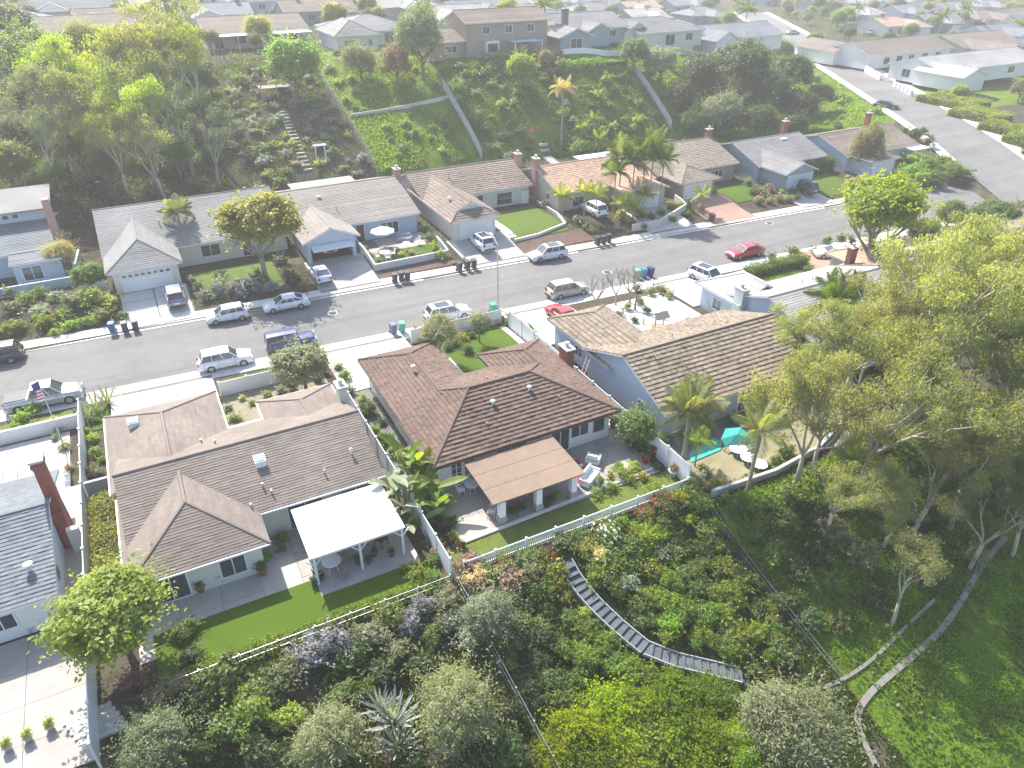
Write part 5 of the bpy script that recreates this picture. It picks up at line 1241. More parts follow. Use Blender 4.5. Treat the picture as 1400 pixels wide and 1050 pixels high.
# ================================================================ fences, walls, steps
panel_fence('white_fence', 'long white vinyl fence between the slate-roofed and the light brown house', [(-8.15, 26.6), (-8.15, 59.3)], 1.8, VINYL)
panel_fence('white_fence', 'white vinyl fence between the light brown and the brown-red roofed house', [(11.25, 29.6), (11.25, 52.5)], 1.8, VINYL)
panel_fence('white_fence', 'white vinyl fence between the brown-red roofed and the tan shake house', [(29.65, 30.0), (29.65, 57.5)], 1.8, VINYL)
panel_fence('white_fence', 'white front fence round the emerald lawn with a pink flower bed', [(19.9, 58.95), (29.4, 58.95)], 1.5, VINYL)
panel_fence('white_fence', 'white fence in front of the dry planting bed by the kerb', [(2.2, 57.4), (11.2, 57.4)], 1.4, VINYL)
panel_fence('picket_fence', 'low white picket fence along the top of the garden slope', [(12.2, 29.75), (29.4, 29.75)], .95, VINYL, 2.2, .09, kind='picket')
panel_fence('wire_fence', 'low wire fence behind the bright green artificial lawn', [(-5.2, 29.1), (11, 29.1)], 1.0, METAL, 2.0, .06, False, 'wire', thick=.03)
panel_fence('wire_fence', 'wire fence down the left side of the garden slope', [(11.3, 29.2), (11.7, 14)], 1.2, METAL, 2.0, .06, False, 'wire', thick=.03)
panel_fence('wire_fence', 'wire fence down the slope beside the eucalyptus trees', [(29.6, 29.2), (30.0, 15.5)], .9, METAL, 2.6, .035, False, 'wire', thick=.03)
block_wall('garden_wall', 'white rendered front wall of the slate-roofed house below the flag', [(-26, 58.1), (-8.4, 58.1)], 1.1, S_WHITE)
block_wall('garden_wall', 'white side wall between the hedge strip and the front shrubs', [(-8.0, 47.8), (-6.0, 47.8)], 1.5, GREY_STUCCO)
block_wall('garden_wall', 'pale grey block wall round the small green lawn with white table', [(22.3, 85), (22.3, 76.9), (31.4, 76.9), (31.4, 80.5)], .75, M('grey_block', (.50, .51, .52), .9, .1, 1.5, .01))
block_wall('garden_wall', 'cream curved retaining wall below the tall palms', [(56.3, 74.2), (60.5, 74.0), (66.8, 76.4), (67.3, 79.5)], .9, S_CREAM)
block_wall('garden_wall', 'blue-grey front wall of the two-storey house above the green shrubs', [(-20, 86.2), (-14.6, 86.6), (-8.4, 86.6), (-7.6, 95)], 1.0, S_BLUE)
block_wall('garden_wall', 'low white edging of the mulch bed by the curved lawn', [(40.5, 77.1), (44, 77.3), (48.7, 78.5), (49.6, 82), (49.8, 88)], .3, CONC2)
block_wall('garden_wall', 'pale wall between driveway and mulch bed under the gablet garage', [(32.4, 79.5), (32.7, 75.4)], .3, CONC2)
block_wall('retaining_wall', 'grey block wall at the edge of the dry back yard under the trees', [(30.4, 28.3), (36, 28.0), (41, 28.6), (47.5, 31)], .5, GREY_STUCCO)
block_wall('retaining_wall', 'low pale retaining wall behind the hilltop patio doors', [(97, 131.5), (110, 131.5), (118, 132.2)], .8, CONC)
block_wall('garden_kerb', 'narrow pale kerb between the patio and the lower lawn', [(12.9, 32.05), (29.3, 32.6)], .12, CONC2, .18, cat='kerb')
block_wall('garden_wall', 'white arcaded street wall beside the side road', [(160, 122), (165.5, 131)], 1.5, S_WHITE)
panel_fence('white_fence', 'white fence posts round the gravel court beside the side road', [(157, 116), (151.5, 107)], 1.2, VINYL, 2.2, .5)
panel_fence('white_fence', 'white fence at the hilltop corner of the blue-grey house', [(75.6, 133), (75.9, 126.6), (86, 126.4), (93, 128)], 1.0, VINYL)
panel_fence('hill_fence', 'pale wire fence left of the bright green hillside lot', [(33.6, 109), (33.4, 118), (33.2, 127), (33.2, 136)], 1.5, METAL, 2.4, .09, False, 'wire')
panel_fence('hill_fence', 'pale wire fence right of the bright green hillside lot', [(51.2, 109), (51.2, 124)], 1.6, M('pale_sheet', (.52, .53, .53), .7, .1, 2), 2.4, .1, False)
panel_fence('hill_fence', 'pale fence running down beside the ivy-covered bank', [(89.8, 109.5), (89.8, 122)], 1.6, M('pale_sheet', (.52, .53, .53), .7, .1, 2), 2.4, .1, False)
panel_fence('wood_fence', 'dark slat gate beside the white double garage', [(-7.6, 81.8), (-5.0, 82)], 1.6, GREYWOOD, .6, .08, False)
block_wall('retaining_wall', 'low pale retaining wall across the bright green hillside lot', [(34, 122.5), (42, 122), (51, 121.5)], .5, CONC)
for px_, py_, l in ((1052, 305, 'round iron manhole cover in the street near the palms'), (455, 428, 'round iron manhole cover in the street by the tree shadow'), (830, 372, 'round iron manhole cover in the street by the champagne SUV')):
    q = P(px_, py_, .07); o = thing('manhole_cover', l, 'manhole cover', (q.x, q.y, .06)); MB().lathe([(.42, 0), (.42, .02)], (q.x, q.y, .065), 18).build('cover', M('cast_iron', (.06, .055, .05), .7, .2, 6), o); MB().lathe([(.55, 0), (.55, .012)], (q.x, q.y, .06), 18).build('collar', CONC, o)
# garden stairs with separate treads
st_pts = [(772, 770), (790, 800), (815, 832), (845, 860), (880, 888), (925, 906), (970, 917), (1012, 928)]
SP = [G(x, y, .25) for x, y in st_pts]
STP = [np.array([p.x, p.y]) for p in SP]
so = thing('garden_stairs', 'curving grey timber stairs down the planted slope', 'stairs', SP[0])
STM = M('blue_grey_boards', (.085, .10, .11), .85, .45, 6); L_ = [0]
for a, b in zip(STP[:-1], STP[1:]): L_.append(L_[-1]+np.hypot(*(b-a)))
NT = 26
def st_at(s): return np.array([np.interp(s, L_, [p[0] for p in STP]), np.interp(s, L_, [p[1] for p in STP])])
ZA, ZB = tz(*STP[0])+.15, tz(*STP[-1])+.15
def st_z(s): return tz(*st_at(s))+.32
for k in range(NT):
    s0, s1 = L_[-1]*k/NT, L_[-1]*(k+1)/NT; a, b = st_at(s0), st_at(s1); d = (b-a)/np.hypot(*(b-a)); n = np.array([-d[1], d[0]])*.46; z_ = st_z((s0+s1)/2)
    q = [a-n, b-n+d*.06, b+n+d*.06, a+n]
    MB().hexa([(*p, z_-.06) for p in q], [(*p, z_) for p in q]).build('tread', STM, so)
    MB().hexa([(*(a-n), z_-.3), (*(a-n+d*.05), z_-.3), (*(a+n+d*.05), z_-.3), (*(a+n), z_-.3)], [(*(a-n), z_-.01), (*(a-n+d*.04), z_-.01), (*(a+n+d*.04), z_-.01), (*(a+n), z_-.01)]).build('riser', M('riser_boards', (.10, .12, .13), .8, .2, 3), so)
for s in (-1, 1):
    for k in range(0, NT, 2):
        s0, s1 = L_[-1]*k/NT, L_[-1]*(k+2)/NT; a, b = st_at(s0), st_at(s1); d = (b-a)/np.hypot(*(b-a)); n = np.array([-d[1], d[0]])*.5*s
        MB().bar((*(a+n), st_z(s0)), (*(b+n), st_z(s1)), .07, .22).build('stringer', GREYWOOD, so)
def hill_steps(name, label, pts, n, wdt, mat):
    o = thing(name, label, 'stairs', G(*pts[0])); A, Bq = G(*pts[0]), G(*pts[1])
    for k in range(n):
        t = (k+.5)/n; x, y = A.x+(Bq.x-A.x)*t, A.y+(Bq.y-A.y)*t; z = tz(x, y)
        MB().box(x-wdt/2, x+wdt/2, y-.2, y+.2, z-.3, z+.16).build('step', mat, o)
hill_steps('hillside_steps', 'pale timber steps climbing the bank to the wooden deck', [(422, 236), (386, 152)], 17, 1.3, CONC)
hill_steps('hillside_steps', 'short grey steps beside the red chairs on the bank', [(760, 225), (742, 196)], 9, 1.6, CONC)
hill_steps('terrace_steps', 'concrete steps beside the white fence at the terrace edge', [(146, 1010), (118, 975)], 5, 2.2, CONC)
# hillside deck
db = G(378, 132); dk = thing('hillside_deck', 'weathered wooden deck on posts among the hillside shrubs', 'deck', db)
for k in range(12): MB().box(db.x-2.6+k*.43, db.x-2.6+k*.43+.4, db.y-1.3, db.y+1.8, db.z+1.5, db.z+1.58).build('board', WOOD, dk)
for x in (-2.5, 0, 2.5):
    MB().box(db.x+x-.08, db.x+x+.08, db.y-1.25, db.y-1.1, db.z-2.2, db.z+2.4).build('post', GREYWOOD, dk)
for zz in (1.95, 2.35): MB().box(db.x-2.6, db.x+2.6, db.y-1.25, db.y-1.15, db.z+zz, db.z+zz+.08).build('rail', GREYWOOD, dk)
ab = G(440, 222); ar = thing('garden_arbour', 'small white arbour standing at the foot of the bank', 'arbour', ab)
for x in (-.7, .7): MB().box(ab.x+x-.07, ab.x+x+.07, ab.y-.07, ab.y+.07, ab.z, ab.z+2.4).build('post', WHITE, ar)
for k in range(4): MB().box(ab.x-1, ab.x+1, ab.y-.5+k*.3, ab.y-.42+k*.3, ab.z+2.4, ab.z+2.5).build('slat', WHITE, ar)
# paths in the canyon
PATHS = []
def path(name, pts, wdt, mat, off=.13):
    C = np.array([list(G(*p)) for p in pts]); C = dens(C, 6); C = np.array([C[max(i-3, 0):i+4].mean(0) for i in range(len(C))])
    C[:, 2] = terr(C[:, 0], C[:, 1])+off; PATHS.append((C[:, :2], wdt))
    A, Bq = offset_line(C, -wdt/2), offset_line(C, wdt/2)
    A[:, 2] = terr(A[:, 0], A[:, 1])+off; Bq[:, 2] = terr(Bq[:, 0], Bq[:, 1])+off
    structure(place(name, grid_mesh(name, np.stack([A[:, 0], C[:, 0], Bq[:, 0]]), np.stack([A[:, 1], C[:, 1], Bq[:, 1]]), np.stack([A[:, 2], C[:, 2], Bq[:, 2]]), mat)))
path('drain_path', [(1385, 725), (1340, 775), (1300, 850), (1260, 890), (1215, 925), (1178, 962), (1168, 985), (1178, 1015), (1200, 1060)], .36, M('weathered_concrete', (.24, .22, .19), .95, .2, 1.5, .01))
path('drain_path', [(1290, 810), (1235, 862), (1185, 912), (1135, 943), (1060, 950)], .2, M('weathered_concrete', (.24, .22, .19), .95, .2, 1.5, .01))
# ================================================================ street things
lb = G(681, 424); lp = thing('street_lamp', 'tall grey street lamp standing at the near kerb', 'street lamp', (lb.x, lb.y, .14))
MB().tube([(lb.x, lb.y, .1), (lb.x, lb.y, 7.2)], [.10, .06], 9).build('pole', METAL, lp); MB().tube([(lb.x, lb.y, 7.1), (lb.x+.1, lb.y+.8, 7.5), (lb.x+.2, lb.y+1.7, 7.55)], .04, 6).build('arm', METAL, lp); MB().box(lb.x+.05, lb.x+.35, lb.y+1.5, lb.y+2.2, 7.48, 7.62).build('lamp_head', METAL, lp); MB().lathe([(.18, 0), (.16, .5)], (lb.x, lb.y, .1), 10).build('base', CONC, lp)
# flag on a pole
fb = Vector((-9.6, 55.6, tz(-9.6, 55.6))); fp = thing('flagpole', 'grey flagpole with a striped flag hanging by the white front wall', 'flagpole', fb)
MB().tube([fb, fb+Vector((0, 0, 6))], [.05, .03], 8).build('pole', METAL, fp)
fl = MB().poly([(fb.x, fb.y+.02, fb.z+5.9), (fb.x-.5, fb.y-.1, fb.z+5.75), (fb.x-.5, fb.y+.05, fb.z+5.05), (fb.x, fb.y+.02, fb.z+5.2)]).build('flag_canton', M('flag_blue', (.05, .06, .22), .7, .1, 4), fp)
for k in range(7): z_ = fb.z+5.05-.13*k; MB().poly([(fb.x, fb.y+.02, z_+.13), (fb.x-.42+.05*math.sin(k), fb.y+.08, z_+.03), (fb.x-.42+.05*math.sin(k+1), fb.y+.08, z_-.09), (fb.x, fb.y+.02, z_+.01)]).build('flag_stripe', M('flag_red', (.45, .03, .04), .7, .1, 4) if k % 2 else WHITE, fp)
SH = -2.9
car(-8, 487, 'suv', PD, 180+SH, 'dark SUV at the kerb beyond the green shrubs, its tail near the blue bin')
car(239, 404, 'suv', PG, 90, 'dark grey SUV parked nose-in on the slab driveway')
car(311, 430, 'hatch', PW, 180+SH, 'white hatchback parked at the kerb by the lavender bushes')
car(391, 414, 'sedan', PW, 180+SH, 'white sedan parked in the tree shadow at the far kerb')
car(308, 492, 'suv', PW, SH, 'white SUV parked at the near kerb opposite the lavender bushes')
car(398, 468, 'jeep', PN, SH, 'boxy navy off-roader half hidden behind the olive-green tree')
car(60, 541, 'pickup', PS, SH, 'silver pickup truck parked beside the striped flag')
car(612, 428, 'suv', PW, SH, 'white SUV with black sunroof behind the front garden tree', True)
car(425, 369, 'sedan', paint('car_pale_blue', (.55, .62, .68)), 90, 'pale blue car on the driveway of the open garage', base=(16.1, 77.6))
car(452, 335, 'sedan', PR, -90, 'red car standing inside the open gabled garage', base=(18.6, 84.2))
car(658, 331, 'suv', PW, 90, 'white SUV with a sunroof on the gablet garage driveway', True)
car(749, 347, 'suv', PW, 180+SH, 'white SUV parked at the far kerb by the mulch bed', True)
car(776, 396, 'suv', PB, SH, 'champagne SUV parked at the near kerb by the bare trees')
car(769, 428, 'sedan', PR, 90, 'red classic car on the driveway by the tan shake roof')
car(1019, 344, 'sedan', PR, 180+SH, 'red sedan parked at the near kerb in front of the clipped hedge')
car(968, 377, 'suv', PW, -80, 'white SUV with a sunroof on the driveway by the grey-roofed house', True)
car(1141, 344, 'sedan', PW, 150, 'low white car on the terracotta driveway by the brick chimney')
car(1212, 143, 'sedan', PD, -60, 'black car parked on the side road by the grassy bank')
car(1161, 82, 'suv', PD, -58, 'black SUV parked on the side road by the white house')
car(1084, 44, 'sedan', PS, 0, 'silver car parked at the top of the side road')
car(1192, 44, 'hatch', PW, 20, 'white van-like car in front of the far dark gable')
car(812, 285, 'suv', PW, 90, 'white SUV half hidden by small palms on its driveway')
car(1098, 256, 'suv', PD, 90, 'dark SUV in the shade of the dark grey gabled garage')
BL, DK, GN = (.05, .12, .30), (.06, .065, .07), (.10, .38, .24)
for q, c, l, g in [((155, 454), BL, 'blue wheelie bin at the gutter by the green shrubs', None), ((172, 453), DK, 'dark wheelie bin in the row by the green shrubs', 'dark bins by the shrubs'), ((186, 450), DK, 'dark wheelie bin in the row by the green shrubs', 'dark bins by the shrubs'),
   *[((x, y), DK, 'dark wheelie bin in front of the grey block wall', 'bins by the block wall') for x, y in ((540, 384), (549, 383), (557, 381))], *[((x, y), DK, 'dark wheelie bin beside the gablet garage driveway', 'bins by the gablet garage') for x, y in ((628, 368), (639, 367), (648, 365))],
   *[((x, y), DK, 'dark wheelie bin beside the palm driveway', 'bins by the palm driveway') for x, y in ((817, 332), (825, 331), (832, 329))], ((538, 454), (.12, .17, .24), 'slate-blue wheelie bin at the near kerb', None), ((550, 452), GN, 'green wheelie bin beside the slate-blue bin', None), ((674, 425), GN, 'green wheelie bin beside the street lamp', None),
   ((871, 379), (.25, .5, .3), 'pale green wheelie bin behind the cactus garden', None), ((880, 378), (.05, .2, .42), 'bright blue wheelie bin behind the cactus garden', None), ((889, 377), (.03, .05, .1), 'navy wheelie bin behind the cactus garden', None), ((973, 301), DK, 'dark wheelie bin at the end of the cream curved wall', None)]: bin_(*q, c, l, g)
# ================================================================ garden furniture
zt_ = .37
t1 = P(645, 672, zt_); table(t1.x, t1.y, zt_, .5, 'round white iron table on the shaded patio', WHITE)
chair(t1.x-.8, t1.y+.1, zt_, 1.57, 'white iron chair left of the round white table', WHITE); chair(t1.x+.15, t1.y+.85, zt_, 0, 'white iron chair behind the round white table', WHITE)
t1 = P(672, 705, zt_); chair(t1.x, t1.y, zt_, -2.2, 'cream iron chair at the sunny patio corner', M('cream_iron', (.6, .56, .45), .5, .1, 3))
t1 = P(708, 690, zt_); chair(t1.x+.9, t1.y+.8, zt_, 2.6, 'white chair under the beige patio cover', WHITE); table(t1.x+1.6, t1.y+1.8, zt_, .6, 'round dark table under the beige patio cover', DARKWOOD)
q = P(797, 596, zt_); ob = thing('barbecue_counter', 'white and blue tiled counter with a dark grill by the rear windows', 'counter', (q.x, q.y, zt_), R(2))
MB().box(-1.3, 1.3, -.4, .4, 0, .9).build('counter', S_BLUE, ob, (0, 0, 0)); MB().box(-1.4, 1.4, -.5, .5, .9, .98).build('worktop', WHITE, ob, (0, 0, 0)); MB().box(-.4, .4, -.3, .3, .98, 1.2).build('grill', BLACK, ob, (0, 0, 0)); MB().box(-.5, .9, -.42, -.38, .15, .6).build('opening_shade', BLACK, ob, (0, 0, 0))  # black slab on the counter front paints the shade of a recess
place('plant', CR['small'][0], ob, (.9, .1, 1.2), 0, (.4, .4, .5), LM['green'])
q = P(838, 584, zt_); pot(q.x, q.y, zt_, .3, 'black pot at the wall under the small window', BLACK, 'dark')
q = P(811, 632, zt_); sofa(q.x, q.y, zt_, 2.3, .9, 'white armchair on the sunny patio', WHITE, 'armchair', 'garden_armchair')
q = P(806, 657, zt_); sofa(q.x, q.y, zt_, .55, 1.7, 'white sofa with cushions at the patio edge', WHITE)
q = P(786, 645, zt_); rg_ = thing('patio_rug', 'red and white patterned rug under the white sofa', 'rug', (q.x, q.y, zt_)); RUG = M('rug_red', (.38, .04, .05), .9, .3, 9)
for i in range(6):
    for j in range(8): MB().box(q.x-1+.33*i, q.x-.69+.33*i, q.y-1.2+.3*j, q.y-.92+.3*j, zt_, zt_+.025).build('rug_square', WHITE if (i*3+j*5) % 4 == 0 else RUG, rg_)
q = P(820, 665, zt_); pot(q.x, q.y, zt_, .25, 'blue glazed pot at the patio edge', M('blue_glaze', (.10, .25, .42), .3, .2, 3), 'bright')
for px_, py_ in ((882, 632), (895, 622)):
    q = P(px_, py_, zt_); o = pot(q.x, q.y, .3, .3, 'bright red square pot in the flower bed by the white fence', M('red_glaze', (.55, .02, .03), .35, .1, 3), 'green', 'red pots by the fence')
q = P(924, 648, .4); pot(q.x-.3, q.y, .3, .33, 'white urn with a spiky plant at the end of the picket fence', WHITE, 'brown')
q = P(455, 778, zt_); table(q.x, q.y, zt_, .6, 'pale round table under the white patio cover', WHITE)
for a in range(4): chair(q.x+1.0*math.cos(a*1.57+.4), q.y+1.0*math.sin(a*1.57+.4), zt_, a*1.57+.4-1.57, 'wooden chair round the pale table under the white cover', WOOD, 'chairs round the pale table')
q = P(522, 745, zt_); chair(q.x, q.y, zt_, -1.0, 'brown rocking chair under the white patio cover', DARKWOOD, None, 1.25)
for px_, py_ in ((430, 800), (440, 792), (505, 770), (512, 760), (536, 760), (490, 770)): q = P(px_, py_, zt_); pot(q.x, q.y, zt_, .2, 'potted plant at the edge of the white patio cover', DARKC, 'dark', 'pots by the white patio cover')
for px_, py_ in ((275, 808), (290, 795), (360, 785)): q = P(px_, py_, zt_); pot(q.x, q.y, zt_, .3, 'potted shrub on the concrete patio behind the light brown house', M('terracotta', (.35, .16, .1), .8, .15, 4), 'green', 'patio shrubs in pots')
q = P(300, 800, zt_); table(q.x, q.y+.4, zt_, .5, 'small patio table by the hipped rear wing', METAL); chair(q.x-1, q.y+.3, zt_, 1.4, 'grey chair by the hipped rear wing', METAL)
q = P(12, 1000, .4)
for px_, py_ in ((12, 1025), (40, 1012), (70, 997)): q = P(px_, py_, .36); pot(q.x, q.y, .36, .22, 'small yellow-green plant in a pot along the terrace edge', CONC, 'yellow', 'pots along the terrace edge')
q = P(35, 855, .36); lo = thing('sun_lounger', 'blue-grey lounger in the shade behind the slate-roofed house', 'lounger', (q.x, q.y, .36), .7)
MB().box(-.35, .35, -.9, .5, .28, .36).build('seat', S_BLUE, lo, (0, 0, 0)); MB().hexa([(-.35, .5, .28), (.35, .5, .28), (.35, .56, .3), (-.35, .56, .3)], [(-.35, 1.0, .85), (.35, 1.0, .85), (.35, 1.06, .87), (-.35, 1.06, .87)]).build('backrest', S_BLUE, lo, (0, 0, 0))
for a in (-.3, .3):
    for b_ in (-.8, .4): MB().box(a-.03, a+.03, b_-.03, b_+.03, 0, .28).build('leg', METAL, lo, (0, 0, 0))
q = G(525, 338); umbrella(q.x, q.y, q.z+.06, 1.5, 'pale blue-grey parasol in the flagstone front yard', M('parasol_cloth', (.45, .53, .58), .8, .06, 3))
q = G(553, 330); sofa(q.x, q.y, q.z+.06, -.4, 1.7, 'grey garden sofa beside the pale parasol', M('grey_cushion', (.3, .33, .38), .9, .1, 3)); q = G(553, 338); table(q.x, q.y-.8, q.z+.06, .45, 'small white table in front of the grey garden sofa', WHITE)
q = G(572, 335); chair(q.x, q.y, q.z+.06, -1.2, 'white chair beside the grey garden sofa', WHITE)
q = G(527, 355); table(q.x, q.y, q.z+.09, .65, 'white table on the small green walled lawn', WHITE)
for a in range(4): chair(q.x+.95*math.cos(a*1.57), q.y+.95*math.sin(a*1.57), q.z+.09, a*1.57-1.57, 'white chair round the table on the small walled lawn', WHITE, 'chairs on the walled lawn')
for px_, py_ in ((726, 186), (735, 182)): q = G(px_, py_); chair(q.x, q.y, q.z, 3.0, 'red chair on the hillside beside the short steps', M('red_paint', (.45, .06, .05), .6, .1, 3), 'red hillside chairs', 1.3)
# turquoise cover and tables in the dry yard
TQ = M('turquoise_tarpaulin', (.05, .42, .36), .55, .12, 1.2, .02)
c0 = G(995, 600); tp = thing('tarpaulin', 'turquoise tarpaulin spread over poles in the dry back yard', 'tarpaulin', c0)
tq = [P(x, y, z_) for x, y, z_ in ((992, 586, 1.6), (1013, 584, 1.7), (1033, 603, 1.0), (1028, 608, .7), (992, 611, .8), (986, 600, 1.2))]; cm_ = sum(tq, Vector())/6+Vector((0, 0, .35))
for a, b in zip(tq, tq[1:]+tq[:1]): MB().poly([cm_, a, b]).build('cloth_panel', TQ, tp); MB().tube([a, (a.x, a.y, .3)], .03, 6).build('pole', METAL, tp)
tq = [P(x, y, .42) for x, y in ((942, 620), (975, 598), (988, 604), (985, 615), (945, 632))]; MB().poly(tq).build('ground_sheet', TQ, tp)
for px_, py_, r_ in ((1008, 620, .55), (1022, 632, .5), (1037, 641, .5)): q = P(px_, py_, .36); table(q.x, q.y, .36, r_*1.2, 'round white stone table in a row beside the turquoise tarpaulin', WHITE, .5, None, 'round tables by the tarpaulin')
ld = P(822, 512, .3); lo = thing('ladder', 'white and red ladder leaning on the pale blue gable wall', 'ladder', (31.2, ld.y, .3))
for s in (-.25, .25): MB().bar((30.5, ld.y+s, .3), (31.25, ld.y+s, 2.6), .05).build('rail', WHITE, lo)
for k in range(7): t = .08+k*.14; MB().bar((30.5+.75*t, ld.y-.25, .3+2.3*t), (30.5+.75*t, ld.y+.25, .3+2.3*t), .05).build('rung', M('red_paint', (.45, .06, .05), .6, .1, 3), lo)
q = Vector((30.3, 47.5, .3)); dv = thing('satellite_dish', 'small white satellite dish on the light grey roof', 'satellite dish', P(1228, 384, 3.9)); q = P(1228, 384, 3.9)
MB().lathe([(.05, 0), (.25, .06), (.4, .16)], (q.x, q.y, q.z+.5), 12).build('dish', WHITE, dv); MB().tube([(q.x, q.y, q.z-.4), (q.x, q.y, q.z+.55)], .04, 6).build('mast', METAL, dv)
q = G(900, 455); wl_ = thing('wishing_well', 'small pink stone well among the gravel-yard cacti', 'ornament', q); MB().lathe([(.6, 0), (.6, .7), (.45, .7)], q, 14).build('stone_ring', PINKBRICK, wl_)
for s in (-.5, .5): MB().bar((q.x+s, q.y, q.z+.6), (q.x+s, q.y, q.z+1.8), .08).build('post', WOOD, wl_)
MB().poly([(q.x-.8, q.y-.6, q.z+1.7), (q.x+.8, q.y-.6, q.z+1.7), (q.x+.8, q.y, q.z+2.2), (q.x-.8, q.y, q.z+2.2)]).poly([(q.x-.8, q.y, q.z+2.2), (q.x+.8, q.y, q.z+2.2), (q.x+.8, q.y+.6, q.z+1.7), (q.x-.8, q.y+.6, q.z+1.7)]).build('little_roof', WOOD, wl_)
# ================================================================ planting
random.seed(21)
# --- big trees standing on their own
tree(155, 838, 90, 'yellow', 'large yellow-green tree overhanging the white fence by the terrace', hf=1.15, flat=.85, group=False, var=0)
tree(350, 306, 66, 'yellow', 'yellow-green tree shading the white sedan', hf=1.2, flat=.9, group=False, bark='grey', var=1)
tree(412, 497, 46, 'olive', 'olive-green tree in front of the navy off-roader', hf=1.0, flat=.75, group=False, var=2)
tree(598, 452, 34, 'olive', 'grey-olive tree in front of the white SUV with black sunroof', hf=1.5, flat=.7, group=False, crown='fine')
tree(655, 440, 20, 'olive', 'small olive tree behind the emerald front lawn', hf=1.7, flat=.7, group=False, crown='fine')
tree(1208, 285, 70, 'lime', 'tall lime-green tree by the terracotta driveway', hf=1.5, flat=.95, group=False, bark='grey', var=1)
tree(400, 86, 44, 'lime', 'round lime-green tree above the wooden hillside deck', hf=1.0, group=False, var=0)
tree(575, 52, 40, 'grey', 'tall grey-green tree between the white and the taupe hilltop houses', hf=1.3, flat=1.35, group=False, crown='fine')
tree(492, 84, 29, 'olive', 'silvery bush-like tree below the white hip-roofed hilltop house', hf=.9, group=False, crown='fine')
tree(541, 88, 27, 'brown', 'brownish tree beside the tall grey-green hilltop tree', hf=1, flat=1.2, group=False, crown='fine')
tree(1188, 205, 27, 'olive', 'tall bushy olive-green tree in front of the corner house', hf=1.2, flat=1.7, group=False, crown='fine')
tree(868, 583, 36, 'green', 'dark green fruit tree beside the rear corner of the brown-red roof', hf=1.0, flat=.95, group=False, var=2)
tree(82, 348, 25, 'tan', 'small tan-leaved tree in front of the two-storey house', hf=1.2, group=False, bark='grey', crown='fine')
tree(120, 378, 26, 'bright', 'bright green round tree at the end of the blue-grey wall', hf=.9, group=False)
tree(945, 450, 20, 'lime', 'lime green bushy tree in the white gravel yard', hf=.9, group=False)
tree(215, 1015, 62, 'olive', 'dense olive-green tree below the terrace steps', hf=.9, flat=.8, group=False, crown='fine')
tree(455, 1010, 58, 'olive', 'round olive tree beside the silver agave on the slope', hf=.9, flat=.9, group=False, crown='fine')
tree(628, 975, 70, 'olive', 'large olive tree on the slope right of the silver agave', hf=.9, flat=1.1, group=False, crown='fine')
tree(672, 845, 44, 'grey', 'grey-leaved tree at the left wire fence of the garden slope', hf=.9, flat=1.1, group=False, crown='fine')
tree(1085, 1000, 85, 'olive', 'broad pale olive tree below the wire fence corner', hf=.8, flat=.8, group=False, crown='fine')
b = G(1245, 790, 4.5); eucalyptus(b.x, b.y, 1, .5, 'dry olive tree beside the concrete drain path', True, 'olive')
tree(1100, 460, 30, 'olive', 'thin olive tree beside the feathery palm', hf=1.2, group=False, crown='fine')
for q, r_, c, l in [((40, 70), 42, 'bright', 'tall bright green tree at the left end of the hillside'), ((12, 35), 40, 'dark', 'dark tree at the left end of the hillside'), ((8, 225), 42, 'bright', 'bright leafy tree behind the two-storey house'),
    ((715, 92), 24, 'lime', 'yellow-lime round tree under the hilltop white fence'), ((745, 80), 14, 'brown', 'brownish small tree under the hilltop white fence'), ((868, 72), 24, 'green', 'green tree below the hilltop grey patio'), ((905, 85), 27, 'grey', 'grey-green tree below the hilltop grey patio'),
    ((705, 215), 12, 'dark', 'small dark tree behind the cream house'), ((1310, 105), 18, 'olive', 'round olive tree in front of the white house by the side road'), ((1115, 55), 14, 'olive', 'olive street tree at the top of the side road'),
    ((1398, 120), 18, 'olive', 'olive tree behind the clipped roadside hedge'), ((795, 205), 20, 'bright', 'bright green tree behind the pink clay-tiled house')]:
    tree(*q, r_, c, l, hf=1.05, group=False)
for q, r_, c in [((960, 105), 38, 'dark'), ((1018, 92), 48, 'dark'), ((1050, 128), 42, 'dark'), ((1078, 100), 36, 'green'), ((1095, 145), 32, 'dark'), ((935, 128), 26, 'dark'), ((990, 128), 32, 'dark'), ((1040, 165), 28, 'dark'), ((1000, 165), 20, 'green'), ((1072, 68), 18, 'green'), ((1120, 130), 22, 'green'), ((950, 165), 22, 'green'), ((1085, 172), 22, 'dark')]:
    tree(*q, r_, c, 'dense %s tree in the wooded bank left of the side road' % ('dark green' if c == 'dark' else 'mid green'), hf=1.0)
tree(985, 152, 34, 'grey', 'pale grey-green tree in the wooded bank above the shake-roofed house', hf=1.0, group=False, crown='fine')
for q, r_, c in [((1300, 292), 26, 'green'), ((1335, 302), 28, 'green'), ((1375, 300), 30, 'green'), ((1398, 290), 24, 'olive'), ((1265, 318), 26, 'green'), ((1352, 285), 20, 'olive'), ((1300, 325), 24, 'dark'), ((1400, 325), 28, 'green')]:
    tree(*q, r_, c, '%s tree in the group behind the tall lime tree at the street corner' % {'green': 'mid green', 'dark': 'dark green', 'olive': 'olive'}[c], hf=.9)
for x, y, h in ((815, 405, 3.), (843, 395, 3.2), (862, 392, 3.2), (870, 405, 2.8)): bare_tree(x, y, h, 'leafless grey tree at the kerb by the gravel yard', 1.7)
bare_tree(300, 560, 2, 'leafless shrub-like tree in the dry planting bed', .7)
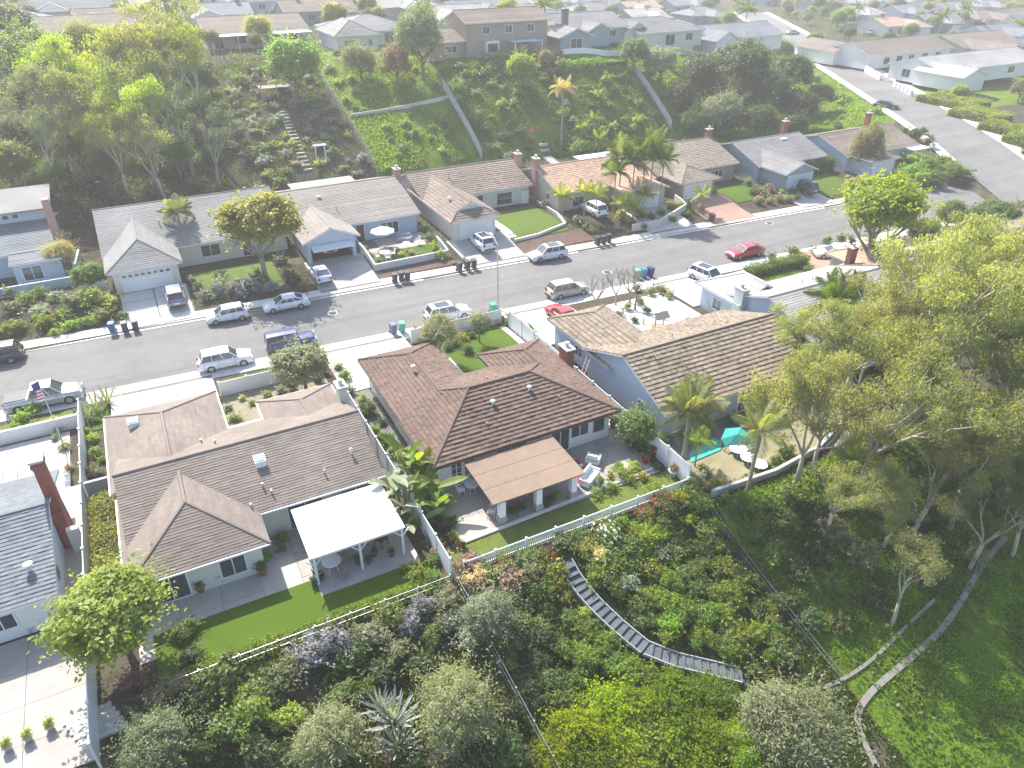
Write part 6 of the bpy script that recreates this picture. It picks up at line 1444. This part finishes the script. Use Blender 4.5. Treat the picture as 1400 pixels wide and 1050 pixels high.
# --- eucalyptus
EL = 'tall eucalyptus with pale limbs on the canyon side below the tan shake house'
for x, y, k, s in ((40.5, 24.5, 0, 1.0), (47.5, 27.5, 1, 1.12), (53.5, 23.5, 2, 1.12), (57.5, 30, 0, 1.12), (45.5, 20.0, 2, .95), (63, 26.5, 1, 1.05), (51, 31.5, 2, .9), (67, 33, 0, 1.0), (60, 21, 2, 1.0), (42.5, 30.5, 1, .74), (55.5, 27, 1, 1.05), (49, 24, 0, .95), (44, 26.5, 2, .85), (42, 20.5, 1, .66), (36.8, 26.6, 2, .8), (36.2, 23, 0, .6), (38.8, 27, 0, .72), (50.5, 19.5, 0, .75), (48, 32.5, 0, .8), (70, 27, 2, 1.0), (62, 34.5, 2, .85), (44, 17.2, 0, .58), (47.8, 16.6, 2, .62), (52, 16, 1, .62), (39.5, 20.8, 2, .5)): eucalyptus(x, y, k, s, 'eucalyptus rising beside the light grey and peach-tan roofs' if y > 29.5 else ('low eucalyptus leaning over the concrete drain paths' if y < 21 else EL))
EL = 'slender eucalyptus with pale trunk on the wooded left hillside'
for px_, py_, s, k, lm in ((75, 140, .95, 0, 'grey'), (130, 140, 1.05, 1, 'euc'), (172, 100, 1.1, 0, 'yellow'), (215, 80, 1.2, 1, 'euc'), (240, 130, 1.05, 0, 'euc'), (155, 185, .8, 1, 'yellow'), (205, 190, .85, 0, 'euc'), (258, 80, 1.1, 1, 'yellow'), (105, 100, 1.0, 0, 'yellow'), (185, 150, 1., 1, 'yellow'), (285, 185, .7, 0, 'grey'), (60, 190, .8, 1, 'grey'), (225, 30, 1.1, 0, 'euc')):
    s *= 1.1; h = 9.5*s; b = G(px_, py_, h); eucalyptus(b.x, b.y, k, s, EL, True, lm, 'slender hillside eucalyptus')
for q, r_, c in [((30, 130), 36, 'green'), ((95, 200), 30, 'bright'), ((140, 225), 26, 'green'), ((190, 225), 26, 'green'), ((240, 210), 26, 'bright'), ((270, 150), 28, 'green'), ((60, 90), 34, 'lime'), ((120, 60), 34, 'yellow'), ((30, 190), 36, 'dark'), ((290, 220), 22, 'dark'), ((150, 150), 34, 'yellow'), ((210, 140), 36, 'lime'), ((100, 150), 32, 'yellow'), ((250, 60), 28, 'yellow'), ((270, 110), 28, 'green'), ((70, 240), 26, 'green')]:
    tree(*q, r_, c, '%s tree between the slender eucalyptus on the left hillside' % {'green': 'mid green', 'bright': 'bright green', 'lime': 'lime green', 'yellow': 'yellow-green', 'dark': 'dark green'}[c], 'fine', 1.25, 1.1, 'grey')
# --- palms
for px_, py_, h, L in ((850, 215, 6.8, 2.9), (868, 222, 6.4, 2.7), (895, 200, 8.2, 3.0), (908, 220, 7.0, 2.8), (883, 212, 7.2, 2.8), (842, 236, 5.4, 2.5)): palm(at_palm(px_, py_, h), h, L, 'tall slim palm in the clump before the pink clay-tiled house', 'green', 13, .11)
for px_, py_, h in ((800, 262, 3.6), (816, 266, 3.2), (770, 268, 2.6), (880, 268, 2.2), (960, 268, 2.4), (850, 280, 1.8), (866, 285, 1.8)): palm(at_palm(px_, py_, h), h, 1.8, 'short bushy palm in front of the pink clay-tiled house', 'yellow', 12, .09)
palm(at_palm(242, 290, 5.2), 5.2, 2.1, 'palm with a full crown beside the hipped white garage', 'olive', 24, .15)
palm(at_palm(1148, 410, 6), 6, 3.0, 'feathery palm behind the light grey roof', 'green', 26, .2)
palm(at_palm(945, 560, 5.6), 5.6, 2.5, 'palm leaning over the tan shake roof', 'olive', 26, .2)
palm(at_palm(1040, 590, 5.4), 5.4, 2.2, 'double-trunked palm beside the round white tables', 'euc', 14, .15)
palm(at_palm(955, 605, 2.2), 2.2, 1.5, 'small young palm at the turquoise ground sheet', 'lime', 9, .07)
palm(at_palm(770, 122, 9), 9, 2.6, 'dead brown palm standing on the hillside', 'tan', 14, .2, droop=1)
palm(at_palm(1022, 14, 10), 10, 3.0, 'tall fan palm in front of the slate-roofed hilltop house', 'green', 18, .2, droop=1)
for px_, py_, h in ((745, 8, 7), (740, -2, 7), (1010, 5, 8), (580, 15, 6), (20, 40, 7), (1290, 22, 8), (1320, 12, 8), (1175, 12, 7)): palm(at_palm(px_, py_, h), h, 2.6, 'distant palm among the houses beyond the hilltop row', 'green', 12, .18)
for px_, py_ in ((812, 165), (795, 175), (820, 190), (850, 195)): palm(at_palm(px_, py_, 2.4), 2.4, 1.9, 'small palm on the ivy-covered bank', 'bright', 12, .12)
for x, y, h, n in ((12.3, 39.5, 3.6, 12), (12.4, 37.8, 3.8, 14), (12.5, 36.2, 3.4, 13), (12.3, 34.6, 2.9, 11), (12.7, 38.6, 3.2, 10)): bird_of_paradise(x, y, h, n, 'broad-leaved bird of paradise plant at the patio side fence')
for x, y, h, n in ((10.7, 37.6, 3.4, 10), (10.8, 36.2, 3.2, 10), (10.7, 34.8, 2.8, 9)): bird_of_paradise(x, y, h, n, 'pale broad-leaved plant at the corner of the white patio cover', 'grey')
for px_, py_ in ((85, 262), (105, 275), (95, 245), (120, 290), (150, 255)): b = G(px_, py_, 2); bird_of_paradise(b.x, b.y, 4, 9, 'dark big-leaved plant behind the two-storey house', 'dark')
b = G(538, 985, .5); agave(b.x, b.y, 1.35, 44, 'large silver agave on the slope below the artificial lawn', 'silver'); b = G(520, 968, .4); agave(b.x, b.y, 1.0, 30, 'smaller silver agave behind the large one', 'silver'); b = G(545, 1020, .4); agave(b.x, b.y, 1.1, 30, 'silver agave in front of the large one', 'silver')
for px_, py_ in ((905, 432), (880, 440), (862, 452), (925, 450), (878, 462)): b = G(px_, py_, .3); agave(b.x, b.y, .6, 12, 'small spiky cactus plant in the white gravel yard', 'dark', 'cactus')
for px_, py_ in ((130, 555), (145, 545), (120, 565)): b = G(px_, py_, .6); agave(b.x, b.y, 1.2, 18, 'spiky succulent at the street end of the hedge strip', 'grey', 'succulent')
# --- shrubs and flower beds (lists of photo positions)
def off_paths(x, y):
    k = np.ones(len(x), bool)
    for C, w_ in PATHS:
        for c in C[::2]: k &= np.hypot(x-c[0], y-c[1]) > w_*.62
    return k
def bed(items, label, crown='shrub', hf=.5, flat=1.):
    for q in items:
        px_, py_, r_, c = q[:4]; nm = {'green': 'green', 'dark': 'dark green', 'lime': 'lime green', 'yellow': 'yellow-green', 'olive': 'olive', 'grey': 'grey-green', 'bright': 'bright green', 'brown': 'brownish', 'tan': 'dry tan', 'red': 'red-flowering', 'yel': 'yellow-flowering', 'pink': 'pink-flowering', 'purple': 'lavender', 'white': 'white-flowering', 'orange': 'orange-flowering'}[c]
        fl_ = c in ('red', 'yel', 'pink', 'white', 'orange')
        shrub(px_, py_, r_, 'green' if fl_ else c, nm+' '+label, crown, hf, flat, flower=c if fl_ else None)
bed([(470, 515, 12, 'bright'), (478, 535, 11, 'green'), (505, 562, 15, 'green'), (512, 590, 13, 'bright'), (528, 604, 14, 'green'), (540, 622, 11, 'white'), (522, 578, 10, 'dark'), (462, 503, 8, 'yel'), (495, 548, 10, 'yellow'), (560, 628, 14, 'pink'), (620, 735, 12, 'yellow'), (612, 715, 16, 'dark'), (640, 770, 22, 'brown'), (628, 745, 10, 'red'), (600, 690, 16, 'bright')], 'shrub along the side fence of the brown-red roofed house')
bed([(570, 452, 9, 'olive'), (620, 468, 11, 'yel'), (632, 462, 9, 'yel'), (612, 475, 9, 'dark'), (640, 478, 11, 'dark'), (665, 443, 7, 'yel'), (676, 438, 8, 'pink'), (686, 436, 7, 'pink'), (655, 452, 9, 'dark'), (645, 458, 9, 'dark'), (700, 435, 9, 'dark'), (695, 442, 7, 'green'), (712, 447, 10, 'bright'), (724, 452, 9, 'bright'), (572, 463, 7, 'red'), (580, 462, 8, 'white')], 'bush round the emerald front lawn')
bed([(700, 700, 11, 'dark'), (712, 692, 12, 'dark'), (752, 682, 9, 'dark'), (760, 678, 10, 'bright'), (748, 692, 9, 'dark'), (835, 668, 12, 'bright'), (815, 673, 11, 'bright'), (855, 652, 14, 'bright'), (868, 640, 12, 'yellow'), (845, 640, 11, 'bright'), (880, 655, 9, 'yel'), (835, 652, 8, 'yel'), (905, 618, 12, 'dark'), (888, 605, 18, 'green'), (870, 610, 16, 'dark'), (858, 595, 16, 'dark'), (905, 600, 12, 'green'), (918, 630, 10, 'green'), (898, 640, 9, 'dark'), (875, 565, 12, 'orange')], 'bush in the bed between the patio and the white side fence')
# main garden slope
bed([(700, 790, 24, 'brown'), (725, 780, 22, 'olive'), (690, 775, 14, 'red'), (748, 762, 13, 'red'), (756, 778, 16, 'yel'), (765, 800, 14, 'yel'), (735, 810, 20, 'green'), (655, 790, 20, 'tan'), (800, 745, 20, 'yellow'), (790, 735, 14, 'bright'), (830, 730, 20, 'white'), (845, 720, 16, 'bright'), (865, 735, 18, 'bright'), (815, 765, 20, 'tan'), (880, 705, 15, 'red'), (905, 688, 17, 'red'), (925, 685, 14, 'orange'), (895, 675, 14, 'bright'), (940, 670, 18, 'green'), (955, 690, 16, 'bright'), (948, 655, 14, 'grey'), (970, 720, 16, 'bright'), (850, 770, 24, 'green'), (855, 795, 22, 'grey'), (885, 780, 18, 'yel'), (910, 795, 20, 'bright'), (935, 785, 20, 'green'), (880, 815, 20, 'bright'), (920, 830, 22, 'bright'), (950, 805, 18, 'green'), (985, 780, 18, 'green'), (1000, 810, 20, 'bright'), (960, 850, 20, 'bright'), (995, 845, 20, 'bright'), (1030, 870, 18, 'bright'), (1060, 880, 16, 'green'), (1040, 835, 16, 'dark'), (925, 740, 18, 'dark'), (900, 755, 16, 'grey'), (960, 755, 18, 'dark'), (1000, 750, 14, 'dark'), (880, 850, 18, 'green'), (910, 868, 16, 'bright'), (950, 880, 16, 'bright'), (985, 890, 14, 'green'), (860, 750, 14, 'bright'), (1010, 890, 14, 'bright'), (1055, 850, 14, 'orange')], 'shrub on the planted slope right of the curving stairs')
bed([(715, 850, 22, 'green'), (740, 870, 22, 'dark'), (780, 850, 18, 'green'), (800, 868, 20, 'bright'), (825, 880, 18, 'bright'), (770, 890, 22, 'green'), (800, 905, 22, 'bright'), (840, 905, 20, 'bright'), (860, 915, 20, 'bright'), (735, 905, 20, 'dark'), (720, 940, 18, 'dark'), (760, 930, 20, 'dark'), (785, 935, 18, 'green'), (775, 820, 14, 'yellow'), (800, 840, 12, 'yellow'), (700, 820, 20, 'olive'), (890, 925, 18, 'bright'), (920, 930, 16, 'bright'), (735, 965, 16, 'dark'), (745, 835, 14, 'dark')], 'shrub on the planted slope left of the curving stairs')
for px_, py_, r_ in ((790, 1000, 46), (830, 975, 46), (875, 965, 48), (920, 962, 44), (965, 950, 34), (845, 1015, 46), (900, 1005, 48), (955, 1000, 44), (800, 1040, 46), (870, 1045, 48), (940, 1045, 46), (1000, 1010, 40), (1010, 1045, 40), (760, 1030, 30), (1000, 960, 26)):
    shrub(px_, py_, r_, ('lime', 'bright', 'lime')[(px_*7+py_) % 3], 'big light green shrub in the dense mass at the foot of the garden slope', 'upright', .35, .8, 'shrub')
# slope below the artificial lawn
bed([(300, 930, 34, 'green'), (340, 970, 40, 'bright'), (375, 945, 26, 'dark'), (320, 1000, 36, 'green'), (390, 985, 24, 'yellow'), (280, 965, 30, 'dark'), (425, 900, 30, 'purple'), (455, 880, 26, 'purple'), (400, 915, 24, 'olive'), (480, 905, 26, 'green'), (505, 870, 26, 'olive'), (530, 845, 24, 'green'), (560, 855, 24, 'purple'), (580, 830, 22, 'purple'), (545, 890, 26, 'olive'), (590, 870, 24, 'green'), (610, 820, 22, 'olive'), (615, 850, 22, 'grey'), (575, 910, 24, 'dark'), (520, 920, 26, 'dark'), (470, 945, 26, 'green'), (500, 950, 20, 'green'), (640, 870, 22, 'grey'), (600, 800, 20, 'green'), (360, 1030, 34, 'dark'), (400, 1040, 26, 'dark'), (700, 980, 22, 'dark'), (690, 1030, 30, 'green'), (260, 900, 20, 'dark'), (240, 935, 20, 'brown'), (215, 960, 22, 'brown'), (185, 930, 20, 'brown'), (270, 1030, 30, 'dark'), (560, 1040, 28, 'dark'), (650, 800, 16, 'brown'), (565, 780, 16, 'bright'), (595, 765, 14, 'green'), (590, 740, 14, 'grey'), (580, 715, 14, 'green'), (600, 755, 12, 'pink'), (250, 865, 20, 'green')], 'shrub on the slope below the artificial lawn')
# left strip and front yards
bed([(118, 590, 9, 'bright'), (130, 575, 9, 'green'), (128, 600, 10, 'lime'), (132, 618, 11, 'bright'), (140, 628, 9, 'lime'), (122, 650, 11, 'dark'), (135, 645, 9, 'grey'), (112, 640, 9, 'grey')], 'bush in the strip beside the long white fence')
bed([(80, 590, 9, 'grey'), (88, 612, 10, 'olive'), (75, 600, 8, 'olive'), (95, 640, 8, 'brown'), (30, 570, 13, 'lime'), (48, 560, 12, 'lime'), (20, 585, 10, 'bright'), (75, 575, 9, 'yellow')], 'bush near the striped flag')
bed([(262, 545, 8, 'tan'), (320, 572, 10, 'bright'), (312, 560, 8, 'dark'), (345, 552, 8, 'olive'), (365, 540, 8, 'olive'), (330, 545, 7, 'tan'), (385, 535, 9, 'grey'), (300, 545, 9, 'olive'), (400, 530, 10, 'dark'), (435, 520, 10, 'dark')], 'bush in the dry bed behind the white kerbside fence')
bed([(385, 735, 12, 'bright'), (365, 760, 11, 'lime'), (385, 750, 9, 'green')], 'bush in the patio corner of the light brown house')
bed([(15, 420, 14, 'green'), (35, 412, 14, 'bright'), (55, 400, 13, 'green'), (75, 405, 13, 'grey'), (50, 425, 14, 'grey'), (25, 445, 14, 'bright'), (60, 440, 14, 'bright'), (85, 432, 13, 'bright'), (100, 412, 16, 'green'), (125, 408, 18, 'yellow'), (150, 412, 17, 'yellow'), (140, 430, 15, 'green'), (95, 445, 13, 'lime'), (115, 440, 12, 'bright'), (170, 432, 10, 'green'), (5, 455, 14, 'bright'), (10, 400, 12, 'olive'), (130, 440, 9, 'lime'), (75, 455, 9, 'lime')], 'bush in the dense planting beside the blue bin')
bed([(280, 405, 13, 'purple'), (298, 398, 14, 'purple'), (318, 396, 14, 'purple'), (335, 388, 14, 'purple'), (352, 396, 13, 'purple'), (372, 394, 12, 'purple'), (330, 402, 12, 'purple'), (300, 385, 11, 'grey'), (395, 375, 14, 'dark'), (385, 355, 12, 'dark'), (350, 378, 13, 'dark'), (415, 395, 10, 'orange'), (405, 385, 12, 'dark'), (270, 390, 8, 'green'), (262, 383, 8, 'grey'), (300, 375, 10, 'dark')], 'bush round the yellow-green street tree')
bed([(595, 340, 12, 'yellow'), (588, 325, 11, 'green'), (600, 350, 10, 'yellow'), (582, 312, 9, 'green'), (520, 345, 6, 'tan'), (535, 345, 6, 'brown'), (548, 347, 6, 'tan'), (562, 346, 6, 'tan'), (505, 348, 6, 'brown'), (612, 350, 6, 'tan'), (622, 360, 5, 'brown'), (500, 340, 6, 'grey'), (575, 348, 7, 'olive')], 'bush in the flagstone front yard with the parasol')
bed([(740, 268, 10, 'bright'), (755, 262, 10, 'yellow'), (765, 280, 10, 'green'), (790, 302, 9, 'white'), (800, 312, 8, 'green'), (850, 295, 12, 'yellow'), (862, 302, 10, 'yellow'), (875, 295, 9, 'red'), (890, 296, 9, 'green'), (905, 292, 8, 'green'), (918, 285, 8, 'red'), (930, 283, 8, 'orange'), (940, 280, 9, 'green'), (880, 310, 8, 'green'), (900, 305, 7, 'green'), (920, 300, 7, 'green'), (940, 293, 7, 'green'), (958, 285, 8, 'olive'), (975, 262, 7, 'green'), (745, 280, 8, 'green'), (870, 285, 10, 'green')], 'bush under the tall slim palms')
bed([(1030, 262, 9, 'green'), (1042, 264, 9, 'pink'), (1052, 258, 8, 'pink'), (1038, 276, 8, 'pink'), (1052, 275, 8, 'brown'), (1065, 272, 8, 'brown'), (1078, 272, 8, 'olive'), (1090, 270, 7, 'lime'), (1068, 250, 9, 'green'), (1048, 248, 8, 'bright'), (1030, 240, 7, 'green'), (1085, 262, 8, 'green'), (1070, 262, 7, 'lime'), (1024, 250, 8, 'bright'), (1160, 250, 8, 'brown'), (1172, 246, 8, 'brown'), (1100, 225, 8, 'dark'), (1125, 232, 8, 'dark')], 'bush in the flower bed by the dark grey gabled garage')
bed([(1250, 232, 16, 'lime'), (1268, 228, 17, 'bright'), (1288, 222, 17, 'bright'), (1305, 232, 17, 'bright'), (1280, 242, 16, 'green'), (1300, 245, 14, 'green'), (1262, 245, 14, 'lime'), (1318, 240, 12, 'green'), (1245, 218, 12, 'lime'), (1268, 195, 12, 'dark'), (1250, 186, 14, 'dark'), (1235, 180, 10, 'green'), (1262, 180, 9, 'dark')], 'spreading bush on the street corner lawn')
bed([(858, 420, 10, 'olive'), (875, 412, 9, 'grey'), (885, 425, 9, 'green'), (845, 430, 10, 'olive'), (830, 440, 9, 'grey'), (840, 455, 10, 'bright'), (852, 462, 8, 'green'), (815, 445, 9, 'olive'), (868, 438, 8, 'dark'), (890, 400, 11, 'lime'), (905, 398, 10, 'orange'), (915, 405, 10, 'olive'), (870, 395, 9, 'olive'), (928, 455, 10, 'olive'), (920, 468, 8, 'grey'), (880, 470, 9, 'dark'), (855, 475, 8, 'dark'), (825, 425, 8, 'olive'), (808, 432, 7, 'lime'), (895, 445, 7, 'tan'), (940, 462, 8, 'yellow')], 'bush in the white gravel yard')
bed([(1085, 345, 12, 'green'), (1065, 365, 8, 'lime'), (1055, 352, 10, 'green'), (1095, 358, 10, 'lime'), (1105, 368, 9, 'green'), (1080, 362, 8, 'lime'), (1130, 330, 9, 'green'), (1150, 326, 9, 'green'), (1165, 330, 10, 'dark'), (1115, 345, 9, 'dark')], 'bush on the lawn behind the red sedan')
bed([(935, 590, 14, 'grey'), (915, 575, 14, 'olive'), (890, 555, 13, 'olive'), (905, 560, 10, 'grey'), (900, 572, 9, 'orange'), (960, 580, 12, 'green'), (1000, 575, 12, 'green'), (1060, 630, 12, 'green'), (1075, 620, 14, 'bright'), (1050, 640, 10, 'green'), (965, 650, 12, 'grey'), (960, 640, 9, 'brown'), (945, 665, 12, 'green'), (1015, 600, 8, 'green'), (980, 660, 10, 'yellow'), (990, 680, 9, 'olive')], 'bush in the dry back yard')
bed([(1010, 690, 24, 'bright'), (1040, 690, 26, 'bright'), (1065, 710, 24, 'green'), (1030, 730, 24, 'green'), (1055, 760, 26, 'green'), (1090, 790, 24, 'dark'), (1115, 760, 24, 'dark'), (1080, 680, 24, 'green'), (1110, 700, 24, 'dark'), (1130, 800, 24, 'green'), (1075, 820, 22, 'dark'), (1105, 850, 22, 'dark'), (1150, 850, 20, 'green'), (1140, 730, 26, 'olive'), (1180, 760, 26, 'olive'), (1160, 690, 26, 'dark'), (1220, 700, 28, 'olive'), (1270, 720, 28, 'dark'), (1310, 700, 28, 'green'), (1340, 660, 28, 'dark'), (1380, 640, 28, 'green'), (1300, 620, 26, 'olive'), (1250, 640, 26, 'dark'), (1380, 580, 28, 'green'), (1200, 620, 24, 'dark'), (1330, 560, 26, 'dark'), (1330, 760, 24, 'olive'), (1270, 790, 22, 'dark'), (1200, 820, 22, 'dark'), (1390, 700, 22, 'bright')], 'undergrowth shrub on the canyon side under the eucalyptus trees')
# the wooded hillside behind the far houses
random.seed(4)
def scatter(n, x0, x1, y0, y1, rmin, rmax, kinds, label, crown='shrub', mind=.6, avoid=None, seed=1, name='shrub', cat='shrub', flat=.9):
    rg = random.Random(seed); pts = []; tries = 0
    while len(pts) < n and tries < n*40:
        tries += 1; x, y, r_ = rg.uniform(x0, x1), rg.uniform(y0, y1), rg.uniform(rmin, rmax)
        if avoid and avoid(x, y): continue
        if any((x-a)**2+(y-b)**2 < ((r_+c)*mind)**2 for a, b, c in pts): continue
        pts.append((x, y, r_)); c = rg.choice(kinds)
        nm = {'green': 'green', 'dark': 'dark green', 'lime': 'lime', 'yellow': 'yellow-green', 'olive': 'olive', 'grey': 'grey-green', 'bright': 'bright green', 'brown': 'brownish', 'tan': 'dry tan', 'purple': 'lavender'}[c]
        shrub(0, 0, 0, c, nm+' '+label, crown, .45, flat, name, cat, True, (x, y), r_)
scatter(60, -20, 12, 107, 150, 1.0, 2.4, ['green', 'dark', 'olive', 'grey', 'bright', 'dark', 'brown'], 'shrub under the slender eucalyptus on the left hillside', seed=2)
scatter(120, 13, 32.5, 108.5, 145, .5, 1.5, ['green', 'olive', 'grey', 'brown', 'dark', 'yellow', 'purple', 'green'], 'shrub on the dry bank beside the hillside steps', seed=3, crown='small')
scatter(30, 34, 50.5, 109, 134, .5, 1.2, ['bright', 'lime', 'green'], 'weedy bush on the bright green hillside lot', seed=4, crown='small')
scatter(42, 52, 74, 107.5, 124, .7, 1.7, ['green', 'dark', 'bright', 'olive', 'grey'], 'shrub on the bank behind the pink clay-tiled house', seed=5)
scatter(34, 75, 89, 108, 123, .7, 1.5, ['bright', 'green', 'yellow', 'dark'], 'shrub in the ivy-covered bank behind the shake-roofed house', seed=6)
scatter(36, 91, 122, 106, 128, .9, 2.2, ['dark', 'green', 'bright', 'dark'], 'shrub in the wooded bank left of the side road', seed=7)
scatter(26, 118, 150, 92, 132, .8, 1.9, ['bright', 'lime', 'green'], 'shrub on the grassy bank along the side road', seed=8, avoid=lambda x, y: float(road2_dist(x, y)[0]) < 9.5)
scatter(22, 52, 75, 121, 126.8, .8, 1.6, ['green', 'lime', 'yellow', 'dark'], 'shrub along the crest below the taupe hilltop house', seed=9)
scatter(26, 10, 52, 136, 148, .9, 1.8, ['green', 'dark', 'bright', 'olive'], 'shrub along the hilltop edge before the porch house', seed=10)
def townhouse(x, y):
    if float(road2_dist(x, y)[0]) < 10: return True
    for o in HOUSES:
        if o[0]-1.2 < x < o[1]+1.2 and o[2]-1.2 < y < o[3]+1.2: return True
    return False
HOUSES = []
for o in bpy.data.objects:
    if o.type == 'EMPTY' and o.get('category') == 'house':
        for c in o.children:
            if c.name.startswith('wall'):
                v = np.array([p.co for p in c.data.vertices]); HOUSES.append((o.location.x+v[:, 0].min(), o.location.x+v[:, 0].max(), o.location.y+v[:, 1].min(), o.location.y+v[:, 1].max()))
rg = random.Random(9); pts = []
while len(pts) < 240:
    x, y = rg.uniform(-35, 330), rg.uniform(150, 310); r_ = rg.uniform(1.2, 3.4)
    if townhouse(x, y) or (x > 150 and y < 150) or any(abs(x-a)+abs(y-b) < 4.5 for a, b in pts): continue
    pts.append((x, y)); c = rg.choice(['green', 'dark', 'lime', 'olive', 'yellow', 'bright', 'grey'])
    tree(0, 0, 0, c, '%s garden tree in the neighbourhood beyond the hilltop row' % {'green': 'green', 'dark': 'dark green', 'lime': 'lime green', 'olive': 'olive', 'yellow': 'yellow-green', 'bright': 'bright green', 'grey': 'grey-green'}[c], hf=1.15, base=(x, y), r=r_)
rg = random.Random(19); pts = []
while len(pts) < 70:
    x, y = rg.uniform(150, 300), rg.uniform(85, 165); r_ = rg.uniform(.9, 2.4)
    if townhouse(x, y) or any(abs(x-a)+abs(y-b) < 4 for a, b in pts): continue
    pts.append((x, y)); c = rg.choice(['green', 'lime', 'olive', 'yellow', 'bright'])
    tree(0, 0, 0, c, '%s garden tree near the white houses right of the side road' % {'green': 'green', 'lime': 'lime green', 'olive': 'olive', 'yellow': 'yellow-green', 'bright': 'bright green'}[c], hf=.9, base=(x, y), r=r_)
def slope_clear(x, y): return min(math.hypot(x-p[0], y-p[1]) for p in [st_at(s) for s in np.linspace(0, L_[-1], 30)]) < .95
scatter(64, 18.5, 29.2, 17.5, 29, .5, 1.15, ['bright', 'green', 'bright', 'lime', 'green'], 'shrub on the planted slope right of the curving stairs', seed=31, mind=.45, avoid=lambda x, y: slope_clear(x, y) or x < 18.5+(29-y)*.45)
scatter(40, 12, 19.5, 16.5, 29, .5, 1.1, ['green', 'bright', 'green', 'dark'], 'shrub on the planted slope left of the curving stairs', seed=32, mind=.45, avoid=lambda x, y: slope_clear(x, y) or x > 17.5+(29-y)*.45)
plant_shrubs()
# --- hedges
hedge(-7.75, -6.35, 37.3, 46.8, 1.1, 'yellow', 'pale variegated hedge between the long white fence and the light brown house', .17, 170)
hedge(-5.1, 10.6, 29.15, 29.9, .45, 'bright', 'low bright green border plants along the wire fence of the artificial lawn', .2, 150, 'border_plants')
hedge(59, 68, 55.2, 56.6, 1.2, 'green', 'clipped green hedge behind the red sedan', .2, 110)
hedge(92, 99, 79.8, 82.5, 2.2, 'green', 'tall clipped hedge between the grey and the brown corner house', .25, 90)
hedge(59, 75.6, 124.9, 126.6, 1.5, 'olive', 'long reddish-tipped hedge in front of the taupe hilltop house', .3, 80)
hedge(75, 88, 121.6, 122.8, 1.2, 'lime', 'lime green clipped hedge across the bank', .3, 90)
R3 = offset_line(R2, 8.6)
for k in range(10, 26, 3): a, b_ = R3[k], R3[min(k+3, len(R3)-1)]; hedge(min(a[0], b_[0]), max(a[0], b_[0])+.6, min(a[1], b_[1]), max(a[1], b_[1]), 1.2, 'yellow', 'yellow-green hedge along the right side of the side road', .3, 60)['group'] = 'roadside hedges'
# --- ground cover too fine to count
cover('grass', 'bright green weeds covering the open hillside lot', 33.6, 51, 109, 137, 26000, .42, 'bright', None, .36, .12, seed=1)
cover('grass', 'dark ivy and weeds covering the bank behind the pink-roofed house', 51.3, 75, 107, 128, 22000, .42, 'green', None, .3, .12, seed=2)
cover('ivy', 'dense ivy covering the bank below the lime hedge', 75, 89.6, 107, 124, 26000, .42, 'bright', None, .12, .2, upright=.2, asp=.7, seed=3)
cover('grass', 'green ground cover on the wooded bank left of the side road', 90, 150, 94, 134, 34000, .5, 'bright', lambda x, y: road2_dist(x, y)[0] > 7.8, .34, .1, seed=4)
cover('grass', 'sparse dry plants on the brown bank beside the hillside steps', 12, 33.2, 108, 148, 26000, .35, 'green', None, .38, .2, seed=5)
cover('grass', 'green undergrowth below the slender eucalyptus trees', -35, 12, 106, 158, 26000, .5, 'green', None, .4, .12, seed=6)
cover('grass', 'bright meadow grass on the canyon floor right of the garden slope', 29.9, 75, -6, 27.8, 150000, .25, 'lime', off_paths, .22, .1, upright=-.25, asp=.2, seed=7)
cover('grass', 'green creeping plants on the canyon side under the trees', 30.3, 75, 8, 29, 24000, .30, 'green', off_paths, .4, .16, upright=.3, asp=.6, seed=8)
cover('ground_leaves', 'low dark plants covering the garden slope', 11.4, 30.2, 9, 29.3, 70000, .24, 'green', lambda x, y: np.min([np.hypot(x-p[0], y-p[1]) for p in [st_at(s) for s in np.linspace(0, L_[-1], 40)]], axis=0) > .62, .2, .3, upright=.3, asp=.6, seed=9)
cover('ground_leaves', 'low mixed plants covering the slope below the artificial lawn', -12, 11.6, 8, 28.9, 46000, .28, 'green', lambda x, y: (x > -7.9)|(y < 26.3), .32, .25, upright=.4, asp=.5, seed=10)
cover('grass', 'short rough grass at the edges of the lower lawn', 12.1, 29.4, 29.9, 31.9, 9000, .10, 'bright', None, .35, .5, upright=.8, asp=.2, seed=11)
cover('grass', 'garden plants covering the yards of the neighbourhood beyond', -40, 250, 148, 300, 60000, .6, 'green', lambda x, y: road2_dist(x, y)[0] > 8, .5, .06, seed=12)
cover('grass', 'low plants covering the front gardens of the far houses', -25, 116, 73, 108, 30000, .28, 'green', lambda x, y: (y > y_far(x)+2)&~np.any([(x > h[0]-.4)&(x < h[1]+.4)&(y > h[2]-.4)&(y < h[3]+.4) for h in HOUSES], axis=0)&~np.any([(x > a)&(x < b)&(y < c) for a, b, c in ((-4.4, 2.6, 82), (3.4, 12.1, 84.1), (15, 31.2, 86), (32.9, 49, 88), (58, 65.4, 80), (67.5, 81.7, 82), (83.4, 97.2, 80), (107, 118, 80.2))], axis=0), .42, .3, seed=13)
# ================================================================ added haze volume standing in for a pale veil, lifts the darks
hz = MB().box(-60, 320, -35, 400, -25, 36.5)
m, t, b = nodes('veil_haze'); t.nodes.remove(b); v = t.nodes.new('ShaderNodeVolumePrincipled')
v.inputs['Color'].default_value = (1, .97, .93, 1); v.inputs['Density'].default_value = HAZE; v.inputs['Anisotropy'].default_value = .2
t.links.new(v.outputs[0], t.nodes['Material Output'].inputs['Volume'])
tag(hz.build('haze', m), 'added pale haze volume standing in for a white veil over the valley', 'haze', None, 'stuff')
